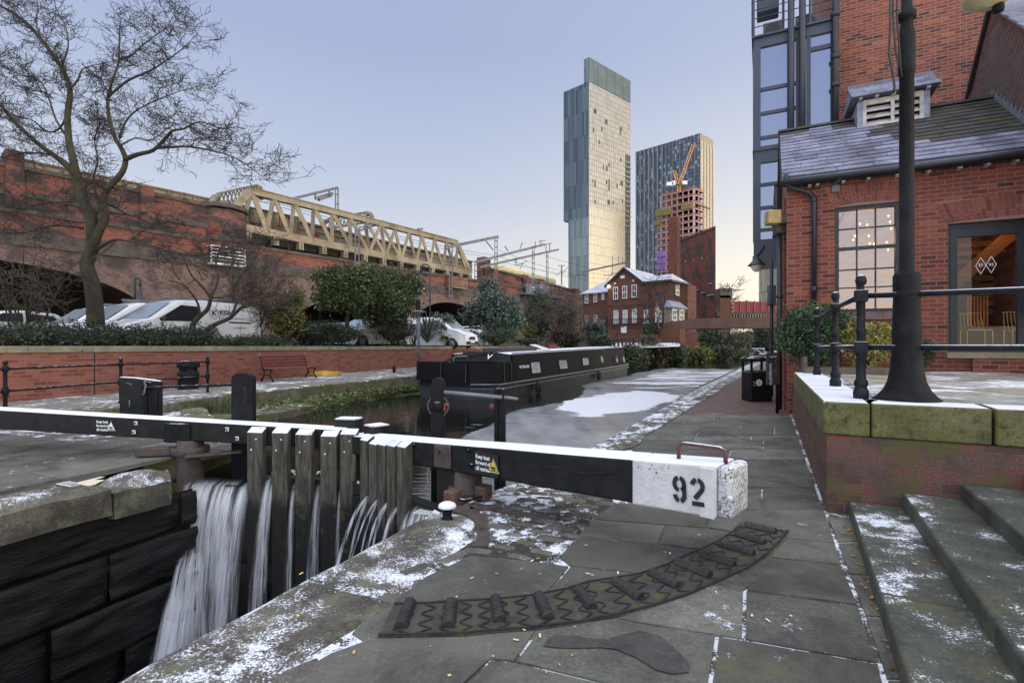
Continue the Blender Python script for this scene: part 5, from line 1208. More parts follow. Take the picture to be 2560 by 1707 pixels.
# crack in the beam, bolts
mb = MB(); cr = [(1290,1171),(1325,1175),(1360,1168),(1380,1165),(1400,1170),(1430,1176),(1465,1183),(1500,1182),(1540,1178)]
for a, b_ in zip(cr[:-1], cr[1:]): mb.bar(WRg.px(*a,.006), WRg.px(*b_,.006), .005, .012, WRg.n)
mb.build('beam_crack', M['dark_void'], gr)
for x, y in ((1038,1112),(1026,1137),(1105,1129),(1174,1126),(1183,1162)):
 mb = MB(); mb.s = True; q = WRg.px(x,y,.012); mb.tube([q, q+WRg.n*.02], .017, 8); mb.build('bolt', M['black_iron'], gr)
mb = MB(); mb.s = True; q = WRg.px(1827,1245,.01); mb.tube([q, q+WRg.n*.008], .02, 12); mb.build('bolt', M['white_paint'], gr)
# pull handle
ha, hb = WRg.off(-.17).uz(1697,1150)[0], WRg.off(-.17).uz(1814,1160)[0]
mb = MB(); mb.s = True; r_ = .04; zh = zT(ha)+.115; ps = [WRg.pt(ha,zT(ha)-.01,-.17), WRg.pt(ha,zh-r_,-.17), WRg.pt(ha+r_*.3,zh-r_*.3,-.17), WRg.pt(ha+r_,zh,-.17), WRg.pt(hb-r_,zh,-.17), WRg.pt(hb-r_*.3,zh-r_*.3,-.17), WRg.pt(hb,zh-r_,-.17), WRg.pt(hb,zT(hb)-.01,-.17)]
mb.tube(ps, .015, 10); mb.build('pull_handle', mk('handle_red', (.07,.022,.022), (.11,.035,.032), 8, .5, snow=.6, sscale=25), gr)
mb = MB(); mb.wbox(WRg, .05, LR-.1, -2.9, -.2, -.14, .0); mb.build('gate_leaf', M['wood_dark'], gr)
for z in (-.75,-1.5):
 mb = MB(); mb.wbox(WRg, 0, LR, z-.12, z+.12, 0, .06); mb.build('cross_rail', M['wood_dark'], gr)
for x0, yt in ((917,1085),(940,1097),(962,1098),(986,1100),(1012,1100)):
 ub = WRg.off(.11).uz(x0,1150)[0]; ua = ub-.155; z1 = zT(ub)+(.03 if x0 < 930 else -.005)
 mb = MB(); mb.new(); mb.hexa([WRg.pt(ua,-2.9,.11),WRg.pt(ub,-2.9,.11),WRg.pt(ub,-2.9,.0),WRg.pt(ua,-2.9,.0)],[WRg.pt(ua,z1-.05,.11),WRg.pt(ub,z1-.05,.11),WRg.pt(ub,z1+.01,.005),WRg.pt(ua,z1+.01,.005)]); mb.build('plank', M['plank'], gr, bevel=.006)
mb = MB(); q = WRg.pt(.22,0,-.34); z1 = zT(0)+.13; mb.box(V(q.x,q.y,(z1-2.8)/2), (.24,.26,z1+2.8), math.atan2(WRg.d.y,WRg.d.x)); mb.build('mitre_post', M['black_paint'], gr, bevel=.015)
hu = LR+.0
mb = MB(); mb.s = True; c = WRg.pt(hu,0,-.15); mb.tube([V(c.x,c.y,-2.8), V(c.x,c.y,zB(hu)+.01)], .145, 20); mb.build('heel_post', M['rust_dark'], gr)
mb = MB(); mb.wbox(WRg, hu-.42, hu-.1, -2.8, zB(hu)+.01, -.30, -.08); mb.build('heel_frame', M['wood_dark'], gr)
mb = MB(); a, b_ = WRg.uz(1089,1140)[0], WRg.uz(1130,1140)[0]; mb.hexa([WRg.pt(a,WRg.uz(1089,1166)[1],.03),WRg.pt(b_,WRg.uz(1130,1173)[1],.03),WRg.pt(b_,WRg.uz(1130,1173)[1],.0),WRg.pt(a,WRg.uz(1089,1166)[1],.0)],[WRg.pt(a,WRg.uz(1089,1110)[1],.03),WRg.pt(b_,WRg.uz(1124,1112)[1],.03),WRg.pt(b_,WRg.uz(1124,1112)[1],.0),WRg.pt(a,WRg.uz(1089,1110)[1],.0)]); mb.build('strap_plate', M['rust_dark'], gr, bevel=.012)
# anchor ironwork on the ground
t = thing('gate_anchor', 'rusty iron collar straps and wedge blocks let into the stone by the heel post', 'gate anchor', V(c.x,c.y,0))
mb = MB(); mb.s = True; mb.lathe(V(c.x,c.y,.0), [(.15,0),(.20,0),(.20,.07),(.15,.07)], 20); mb.build('collar', M['rust_dark'], t)
for i, (px, py, s) in enumerate(((1131,1262,.13),(1208,1250,.12))):
 q = g(px, py); mb = MB(); mb.box(q+V(0,.05,.065), (s,.15,.13), -.5); mb.build('wedge_block', M['rust'], t, bevel=.01)
mb = MB(); mb.s = True; mb.tube([g(1148,1262)+V(0,0,.05), g(1165,1262)+V(0,0,.045), g(1222,1247)+V(0,0,.045), g(1228,1243)+V(0,0,.05)], .013, 8); mb.build('tie_bar', M['black_iron'], t)
def ground_strap(pts, w, z=.012):
 ps = [g(x,y) for x, y in pts]; mb = MB(); L_ = []
 for i, p in enumerate(ps):
  d = (ps[min(i+1,len(ps)-1)]-ps[max(i-1,0)]).normalized(); nr = V(-d.y,d.x,0)*(w[i] if hasattr(w,'__len__') else w)/2; L_.append((p-nr,p+nr))
 for i in range(len(ps)-1):
  a,b_ = L_[i]; c_,d_ = L_[i+1]; mb.hexa([V(a.x,a.y,-.01),V(c_.x,c_.y,-.01),V(d_.x,d_.y,-.01),V(b_.x,b_.y,-.01)],[V(a.x,a.y,z),V(c_.x,c_.y,z),V(d_.x,d_.y,z),V(b_.x,b_.y,z)])
 return mb
ground_strap([(1145,1268),(1168,1279),(1188,1290),(1199,1305),(1206,1325),(1208,1350),(1200,1368)], [.2,.17,.13,.10,.09,.10,.12]).build('strap', M['rust_dark'], t)
ground_strap([(1175,1270),(1225,1268),(1262,1277),(1310,1285),(1355,1294),(1392,1299)], [.12,.12,.10,.08,.08,.08]).build('strap', M['rust_dark'], t)
for x, y in ((1228,1277),(1244,1275),(1204,1327),(1393,1293)):
 mb = MB(); q = g(x,y); mb.box(q+V(0,0,.024), (.035,.035,.025), .4); mb.build('bolt', M['rust_dark'], t)
# paddle gear on the right gate: round topped post, chain wheel, second post and rod
WRp = WRg.off(-.36)
pg = thing('paddle_gear', 'dark round topped paddle post with chain wheel and rod behind the right beam', 'paddle gear', WRp.px(1092,1100), 0, 'paddle gear on the lock')
WPp = Wall(P(1092,1000,6.1)[:2], (1,-.12))
paddle_post(WPp, 1077, 1108, 944, 0, -.6, pg, .10, .13)
WP2 = Wall(P(1249,1000,5.95)[:2], (1,-.12))
for x0, x1, o in ((1235,1247,.0),(1250,1263,.03)):
 mb = MB(); a, b_ = sorted((WP2.uz(x0,1000)[0], WP2.uz(x1,1000)[0])); mb.wbox(WP2, a, b_, -.6, WP2.uz(x0,971)[1], o-.10, o); mb.build('stand', M['black_iron'], pg, bevel=.012, seg=2)
mb = MB(); mb.s = True; a = WPp.px(1113,979,.04); b_ = WP2.px(1236,990,.06); e_ = (b_-a).normalized(); mb.tube([a, b_+e_*.1], .022, 12); a2 = WP2.px(1262,992,.05); mb.tube([a2, WP2.px(1297,996,.06)], [.022,.016], 8); mb.build('drive_rod', M['steel_grey'], pg)
mb = MB(); mb.s = True; cc = WPp.px(1094,1016,-.02)
for k in range(40):
 a = 2*math.pi*k/40; q = cc+WPp.d*(.125*math.cos(a))+V(0,0,.125*math.sin(a)); mb.lathe(q, [(.004,-.008),(.009,0),(.004,.008)], 6)
mb.build('chain', M['steel_grey'], pg)
mb = MB(); mb.s = True; mb.tube([cc+WPp.n*.06+V(0,0,0), cc-WPp.n*.12], .06, 16); mb.build('chain_wheel', M['black_iron'], pg)
mb = MB(); q = WPp.px(1112,1012,-.05); mb.box(q, (.07,.05,.03)); mb.box(q+V(-.02,0,-.04), (.03,.05,.09)); q = WPp.px(1226,1017,-.1); mb.box(q,(.05,.05,.04)); mb.build('pawl', mk('pawl_red', (.22,.05,.03), (.3,.07,.045), 8, .6), pg, bevel=.006)
# ---------------- falling water: long streaked veils
m, n, l, b = newmat('falling_water'); uvn = n.new('ShaderNodeUVMap'); mp = n.new('ShaderNodeMapping'); mp.inputs['Scale'].default_value = (14,.45,1); l.new(uvn.outputs[0], mp.inputs[0])
f1 = noi(n, l, mp.outputs[0], 1.6, 6, .7, .1); mp3 = n.new('ShaderNodeMapping'); mp3.inputs['Scale'].default_value = (3.4,.25,1); l.new(uvn.outputs[0], mp3.inputs[0]); f2 = noi(n, l, mp3.outputs[0], 1.5, 3, .5)
a = math_(n, l, 'ADD', math_(n, l, 'MULTIPLY', f1, .62), math_(n, l, 'MULTIPLY', f2, .5)); fade = attr(n, 'veil')
al = math_(n, l, 'MULTIPLY', smooth(n, l, a, .45, .66), fade, clamp=True)
ws = nn(n, 'ShaderNodeBsdfTranslucent'); ws.inputs['Color'].default_value = (.92,.94,.97,1); wd = nn(n, 'ShaderNodeBsdfDiffuse'); wd.inputs['Color'].default_value = (.92,.94,.97,1)
m1 = n.new('ShaderNodeMixShader'); m1.inputs[0].default_value = .35; l.new(wd.outputs[0], m1.inputs[1]); l.new(ws.outputs[0], m1.inputs[2])
tr = n.new('ShaderNodeBsdfTransparent'); m2 = n.new('ShaderNodeMixShader'); l.new(al, m2.inputs[0]); l.new(tr.outputs[0], m2.inputs[1]); l.new(m1.outputs[0], m2.inputs[2]); l.new(m2.outputs[0], n['Material Output'].inputs[0])
M['falling_water'] = m
def veil(W, u0, u1, zc, zb, out, dens=1.0, o0=-.16, spread=0.0, name='waterfall', mb=None, at=None, ragged=.0):
 nu, nv = max(4, int(abs(u1-u0)*16)), 22; last = mb is None; mb = mb or MB(); at = at if at is not None else []
 sd_ = rnd.random()*50; base = len(mb.v); mb.s = True
 for j in range(nv+1):
  v = j/nv
  for i in range(nu+1):
   s = i/nu; u = lerp(u0,u1,s); uu = u+spread*(s-.5)*v*(v)
   o_ = lerp(o0,.02,v/.08) if v < .08 else .02+(out-.02)*math.sqrt((v-.08)/.92)
   z = zc-.03*(v/.08)**2 if v < .08 else lerp(zc-.03, zb, ((v-.08)/.92)**1.05)
   o_ += noise.noise(V(u*9,v*.8,sd_))*.05*v; q = W.pt(uu, z, o_); mb.v.append(tuple(q))
   d = dens*smst(v,.02,.20)*(1-.35*smst(v,.75,1))*smst(min(s,1-s),0,.12); at.append(d*(1-ragged*(noise.noise(V(u*6,v*2,sd_+3))*.5+.5)))
 for j in range(nv):
  for i in range(nu):
   a_ = base+j*(nu+1)+i; mb.f.append([a_,a_+1,a_+nu+2,a_+nu+1]); mb.mi.append(0); mb.sm.append(True); mb.r.append(.5)
 return mb, at
def veil_uv(o):
 me = o.data; uv = me.uv_layers[0]; co = [v.co for v in me.vertices]; lw = o.location
 buf = []
 for lp_ in me.loops:
  q = co[lp_.vertex_index]; buf += [ (q.x*1.0-q.y*.25), q.z*1.0 ]
 uv.data.foreach_set('uv', buf)
LI = [(WLg, WLg.uz(638,1200)[0], WLg.uz(462,1200)[0], -.31, -2.6, .40, 1.35, .0, 'broad white waterfall pouring over the left end of the gate'),
         (WLg, WLg.uz(694,1200)[0], WLg.uz(664,1200)[0], -.22, -2.6, .30, 1.15, .12, 'narrow waterfall between the first and second planks'),
         (WLg, WLg.uz(748,1200)[0], WLg.uz(733,1200)[0], -.28, -2.6, .24, .8, .12, 'thin waterfall between the second and third planks'),
         (WLg, WLg.uz(812,1200)[0], WLg.uz(790,1200)[0], -.28, -2.6, .26, .65, .25, 'faint trickle of water between the third and fourth planks'),
         (WLg, WLg.uz(861,1200)[0], WLg.uz(852,1200)[0], -.26, -2.6, .22, .5, .10, 'thread of water between the fourth and fifth planks')]
for W, a, b_, zc, zb2, out, dens, spr, lab in LI:
 a, b_ = sorted((a,b_)); mb, at = veil(W, a, b_, zc, zb2, out, dens, -.16 if dens > 1.2 else 0, spr)
 if dens > 1: veil(W, a+.02, b_-.02, zc-.01, zb2, out+.10, dens*.6, -.10, spr, mb=mb, at=at, ragged=.6)
 o = mb.build('waterfall', M['falling_water'], attrs={'veil': at}); veil_uv(o); tag(o, lab, 'waterfall', 'water falling over the gates')
ru = [WRg.off(.11).uz(x,1200)[0] for x in (917,940,962,986,1012)]
for k, (a, b_) in enumerate(((ru[0]-.02, ru[1]-.14),(ru[1]-.01,ru[2]-.14),(ru[2]-.01,ru[3]-.14),(ru[3]-.01,ru[4]-.14),(ru[4]+.02,LR-.3))):
 mb, at = veil(WRg, a, b_, -.22, -2.0, .75-.06*k, 1.1, .0, -.05); veil(WRg, a, b_, -.23, -2.2, .55, .8, .0, -.05, mb=mb, at=at)
 o = mb.build('waterfall', M['falling_water'], attrs={'veil': at}); veil_uv(o)
 tag(o, 'arching jet of water '+('beside the mitre on the right gate','between the first pair of narrow right planks','between the middle pair of narrow right planks','between the last pair of narrow right planks','past the last plank next to the right heel post')[k], 'waterfall', 'water falling over the gates')
# side jets and foot spray at the left corner
mb, at = MB(), []
for (u, z0, z1, ou, w, d) in ((WLg.uz(415,1300)[0],-.95,-2.3,.75,.10,1.0),(WLg.uz(366,1350)[0],-1.15,-2.8,.9,.05,.8)):
 veil(WLg.off(.25), u-w, u+w, z0, z1, ou-.25, d, .0, .25, mb=mb, at=at)
o = mb.build('water_jet', M['falling_water'], attrs={'veil': at}); veil_uv(o); tag(o, 'slim jets of water spurting from the wet wall left of the waterfall', 'waterfall')
mb, at = MB(), []; uS = WLg.off(.75).uz(462,1500)[0]; Wq = WLg.off(.62)
for du, w_, zc_, sp_, ou in ((0,.08,-.95,.6,.2),(.05,.12,-1.05,.5,.3),(-.08,.1,-1.0,.7,.1),(.05,.2,-1.4,.5,.38)): veil(Wq, uS+du-w_, uS+du+w_, zc_, -2.9, ou, 1.25, .0, sp_, mb=mb, at=at, ragged=.25)
o = mb.build('spray', M['falling_water'], attrs={'veil': at}); veil_uv(o)
tag(o, 'white spray boiling at the foot of the broad waterfall', 'water spray', kind='stuff')
# foam threads and debris caught on the gate crest
mb = MB(); mb.s = True; rg = random.Random(8)
for x, y in ((688,1178),(739,1176),(742,1182),(802,1180),(860,1178),(905,1205),(925,1212)):
 for k in range(5):
  q = (WLg if x < 900 else WRg).px(x+rg.uniform(-5,5), y+rg.uniform(-3,4), .04); mb.lathe(q, [(.004,-.008),(rg.uniform(.008,.02),0),(.004,.012)], 6)
tag(mb.build('foam', M['white_paint']), 'blobs of frozen foam caught between the gate planks', 'foam', kind='stuff')
# ---------------- mushroom bollard
q = g(1118,1298); t = thing('mooring_bollard', 'short mushroom bollard with a cap of snow on the lock edge', 'bollard', q)
mb = MB(); mb.s = True; mb.lathe(q, [(.050,0),(.048,.015),(.040,.03),(.040,.05),(.044,.055),(.038,.065),(.044,.09),(.056,.10)], 20); mb.build('stem', M['black_iron'], t)
mb = MB(); mb.s = True; mb.lathe(q, [(.05,.098),(.076,.105),(.079,.118),(.070,.135),(.045,.148),(.01,.152)], 24); mb.build('cap', mk('cap_snow', (.70,.72,.76), (.82,.84,.88), 20, .9), t)
mb = MB()
for k in range(7): a = g(1030+k*7,1283+k*.6, .011); b_ = g(1050+k*7,1272+k*1.2,.011); mb.add([a,a+V(.016,0,0),b_+V(.016,0,0),b_],[[0,1,2,3]])
a, b_, c_, d_ = g(1080,1280,.010),g(1098,1288,.010),g(1100,1280,.010),g(1086,1273,.010); mb.add([a,b_,c_,d_],[[0,1,2,3]])
tag(mb.build('painted_hatching', M['white_paint']), 'worn white painted hatching on the coping beside the mushroom bollard', 'painted marking')
# cill mark on the left coping
mb = MB(); o_ = LA[0]+LD*.98-nL*.12+V(0,0,.012)
dA, dB = LD*.10, -nL*.26
for s, e_ in ((V(0,0,0),dA),(dB,dA),(V(0,0,0),dB),(dA,dB)): mb.bar(o_+s, o_+s+e_, .018, .004)
for k in (.3,.55,.8): mb.bar(o_+dB*k+dA*.15, o_+dB*k+dA*.8, .014, .004)
tag(mb.build('painted_cill_mark', M['white_paint']), 'worn white painted cill mark on the left coping stone', 'painted marking')
# ---------------- cast-iron foot ramp (quadrant) with ribs
QC = V(-.42,5.30,0)
outp = [g(*p) for p in ((945,1592),(1060,1590),(1160,1587),(1250,1578),(1345,1571),(1450,1558),(1535,1542),(1632,1517),(1720,1489),(1790,1459),(1860,1427),(1920,1386),(1950,1355),(1972,1328))]
inp = [g(*p) for p in ((985,1512),(1080,1509),(1160,1503),(1240,1500),(1330,1490),(1415,1474),(1470,1456),(1600,1436),(1665,1413),(1720,1386),(1760,1370),(1800,1350),(1828,1332),(1853,1316))]
t = thing('foot_ramp', 'curved cast iron foot ramp with raised ribs set in the flagstones', 'foot ramp', g(1450,1520))
mb = MB(); N_ = len(outp)
for i in range(N_-1):
 for s in range(4):
  a, b_ = s/4, (s+1)/4; q = [lerp(outp[i],outp[i+1],a), lerp(outp[i],outp[i+1],b_), lerp(inp[i],inp[i+1],b_), lerp(inp[i],inp[i+1],a)]
  mb.hexa([V(p.x,p.y,-.02) for p in q],[V(p.x,p.y,.010) for p in q])
M['ramp_iron'] = mk('ramp_iron', (.014,.014,.0135), (.032,.031,.029), 9, .48, .5, 60, moss=(.045,.045,.016), mscale=6, mlo=.56, mhi=.68, rv=.2, grain=.4, snow=.14, sscale=8)
M['ramp_plate'] = mk('ramp_plate', (.030,.028,.026), (.070,.064,.057), 7, .55, .6, 50, moss=(.07,.075,.02), mscale=9, mlo=.5, mhi=.62, rv=.2, grain=.45, snow=.2, sscale=9)
mb.build('plate', M['ramp_plate'], t)
def arcpt(s, r_): # s along 0..N-1, r_ 0 inner..1 outer
 i = min(N_-2, int(s)); f = s-i; return lerp(lerp(inp[i],inp[i+1],f), lerp(outp[i],outp[i+1],f), r_)
mb = MB();
for k in range(2):
 for i in range(N_-1): mb.bar(arcpt(i,.985 if k else .015)+V(0,0,.012), arcpt(i+1,.985 if k else .015)+V(0,0,.012), .012, .01)
for k in range(24):
 s = .45+k*(N_-1.4)/23.5
 for d in (-1,1):
  for q_, rr_ in enumerate((.14,.30,.46,.62,.78,.91)):
   if (k+q_+(d > 0)) % 2: continue
   a = arcpt(max(0,min(N_-1.01,s-.16*d)),rr_-.065); b_ = arcpt(max(0,min(N_-1.01,s+.16*d)),rr_+.065); mb.bar(a+V(0,0,.012), b_+V(0,0,.012), .009, .010)
mb.build('raised_pattern', M['ramp_iron'], t)
ribs = [((1027,1508),(1000,1578)),((1130,1508),(1120,1576)),((1238,1500),(1250,1562)),((1345,1491),(1374,1556)),((1445,1477),(1483,1530)),((1533,1456),(1605,1505)),((1622,1434),(1700,1475)),((1688,1409),(1780,1448)),((1746,1389),(1842,1419)),((1795,1364),(1890,1391)),((1836,1339),(1917,1364)),((1858,1316),(1945,1336))]
for a_, b2 in ribs:
 a, b_ = g(*a_), g(*b2); d = (b_-a).normalized(); a, b_ = a+d*.015, b_-d*.015; sdv = V(-d.y,d.x,0); mb = MB(); prof = [(-.037,.008),(-.036,.022),(-.026,.040),(-.010,.049),(.010,.049),(.026,.040),(.036,.022),(.037,.008)]
 mb.extr([a+sdv*x+V(0,0,z) for x, z in prof], b_-a)
 L_ = (b_-a).length
 for k in range(5):
  c_ = a+d*(L_*(k+.5)/5); mb.bar(c_+sdv*-.025+d*-.015+V(0,0,.043), c_+sdv*.025+d*.02+V(0,0,.043), .010, .014)
 mb.build('rib', M['ramp_iron'], t, bevel=.004)
# ---------------- fallen leaves and confetti scraps (loose litter, beyond counting)
mb = MB(); rg = random.Random(12)
def scrap(q, s, asp, mi, lift=.0):
 a = rg.random()*6.3; ex = V(math.cos(a),math.sin(a),rg.uniform(-.1,.1))*s; ey = V(-math.sin(a),math.cos(a),rg.uniform(-.15,.15))*s*asp; q = q+V(0,0,.007+lift); mb.new(); mb.m = mi
 mb.add([q-ex,q-ey*.9,q+ex,q+ey] if mi == 0 else [q-ex-ey,q+ex-ey,q+ex+ey,q-ex+ey], [[0,1,2,3]])
for k in range(170):
 s = rg.random()**.8; q = lerp(g(2140,1300), g(2305,1700), s); q = q+WF.d*(-abs(rg.gauss(0,.055))-.0); scrap(q, rg.uniform(.010,.022), .6, 0, rg.uniform(0,.012))
for k in range(60):
 s = rg.random(); q = WS.pt(s*7.4, 0, abs(rg.gauss(0,.10))+.03); scrap(V(q.x,q.y,0), rg.uniform(.008,.018), .6, 0)
for k in range(60):
 px, py = rg.uniform(1500,2080), rg.uniform(1010,1260); q = g(px,py)
 if q.x > tl(q.y): scrap(q, rg.uniform(.006,.013), rg.choice((.35,.9)), 1)
for k in range(26):
 px, py = rg.uniform(1050,2080), rg.uniform(1330,1690); scrap(g(px,py), rg.uniform(.005,.010), rg.choice((.3,.9)), 1)
for px, py in ((1880,1540),(1920,1552),(1290,1601),(1350,1591),(1180,1446),(885,1632),(1330,1403),(1345,1397),(1465,1364),(1545,1433),(1470,1435),(870,1470),(842,1465),(753,1435),(745,1540),(1675,1384),(1748,1338),(1405,1288)):
 scrap(g(px,py), .016, .35, 1)
for k in range(26):
 u = rg.uniform(0,3); kk_ = rg.randint(0,3); q = s0-dS*u+WF.d*(.42+.385*kk_-rg.random()*.22); scrap(V(q.x,q.y,.127*(kk_+1)), rg.uniform(.012,.02), .6, 0)
tag(mb.build('litter', [M['leaf_litter'], M['confetti']]), 'scattered yellow leaves and paper scraps on the paving and steps', 'litter', kind='stuff')
# ================================================================ LEFT BANK: garden wall, furniture, boat
WGd = Wall(W0[:2], WD[:2])
def wallY(px): u, z = WGd.uz(px, 870); return WGd.pt(u, 0).y
t = thing('garden_wall', 'long low red brick garden wall with pale stone coping beyond the quay', 'wall', W0+V(0,0,ZQ))
mb = MB(); mb.wbox(WGd, -6, 40, ZQ-.3, 1.345, -.3, 0); mb.build('brickwork', M['brick_garden'], t)
mb = MB(); u = -6; rg = random.Random(2)
while u < 40:
 w = rg.uniform(.95,1.5); mb.new(); mb.wbox(WGd, u, min(u+w,40)-.008, 1.347, 1.51, -.34, .04); u += w
mb.build('coping', M['coping_pale'], t, bevel=.012)
mb = MB(); u = WGd.uz(236,930)[0]; mb.wbox(WGd, u-.012, u+.012, ZQ, 1.345, -.02, .004); u = WGd.uz(848,900)[0]; mb.wbox(WGd, u-.012, u+.012, ZQ, 1.345, -.02, .004); mb.build('movement_joint', M['dark_void'], t)
# raised car park and planting bed
VP0 = V(-31,31,0); VD = V(.615,.788,0).normalized(); WV = Wall(VP0[:2], VD[:2])
mb = MB(); a = WGd.pt(-6,0,-.3); b_ = WGd.pt(40,0,-.3); c_ = WV.pt(70,0,.5); d_ = WV.pt(-25,0,.5)
mb.poly([V(a.x,a.y,1.16), V(b_.x,b_.y,1.3), V(2,62,1.3), V(14,62,1.3), V(c_.x,c_.y,1.3), V(d_.x,d_.y,1.16), V(-45,8,1.16)]); struct(mb, 'car_park', M['asphalt'])
mb = MB();
for k in range(46):
 p, q = WGd.pt(-6+k,0,-.31), WGd.pt(-5+k,0,-.31); p2, q2 = WGd.pt(-6+k,0,-1.5), WGd.pt(-5+k,0,-1.5); zz = 1.38; mb.add([V(p.x,p.y,zz),V(q.x,q.y,zz),V(q2.x,q2.y,zz),V(p2.x,p2.y,zz)],[[0,1,2,3]])
struct(mb, 'planting_bed', M['earth'])
# ---- bench
def bench(c, ang, label, L=1.75):
 t = thing('park_bench', label, 'bench', c, ang, 'red slatted benches by the garden wall'); mi = M['black_iron']; mw = M['bench_wood']
 for k in range(5):
  mb = MB(); mb.box((0,-.05-.0+.085*k-.2,.44+.004*k*k-.012*k), (L,.07,.032)); mb.build('seat_slat', mw, t, True, bevel=.005)
 for k in range(4):
  mb = MB(); mb.bar((-L/2,.22+.035*k,.53+.105*k), (L/2,.22+.035*k,.53+.105*k), .03, .075, (0,-.3,1)); mb.build('back_slat', mw, t, True, bevel=.005)
 for s in (-1,1):
  x = s*(L/2-.03); mb = MB(); mb.s = True
  mb.tube([(x,-.30,0),(x,-.24,.12),(x,-.16,.22),(x,-.2,.36),(x,-.28,.42)], [.03,.024,.022,.024,.03], 8)
  mb.tube([(x,.26,0),(x,.2,.14),(x,.10,.24),(x,.14,.38),(x,.2,.45),(x,.27,.7),(x,.34,.93)], [.032,.026,.024,.026,.03,.024,.02], 8); mb.tube([(x,-.28,.42),(x,0,.40),(x,.2,.43)], .024, 8); mb.tube([(x,-.16,.22),(x,.10,.24)], .018, 8)
  mb.build('bench_end', mi, t, True)
 return t
M['bench_wood'] = mk('bench_wood', (.14,.035,.035), (.24,.07,.065), 5, .6, .2, 40, stretch=(1,4,4), snow=.22, sscale=14)
wa = math.atan2(WD.y, WD.x)
bq = gq(724,950); B1 = bench(bq, wa, 'red slatted bench with black iron ends in front of the garden wall', 2.0)
u = WGd.uz(1200,880)[0]; q = WGd.pt(u,0,.75)
dup(B1, (P(1190,900,29.5).x, 29.5, .45), wa, 'red slatted bench half hidden behind the black boat near its stern'); dup(B1, (P(1392,880,37.5).x, 37.5, .80), wa, 'red slatted bench seen just above the far part of the boat roof')
# yellow hose beside the bench
mb = MB(); mb.s = True; rg = random.Random(4); c = gq(812,939); pts = []; Zh = c.z
for k in range(150):
 a = k*.55; r_ = .38+.20*math.sin(k*.37)+rg.uniform(-.05,.05); pts.append(V(c.x+r_*math.cos(a)*1.15, c.y+r_*math.sin(a)*1.1, Zh+.03+.12*(1-r_/.65)*abs(math.sin(k*1.3))+.0006*k))
mb.tube(pts, .017, 6); tag(mb.build('hose', mk('hose_yellow', (.55,.33,.02), (.65,.42,.04), 6, .5)), 'coiled yellow hose lying beside the bench end', 'hose')
# ---- round litter bin
q = gq(471,973); t = thing('litter_bin', 'round black litter bin behind the left railing', 'litter bin', V(q.x,q.y,ZQ))
sB = 1.12
mb = MB(); mb.s = True; prof = [(.25,0),(.27,.03),(.27,.06),(.255,.08),(.27,.42),(.285,.44),(.285,.48),(.27,.5),(.275,.56)]; mb.lathe(V(q.x,q.y,ZQ), [(r*sB*.9,z*1.0) for r, z in prof], 22); mb.build('drum', M['black_iron'], t)
mb = MB(); mb.s = True; mb.lathe(V(q.x,q.y,ZQ), [(r*sB*.9,z) for r, z in [(.20,.55),(.20,.72)]], 22); mb.build('opening', M['dark_void'], t)
mb = MB(); mb.s = True; mb.lathe(V(q.x,q.y,ZQ), [(r*sB*.9,z) for r, z in [(.285,.69),(.29,.72),(.285,.80),(.25,.86),(.15,.89),(.0,.90)]], 22)
for a in (0,1.57,3.14,4.71): mb.box(V(q.x+.24*math.cos(a),q.y+.24*math.sin(a),ZQ+.63), (.07,.03,.2), a+1.57)
mb.build('hood', M['black_iron'], t)
# ---- iron railing on the left quay: posts with balls and collars, two rails
rp = [g(13,1026,.1), g(302,1020,ZQ), g(519,984,ZQ)]
rp[0] = V((13-1280)/F*9.55, 9.55, .15); rp[1] = V((302-1280)/F*11.6, 11.6, ZQ); rp[2] = V((519-1280)/F*13.9,13.9,ZQ)
t = thing('iron_railing', 'black iron railing with ball topped posts along the far quay', 'railing', rp[1])
def post2(c, h):
 mb = MB(); mb.s = True; k = h/1.05
 mb.lathe(c, [(r,z*k) for r, z in [(.055,0),(.055,.05),(.036,.07),(.033,.42),(.05,.44),(.06,.50),(.05,.56),(.033,.58),(.030,.84),(.048,.86),(.06,.905),(.048,.95),(.026,.965),(.03,.98),(.044,1.01),(.03,1.045),(.004,1.055)]], 14); return mb
hp = [H-(902-HY)/F*9.55-.15, H-(895-HY)/F*11.6-ZQ, H-(891-HY)/F*13.9-ZQ]
r0 = rp[0]+(rp[0]-rp[1])*.9
for c, h in zip(rp, hp): post2(c, h).build('post', M['black_iron'], t)
post2(r0, hp[0]).build('post', M['black_iron'], t)
for f in (.863,.478):
 mb = MB(); mb.s = True
 for (a, ha), (b_, hb) in zip(((r0,hp[0]),(rp[0],hp[0]),(rp[1],hp[1])),((rp[0],hp[0]),(rp[1],hp[1]),(rp[2],hp[2]))): mb.tube([a+V(0,0,ha*f), b_+V(0,0,hb*f)], .022, 10)
 mb.build('rail', M['black_iron'], t)
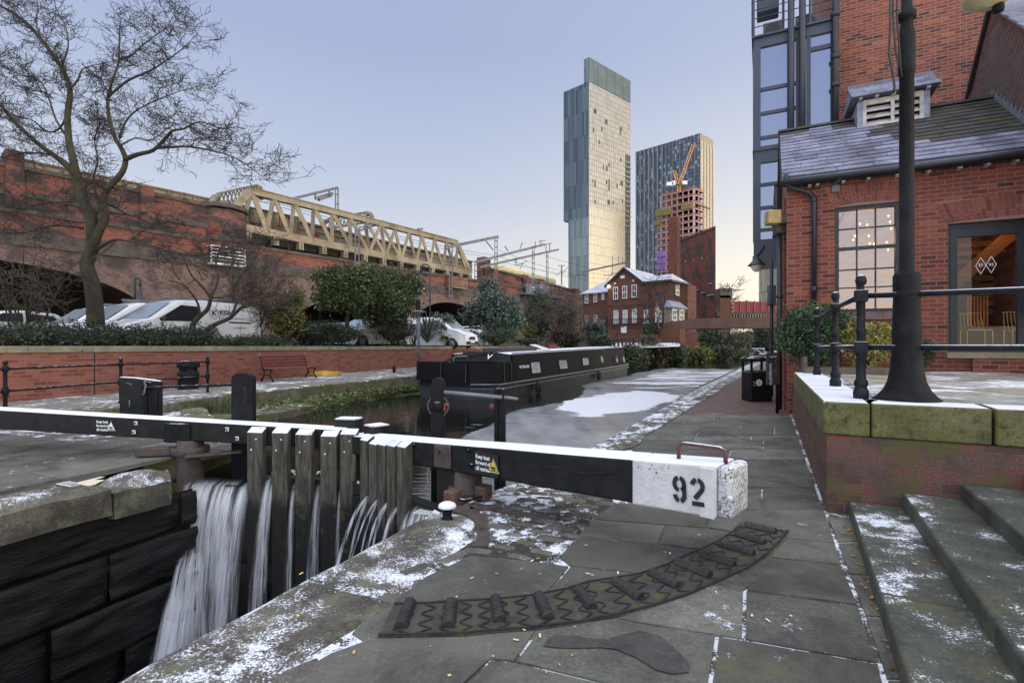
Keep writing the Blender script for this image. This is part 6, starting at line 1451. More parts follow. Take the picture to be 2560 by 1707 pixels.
# ---- mooring post on quay, slim signal post by the boat
q = gq(985,932); Zm = q.z; t = thing('mooring_post', 'small black mooring pin with rope on the quay edge', 'mooring post', q)
mb = MB(); mb.s = True; mb.lathe(V(q.x,q.y,Zm), [(.06,0),(.05,.12),(.09,.15),(.09,.19),(.05,.2),(.05,.25),(.08,.28),(.02,.33)], 12); mb.build('pin', M['black_iron'], t)
mb = MB(); mb.s = True; mb.tube([V(q.x,q.y,Zm+.1), V(q.x+.5,q.y-.6,Zm+.05), V(q.x+1.0,q.y-1.5,.3), V(q.x+1.2,q.y-2.8,.35)], .018, 6); mb.build('rope', M['black_iron'], t)
def slim_lamp(px, pyb, pyt, Y, lab):
 c = P(px, pyb, Y); z1 = P(px, pyt, Y).z; t = thing('bollard_light', lab, 'post light', c)
 mb = MB(); mb.s = True; mb.tube([c, V(c.x,c.y,z1-.55)], .065, 10); mb.build('pole', M['steel_grey'], t)
 mb = MB(); mb.s = True; mb.lathe(V(c.x,c.y,z1-.62), [(.07,-.12),(.09,.0),(.33,.05),(.34,.08),(.08,.13),(.0,.14)], 16); mb.build('hood', M['steel_grey'], t)
 mb = MB(); mb.box(V(c.x-.03,c.y,z1-.26), (.2,.1,.46)); mb.build('top_fin', M['black_iron'], t)
slim_lamp(1047, 905, 748, 22.5, 'slim grey post light with flat hood beside the boat stern')
# ================================================================ THE BOAT
bn = V(-.50,17.6,0); bd = V(.474,.88,0).normalized(); bp = V(-.88,.474,0).normalized(); BL = 17.4; BW = 3.25
bt = thing('canal_boat', 'long black house boat with snow covered roof and square windows', 'boat', V(bn.x+3,bn.y+8,ZW))
bq = lambda s, w, z: V(bn.x+bd.x*s+bp.x*w, bn.y+bd.y*s+bp.y*w, z)
gw = lambda s: .175+.0125*s; rf = lambda s: 1.17+.0165*s
mb = MB()
plan = [(0.0,.0),(16.3,.0),(17.7,.45),(18.45,1.3),(18.45,1.95),(17.7,2.8),(16.3,BW),(.3,BW),(-.35,BW-.15),(-.35,.9)]
n_ = len(plan); b0 = [bq(s,w+(.12 if w < BW/2 else -.12),-.8) for s, w in plan]; b1 = [bq(s,w,gw(max(s,0))-.02) for s, w in plan]
mb.add(b0+b1, [[i,(i+1)%n_,n_+(i+1)%n_,n_+i] for i in range(n_)]+[list(range(n_,2*n_))]); mb.build('hull', M['boat_grey'], bt)
def rail(off, r_, nm, m_):
 mb = MB(); mb.s = True; mb.tube([bq(s,w-.03 if w < 1 else w,gw(max(s,0))+off) for s, w in ((-.35,.9),(0,0),(2,0),(8,0),(16.3,0),(17.7,.45),(18.45,1.3))], r_, 8); mb.build(nm, m_, bt)
rail(0, .034, 'rubbing_strake', M['boat_trim']); rail(-.15, .028, 'rubbing_strake', M['boat_trim'])
mb = MB()
ft = .93
fr_ = [(-.33,BW-.17),(-.33,.92),(.0,.04),(1.6,.06)]
for (s0_,w0),(s1,w1) in zip(fr_[:-1],fr_[1:]):
 q0, q1, q2, q3 = bq(s0_,w0,gw(0)-.03), bq(s1,w1,gw(1)-.03), bq(s1,w1+.03,ft+(.04 if s1 > 1 else 0)), bq(s0_,w0+.03,ft); mb.extr([q0,q1,q2,q3], (bd*.05 if s0_ < 0 and s1 < 0 else bp*.05))
mb.wbox(Wall(bq(-.36,0,0)[:2], bp[:2]), 2.15, BW-.05, gw(0)+.1, ft+.02, -.5, .03)
mb.build('well_deck_bulwark', M['boat_black'], bt)
mb = MB(); mb.s = False
mb.bar(bq(-.38,.9,.14), bq(-.38,BW-.1,.14), .10, .035); mb.bar(bq(-.42,.9,.14), bq(-.06,-.06,.17), .10, .035); mb.build('fender_ledge', M['boat_black'], bt)
for a, b_ in [(bq(-.39,w,gw(0)+.05), bq(-.39,w,ft)) for w in (1.05,2.1)]+[(bq(s,.03,gw(0)+.03), bq(s,.05,ft+.01)) for s in (.55,1.1)]: mb = MB(); mb.bar(a, b_, .025, .025); mb.build('panel_rib', M['boat_grey'], bt)
# cabin
mb = MB(); cs = [1.55,4,8,12,17.4]; secs = []
for s in cs:
 nar = .35 if s > 16 else 0; secs.append([bq(s,.10+nar,gw(s)),bq(s,.26+nar,rf(s)-.04),bq(s,.34+nar,rf(s)),bq(s,BW/2,rf(s)+.02),bq(s,BW-.34-nar,rf(s)),bq(s,BW-.26-nar,rf(s)-.04),bq(s,BW-.10-nar,gw(s))])
for a, b_ in zip(secs[:-1], secs[1:]):
 for k in range(6): mb.add([a[k],b_[k],b_[k+1],a[k+1]],[[0,1,2,3]])
mb.add(secs[-1],[list(range(7))]); mb.add(secs[0],[list(range(7))[::-1]]); mb.build('cabin', M['boat_black'], bt)
mb = MB()
for a, b_, s0_, s1 in zip(secs[:-1], secs[1:], cs[:-1], cs[1:]):
 for k in (2,3): up_ = V(0,0,.022); mb.hexa([a[k],b_[k],b_[k+1],a[k+1]],[a[k]+up_,b_[k]+up_,b_[k+1]+up_,a[k+1]+up_])
mb.build('roof_snow', M['boat_roof'], bt)
# raked front panel with the white V
fb = [bq(1.1,.10,ft), bq(.9,BW-.3,ft), bq(1.35,BW-1.1,rf(1.5)+.10), bq(1.40,1.0,rf(1.5)+.10), bq(1.5,.34,rf(1.5)+.0)]
mb = MB(); mb.extr(fb, bd*.06); mb.add([bq(1.1,.10,ft), bq(1.5,.34,rf(1.5)), bq(1.6,.10,gw(1.6)), bq(1.1,.06,gw(.4))],[[0,1,2,3]]); mb.build('raked_front', M['boat_black'], bt)
fx = -bp; fy = (fb[2]-fb[1]); fy = (bq(1.38,1.5,rf(1.5)+.1)-bq(1.0,1.5,ft)); nrm_ = fx.cross(fy).normalized()
Wfp = Wall(bq(.7,1.3,0)[:2], fx[:2]); cV = Wfp.px(1203,901); cV = lerp(bq(1.06,1.05,ft), bq(1.38,1.05,rf(1.5)+.1), .45)+nrm_*.012
mesh_obj(text('V', .34, frame(cV, fx, fy), M['lettering_white'], depth=.003, bold=.006), 'lettering', bt)
for dw in (.9,1.15):
 mb = MB(); mb.s = True; q = lerp(bq(1.05,dw,ft), bq(1.38,dw,rf(1.5)+.1), .85)+nrm_*.01; mb.lathe(q, [(.03,-.02),(.03,.02)], 8); mb.build('vent', M['boat_trim'], bt)
# side: windows, portholes, name
Wb0 = Wall(bq(0,.18,0)[:2], bd[:2])
def sidept(s, z, o=.0): f = (z-gw(s))/(rf(s)-.04-gw(s)); return bq(s, .10+.16*f-o, z)
for x0, x1, y0, y1 in ((1326,1351,902,935),(1396,1418,897,924),(1455,1472,892,915)):
 s0_ = Wb0.uz(x0,915)[0]; s1 = Wb0.uz(x1,915)[0]; zt = Wb0.uz((x0+x1)/2,y0)[1]; zb2 = Wb0.uz((x0+x1)/2,y1)[1]; fwd = .05
 mb = MB()
 for a, b_, c_, d_ in ((s0_,s1,zt-fwd,zt),(s0_,s1,zb2,zb2+fwd),(s0_,s0_+fwd,zb2,zt),(s1-fwd,s1,zb2,zt)): mb.hexa([sidept(a,c_,.02),sidept(b_,c_,.02),sidept(b_,c_,-.02),sidept(a,c_,-.02)],[sidept(a,d_,.02),sidept(b_,d_,.02),sidept(b_,d_,-.02),sidept(a,d_,-.02)])
 w_ = mb.build('window', M['boat_black'], bt)
 mb = MB(); mb.add([sidept(s0_,zb2,.006),sidept(s1,zb2,.006),sidept(s1,zt,.006),sidept(s0_,zt,.006)],[[0,1,2,3]]); mb.build('curtain', M['curtain'], w_)
for x in (1504,1541,1558):
 s_ = Wb0.uz(x,898)[0]; z_ = Wb0.uz(x,898)[1]; mb = MB(); r_ = .2; rg_ = []
 for rr in (r_, r_*.78): rg_.append([sidept(s_+rr*math.cos(a*math.pi/10), z_+rr*math.sin(a*math.pi/10), .02) for a in range(20)])
 mb.add(rg_[0]+rg_[1], [[i,(i+1)%20,20+(i+1)%20,20+i] for i in range(20)]); w_ = mb.build('porthole', M['boat_trim'], bt)
 mb = MB(); mb.add(rg_[1], [list(range(20))]); mb.build('pane', M['car_glass'], w_)
s_ = Wb0.uz(1309,917)[0]; z_ = Wb0.uz(1309,917)[1]
up_ = sidept(s_,z_+.3)-sidept(s_,z_)
mesh_obj(text('VATTEN HUS', .15, frame(sidept(s_+.05,z_,.02), bd, up_), M['lettering_white'], depth=.002, bold=.004, sx=.95), 'lettering', bt)
mesh_obj(text('THE', .05, frame(sidept(Wb0.uz(1291,914)[0],z_+.05,.02), bd, up_), M['lettering_white'], depth=.002), 'lettering', bt)
# roof hatch and panel, tiller, fenders, handrail
mb = MB(); s0_, s1 = 2.9, 6.3; mb.hexa([bq(s0_,1.5,rf(s0_)+.03),bq(s1,1.5,rf(s1)+.03),bq(s1,2.4,rf(s1)+.03),bq(s0_,2.4,rf(s0_)+.03)],[bq(s0_,1.5,rf(s0_)+.22),bq(s1,1.5,rf(s1)+.22),bq(s1,2.4,rf(s1)+.22),bq(s0_,2.4,rf(s0_)+.22)]); mb.build('roof_hatch', M['boat_grey'], bt, bevel=.02)
mb = MB(); mb.hexa([bq(6.5,1.2,rf(6.5)+.06),bq(7.2,1.2,rf(7)+.06),bq(7.2,2.0,rf(7)+.30),bq(6.5,2.0,rf(6.5)+.30)],[bq(6.5,1.2,rf(6.5)+.08),bq(7.2,1.2,rf(7)+.08),bq(7.2,2.0,rf(7)+.32),bq(6.5,2.0,rf(6.5)+.32)]); mb.build('white_panel', M['white_paint'], bt)
mb = MB(); mb.s = True; a = bq(-.1,1.75,ft); mb.tube([a, a+V(.0,0,.16), a+V(.06,0,.22), a+V(.45,.1,.22), a+V(.5,.1,.16)], .022, 8); mb.build('tiller', M['boat_trim'], bt)
for x, yt, yb in ((1328,962,991),(1482,935,962),(1575,915,938)):
 s_ = Wb0.uz(x,960)[0]; w_ = -.14 if s_ < 15 else .35; mb = MB(); mb.s = True; c = bq(s_,w_,gw(s_)-.55+.0); mb.lathe(c, [(.03,0),(.10,.04),(.12,.15),(.12,.34),(.09,.42),(.03,.46)], 12); mb.tube([c+V(0,0,.45), bq(s_,.06,gw(s_)+.12)], .015, 6); mb.build('fender', M['tyre'], bt)
mb = MB(); mb.s = True; mb.tube([bq(1.6,.30,rf(1.6)+.05),bq(16,.45,rf(16)+.05)], .018, 6); mb.build('grab_rail', M['boat_black'], bt)
# ================================================================ LITTER BIN and notice box on the towpath
q0 = g(1869,1004); q1 = g(1928,1005); c = (q0+q1)/2+V(.06,.28,0); ang = .06
t = thing('litter_bin', 'tall square black litter bin with a white flower emblem beside the path', 'litter bin', c)
wB = .60; ex = V(math.cos(ang),math.sin(ang),0); ey = V(-math.sin(ang),math.cos(ang),0)
mb = MB(); mb.box(c+V(0,0,.41), (wB,.52,.80), ang); mb.build('cabinet', M['black_iron'], t, bevel=.015)
mb = MB(); mb.box(c+V(0,0,.83), (wB-.1,.42,.02), ang)
for sx_ in (-1,1):
 for sy_ in (-1,1): mb.box(c+ex*sx_*(wB/2-.03)+ey*sy_*.23+V(0,0,.96), (.05,.05,.3), ang)
mb.build('corner_post', M['black_iron'], t)
mb = MB(); mb.box(c+V(0,0,1.13), (wB+.04,.56,.08), ang); mb.hexa([c+ex*a+ey*b_+V(0,0,1.171) for a, b_ in ((-.32,-.28),(.32,-.28),(.32,.28),(-.32,.28))],[c+ex*a+ey*b_+V(0,0,1.23) for a, b_ in ((-.24,-.18),(.24,-.18),(.24,.2),(-.24,.2))]); mb.build('lid', M['black_iron'], t)
mb = MB()
for r_ in range(16):
 for k in range(11):
  if 5 < r_ < 10 and 4 < k < 8: continue
  q = c+ex*(-.22+k*.042+(r_%2)*.02)-ey*.262+V(0,0,.10+r_*.042); mb.box(q, (.02,.006,.016), ang)
mb.build('perforated_front', M['lamp_iron'], t)
mb = MB(); fc = c+ex*-.08-ey*.268+V(0,0,.52)
for k in range(8):
 a = k*math.pi/4; a2 = a+math.pi/8; mb.add([fc, fc+ex*.085*math.cos(a-.32)+V(0,0,.085*math.sin(a-.32)), fc+ex*.098*math.cos(a)+V(0,0,.098*math.sin(a)), fc+ex*.085*math.cos(a+.32)+V(0,0,.085*math.sin(a+.32))],[[0,1,2,3]])
for k in range(8): a = k*math.pi/4+math.pi/8; mb.m = 1; mb.bar(fc-ey*.003, fc-ey*.003+ex*.085*math.cos(a)+V(0,0,.085*math.sin(a)), .006, .003)
mb.build('flower_emblem', [M['lettering_white'], M['plastic_black']], t)
mb = MB(); mb.m = 0
for dz in (0,-.075): mb.bar(fc+ex*-.16+V(0,0,.02+dz)-ey*.002, fc+ex*-.11+V(0,0,-.01+dz)-ey*.002, .006, .018)
mb.build('sticker', M['sign_yellow'], t)
mb = MB(); mb.s = True; rg = random.Random(6)
def scribble(o, dx, dy, n_, w, amp, r_, mb, slope=0):
 p = [o+dx*(w*k/n_)+dx*(amp*.6*math.sin(k*2.1+.5))+dy*(amp*math.sin(k*1.7)+slope*k/n_) for k in range(n_+1)]; mb.tube(p, r_, 4)
scribble(c+ex*-.2-ey*.1+V(0,0,1.236), ex, ey*.8, 16, .36, .04, .007, mb); mb.build('graffiti', M['lettering_white'], t)
nb = V(6.0,11.95,0); ncx = P(1937,935,11.45)
t = thing('notice_box', 'flat black cabinet on a post with white and red graffiti beside the bin', 'cabinet', V(ncx.x,ncx.y,0))
mb = MB(); Wn = Wall(P(1919,935,11.5)[:2], V(.95,-.2,0)[:2]); a, b_ = Wn.uz(1919,930)[0], Wn.uz(1950,930)[0]; z0, z1 = Wn.uz(1935,962)[1], Wn.uz(1935,884)[1]; mb.wbox(Wn, a, b_, z0, z1, -.14, 0); mb.build('cabinet', M['plastic_black'], t, bevel=.006)
mb = MB(); mb.s = True; qq = Wn.pt(b_-.03,0,-.1); mb.tube([V(qq.x,qq.y,0), V(qq.x,qq.y,z1)], .035, 8); mb.build('post', M['lamp_iron'], t)
mb = MB(); mb.s = True; scribble(Wn.pt(a+.06,z1-.22,.008), V(0,0,-1), Wn.d, 30, .48, .035, .006, mb); scribble(Wn.pt(a+.03,z1-.07,.008), Wn.d, V(0,0,1), 12, .15, .02, .005, mb); mb.build('graffiti', M['lettering_white'], t)
mb = MB(); mb.s = True; mb.tube([Wn.pt(b_-.05,z1-.1,.008),Wn.pt(b_-.1,z1-.16,.008),Wn.pt(b_-.07,z1-.3,.008)], .006, 4); mb.tube([Wn.pt(b_-.09+.03*math.cos(k),z1-.37+.035*math.sin(k),.008) for k in range(7)], .005, 4); mb.build('graffiti', M['graffiti_red'], t)
# grey cabinet on the pole in front of the bay, slim lamp post further on
t = thing('sign_post', 'slim black post carrying a small grey cabinet under the glazed bay', 'post', P(1932,1000,13.5))
mb = MB(); mb.s = True; q = P(1929,900,15.5); mb.tube([V(q.x,q.y,0), V(q.x,q.y,4.1)], .05, 8); mb.build('pole', M['navy_dark'], t)
mb = MB(); q = P(1929,737,15.45); mb.box(q, (.20,.16,.56)); mb.box(q+V(0,0,-.3),(.3,.22,.03)); mb.build('grey_cabinet', M['steel_dim'], t, bevel=.01)
# planter box
mb = MB(); t = thing('planter', 'low brown timber planter edge under the clipped hedge', 'planter', g(1992,925,ZT))
pA, pB, pC = WS.pt(LW-.15,0,-.12), WS.pt(5.6,0,-.15), WS.pt(5.6,0,-1.7)
mb.bar(V(pA.x,pA.y,ZT+.15), V(pB.x,pB.y,ZT+.15), .06, .30); mb.bar(V(pB.x,pB.y,ZT+.06), V(pC.x,pC.y,ZT+.06), .06, .12); mb.build('timber_edge', mk('timber_old', (.10,.075,.055), (.16,.12,.09), 5, .8, .4, 30), t)
# ================================================================ VEGETATION
def leaf_mesh(name, blobs, n, size, seed, mat, parent=None, flat=.0, shell=.55, asp=.5, clump=7, zmin=None):
 """many leaf-sized faces through the volume of several ellipsoids, gathered into sprigs"""
 r = np.random.default_rng(seed); vol = np.array([b[1][0]*b[1][1]*b[1][2] for b in blobs]); pr = vol**.75; pr /= pr.sum()
 nc = max(1, n//clump); bi = r.choice(len(blobs), nc, p=pr); d = r.normal(size=(nc,3)); d /= np.linalg.norm(d,axis=1)[:,None]
 rad = shell+(1-shell)*r.random(nc)**.6; rad *= 1+.16*r.normal(size=nc)
 ce = np.array([tuple(b[0]) for b in blobs])[bi]; ra = np.array([tuple(b[1]) for b in blobs])[bi]
 p = ce+d*ra*rad[:,None]; tone = np.clip(.5+.25*r.normal(size=nc), 0, 1)
 p = np.repeat(p, clump, axis=0)+r.normal(size=(nc*clump,3))*size*1.5; od = np.repeat(d, clump, axis=0); tn = np.clip(np.repeat(tone, clump)+.18*r.normal(size=nc*clump), 0, 1)
 if zmin is not None: k = p[:,2] > zmin; p, od, tn = p[k], od[k], tn[k]
 N_ = len(p); a = r.normal(size=(N_,3))+od*.7; a[:,2] += .1; a /= np.linalg.norm(a,axis=1)[:,None]
 b_ = np.cross(a, r.normal(size=(N_,3))); b_ /= np.linalg.norm(b_,axis=1)[:,None]; s = size*(.6+.8*r.random(N_))[:,None]
 v = np.stack([p-a*s, p-b_*s*asp, p+a*s, p+b_*s*asp], 1).reshape(-1,3)
 me = bpy.data.meshes.new(name); org = np.array([p[:,0].mean(), p[:,1].mean(), p[:,2].min()]) if parent is None else np.zeros(3); v = v-org
 me.vertices.add(N_*4); me.vertices.foreach_set('co', v.ravel()); me.loops.add(N_*4); me.loops.foreach_set('vertex_index', np.arange(N_*4)); me.polygons.add(N_)
 me.polygons.foreach_set('loop_start', np.arange(N_)*4); me.polygons.foreach_set('loop_total', np.full(N_,4)); me.update(calc_edges=True)
 at = me.attributes.new('rnd','FLOAT','FACE'); at.data.foreach_set('value', tn.astype(np.float32)); me.materials.append(mat)
 o = bpy.data.objects.new(name, me); COL.objects.link(o)
 if parent is not None: o.parent = parent; o.matrix_parent_inverse = parent.matrix_basis.inverted()
 else: o.location = org
 return o
def stems(mb, base, top, n, seed, r0=.03, spread=.4, sides=5):
 r = random.Random(seed)
 for k in range(n):
  a = r.random()*6.28; e = V(top.x+math.cos(a)*spread*r.random(), top.y+math.sin(a)*spread*r.random(), top.z*r.uniform(.8,1)); m_ = lerp(base,e,.5)+V(r.uniform(-.1,.1),r.uniform(-.1,.1),0)
  mb.tube([base+V(r.uniform(-.06,.06),r.uniform(-.06,.06),-.05), m_, e], [r0,r0*.7,r0*.3], sides)
def bush(name, px, py0, py1, wpx, Y, mat, label, cat='shrub', n=2600, size=.05, seed=0, group=None, lumps=6, depth=None, shell=.5, asp=.5, ground=None, clump=7, stem=True):
 """crown between pixel rows py0 (top) and py1 (bottom), wpx wide, at distance Y"""
 c = P(px, (py0+py1)/2, Y); hw = wpx/2/F*Y; hh = (py1-py0)/2/F*Y; dp = depth or hw*.8; r = random.Random(seed+100)
 zg = c.z-hh if ground is None else ground
 t = thing(name, label, cat, V(c.x,c.y,zg), 0, group)
 bl = [((c.x,c.y,c.z-hh*.12),(hw*.78,dp*.78,hh*.84))]
 for k in range(lumps):
  a = r.random()*6.28; u = r.uniform(-.6,.85); q = math.sqrt(max(0,1-u*u)); s = r.uniform(.3,.5)
  bl.append(((c.x+math.cos(a)*q*hw*.62, c.y+math.sin(a)*q*dp*.6, c.z+u*hh*.6),(hw*s,dp*s,hh*s)))
 leaf_mesh('foliage', bl, n, size, seed, mat, t, shell=shell, asp=asp, clump=clump, zmin=zg-.02)
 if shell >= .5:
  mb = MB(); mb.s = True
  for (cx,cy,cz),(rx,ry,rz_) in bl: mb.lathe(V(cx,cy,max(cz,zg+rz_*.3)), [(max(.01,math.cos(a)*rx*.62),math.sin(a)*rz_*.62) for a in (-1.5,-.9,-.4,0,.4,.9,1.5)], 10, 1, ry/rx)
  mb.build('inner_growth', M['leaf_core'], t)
 if stem:
  mb = MB(); mb.s = True; stems(mb, V(c.x,c.y,zg), V(c.x,c.y,c.z+hh*.5), 7, seed, .03*Y/18, hw*.6); mb.build('stems', M['bark'], t)
 return t
def hedge(u0, u1, o0, o1, zb, zt, mat, label, n, size, seed):
 bl = []; r = random.Random(seed); u = u0
 while u < u1:
  c = WGd.pt(u+.3, lerp(zb,zt,.4), -(o0+o1)/2); k = r.uniform(.75,1.1); bl.append((tuple(c),(.62,(o1-o0)*.55,(zt-zb)*.62*k))); u += .55
 c = WGd.pt((u0+u1)/2, zb, -(o0+o1)/2); t = thing('hedge', label, 'hedge', c)
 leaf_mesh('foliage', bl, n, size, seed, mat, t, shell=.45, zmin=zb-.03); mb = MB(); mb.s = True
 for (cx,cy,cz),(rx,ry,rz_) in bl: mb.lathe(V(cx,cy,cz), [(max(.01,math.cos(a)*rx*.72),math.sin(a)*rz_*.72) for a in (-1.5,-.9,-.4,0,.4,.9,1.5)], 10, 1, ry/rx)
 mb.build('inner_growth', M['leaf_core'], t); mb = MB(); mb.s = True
 for k in range(26):
  b_ = WGd.pt(lerp(u0,u1,(k+.5)/26), zb-.02, -(o0+o1)/2); stems(mb, b_, b_+V(0,0,(zt-zb)*.8), 3, k, .012, .3, 4)
 mb.build('stems', M['twig'], t); return t
uh = lambda px: WGd.uz(px, 850)[0]
hedge(-4.5, uh(520), .22, 1.35, 1.38, 2.16, M['leaf_ivy'], 'low dense dark green hedge spilling over the left end of the garden wall', 30000, .038, 1)
hedge(uh(500), uh(720), .22, 1.3, 1.38, 1.92, M['leaf_dark'], 'lower dark green ground hedge under the bare thicket on the wall', 12000, .036, 2)
CZ = 1.38
bush('shrub', 790, 797, 866, 235, wallY(800)+1.6, M['leaf_ivy'], 'dark spreading juniper mound spilling over the garden wall', n=15000, size=.05, seed=3, lumps=9, depth=1.1, ground=CZ, asp=.3)
bush('shrub', 712, 715, 850, 118, wallY(710)+2.3, M['leaf_yellowgreen'], 'yellow edged variegated shrub beside the bare thicket', n=5200, size=.06, seed=4, ground=CZ)
def tree_ev(px, pyg, pyt, wpx, Y, label, seed, trunk_px=None, mat='leaf_holly', n=9000, crown_bot=None, size=.075, lumps=12):
 c = P(px, (pyt+crown_bot)/2, Y); hw = wpx/2/F*Y; hh = (crown_bot-pyt)/2/F*Y; b_ = P(trunk_px or px, pyg, Y); r = random.Random(seed)
 t = thing('evergreen_tree', label, 'tree', b_); bl = [((c.x,c.y,c.z),(hw*.72,hw*.7,hh*.78))]
 for k in range(lumps):
  a = r.random()*6.28; u = r.uniform(-.7,.95); q = math.sqrt(max(0,1-u*u)); s = r.uniform(.25,.42); bl.append(((c.x+math.cos(a)*q*hw*.72, c.y+math.sin(a)*q*hw*.6, c.z+u*hh*.72),(hw*s,hw*s,hh*s)))
 leaf_mesh('crown', bl, n, size, seed, M[mat], t, shell=.3)
 mb = MB(); mb.s = True; top = V(c.x,c.y,c.z+hh*.3); mb.tube([b_+V(0,0,-.1), lerp(b_,top,.3)+V(-.06,0,0), lerp(b_,top,.6)+V(.05,0,0), top], [.11,.09,.07,.03], 8)
 for k in range(9):
  s = r.uniform(.4,.95); a = r.random()*6.28; p = lerp(b_,top,s); mb.tube([p, p+V(math.cos(a)*hw*.35,math.sin(a)*hw*.3,hh*.22), p+V(math.cos(a)*hw*.7,math.sin(a)*hw*.6,hh*.3)], [.04,.028,.01], 5)
 mb.build('trunk', M['bark'], t); return t
tree_ev(873, 838, 655, 200, wallY(870)+1.5, 'leaning holly tree with pale mossy trunk in front of the white car', 5, 870, n=13000, crown_bot=795, size=.075)
tree_ev(978, 845, 660, 190, wallY(960)+2.5, 'taller dense holly tree right of the leaning one', 6, 985, n=17000, crown_bot=838, size=.08)
bush('shrub', 985, 795, 866, 130, wallY(985)+1.0, M['leaf_brown'], 'brown twiggy shrub at the foot of the taller holly', n=3200, size=.06, seed=7, ground=CZ, asp=.25)
# spiky plant
def spiky(px, pyb, Y, h, n_, lab, seed):
 b_ = P(px, pyb, Y); b_.z = max(b_.z, CZ-.05); r = random.Random(seed); t = thing('spiky_plant', lab, 'plant', b_); mb = MB()
 for k in range(n_):
  a = r.random()*6.28; e = r.uniform(.15,1.0); L_ = h*r.uniform(.7,1.1); d = V(math.cos(a)*e, math.sin(a)*e, 1).normalized(); sdv = d.cross(V(0,0,1)); sdv = sdv.normalized() if sdv.length > .01 else V(1,0,0); pts = [b_+d*(L_*s)-V(0,0,1)*(e*L_*.38*s**2.2) for s in (0,.3,.6,.85,1)]; w = [.03,.045,.04,.02,.002]; mb.new()
  for i in range(4): mb.add([pts[i]-sdv*w[i],pts[i]+sdv*w[i],pts[i+1]+sdv*w[i+1],pts[i+1]-sdv*w[i+1]],[[0,1,2,3]])
 mb.build('leaves', M['leaf_frost'], t)
spiky(1068, 858, wallY(1060)+.9, 1.9, 70, 'spiky strap leaved plant left of the small yellow bush', 3)
bush('shrub', 1100, 778, 856, 84, wallY(1100)+2.0, M['leaf_frost'], 'grey frosted shrub behind the spiky plant', n=3600, size=.06, seed=8, ground=CZ)
bush('shrub', 1121, 829, 858, 42, wallY(1120)+.7, M['leaf_yellow'], 'small bright yellow bush on the wall bed', n=900, size=.05, seed=9, ground=CZ)
bush('shrub', 1166, 830, 864, 60, wallY(1165)+.7, M['leaf_frost'], 'small pale frosted bush left of the round green bush', n=1100, size=.055, seed=10, ground=CZ)
bush('shrub', 1237, 718, 846, 166, wallY(1240)+3.0, M['leaf_frost'], 'large round rhododendron with frosted leaves', n=14000, size=.10, seed=11, lumps=12, ground=CZ, shell=.6)
bush('shrub', 1222, 696, 740, 50, wallY(1240)+4.0, M['leaf_frost'], 'frosted conifer tip rising over the rhododendron', n=1500, size=.10, seed=12, ground=2.5, stem=True)
bush('shrub', 1243, 815, 872, 110, wallY(1240)+.9, M['leaf_box'], 'low domed green bush in front of the rhododendron', n=4200, size=.045, seed=13, ground=CZ, shell=.75)
bush('shrub', 1322, 806, 846, 40, wallY(1320)+2.4, M['leaf_yellowgreen'], 'small yellow green bush right of the rhododendron', n=1100, size=.08, seed=14, ground=CZ)
bush('shrub', 1341, 722, 856, 92, wallY(1340)+3.4, M['leaf_dark'], 'dark upright evergreen right of the rhododendron', n=7000, size=.09, seed=15, ground=CZ)
bush('shrub', 1320, 838, 868, 90, wallY(1320)+.6, M['leaf_frost'], 'low frosted cotoneaster along the wall top', n=1800, size=.05, seed=16, ground=CZ, asp=.3)
bush('shrub', 1425, 815, 866, 110, 44, M['leaf_brown'], 'brown green shrub mass behind the boat roof', n=3000, size=.09, seed=17, ground=.8)
bush('shrub', 1482, 790, 866, 70, 46, M['leaf_frost'], 'frosted olive shrub by the house corner', n=2600, size=.10, seed=18, ground=.8, asp=.3)
bush('shrub', 1503, 835, 872, 60, 42, M['leaf_dark'], 'dark green shrub with a snowy edge beside the bollards', n=2200, size=.08, seed=19, ground=.5)
# hedge and yellow shrub on the terrace
bush('shrub', 2046, 742, 922, 195, 10.35, M['leaf_box'], 'dense rounded green shrub below the sash window', n=20000, size=.028, seed=20, lumps=12, ground=ZT, shell=.6, depth=.45)
bush('shrub', 2165, 785, 918, 150, 10.0, M['leaf_yellow'], 'yellow green variegated shrub beside the lamp foot', n=7500, size=.030, seed=21, lumps=8, ground=ZT, shell=.4, depth=.4)
bush('shrub', 2302, 845, 912, 60, 10.0, M['leaf_dark'], 'small dark shrub at the brick wall by the glazed door', n=1500, size=.03, seed=22, ground=ZT, depth=.25)
# ---- bare trees: traced limbs, recursive twigs
def twigs(mb, pts, rad, r, depth, dens, L0, flat, zig=.35, sides=3, up=.1, rm=.0055):
 for i in range(len(pts)-1):
  a, b_ = pts[i], pts[i+1]; seg = (b_-a).length; k = seg*dens; k = int(k)+(1 if r.random() < k-int(k) else 0)
  for _ in range(k):
   f = r.random(); p = lerp(a,b_,f); d = (b_-a).normalized(); rr = lerp(rad[i],rad[i+1],f)
   ax = V(r.gauss(0,1),r.gauss(0,1),r.gauss(0,1)*flat); ax = ax-d*ax.dot(d)
   if ax.length < .05: continue
   dd = (d*r.uniform(.2,.9)+ax.normalized()*r.uniform(.6,1)+V(0,0,up)).normalized(); L_ = L0*r.uniform(.45,1.15); n_ = r.randint(4,6); q = [p]; r_ = [max(rm*1.25, min(rr*.6, .012*L_+.003))]
   for s in range(n_): dd = (dd+V(r.gauss(0,zig),r.gauss(0,zig),r.gauss(0,zig*.6)+up*.3)).normalized(); q.append(q[-1]+dd*(L_/n_)); r_.append(max(rm, r_[0]*(1-.8*(s+1)/n_)))
   mb.tube(q, r_, sides, False)
   if depth > 0: twigs(mb, q, r_, r, depth-1, dens*1.5, L0*.55, flat, zig, 3, up, rm)
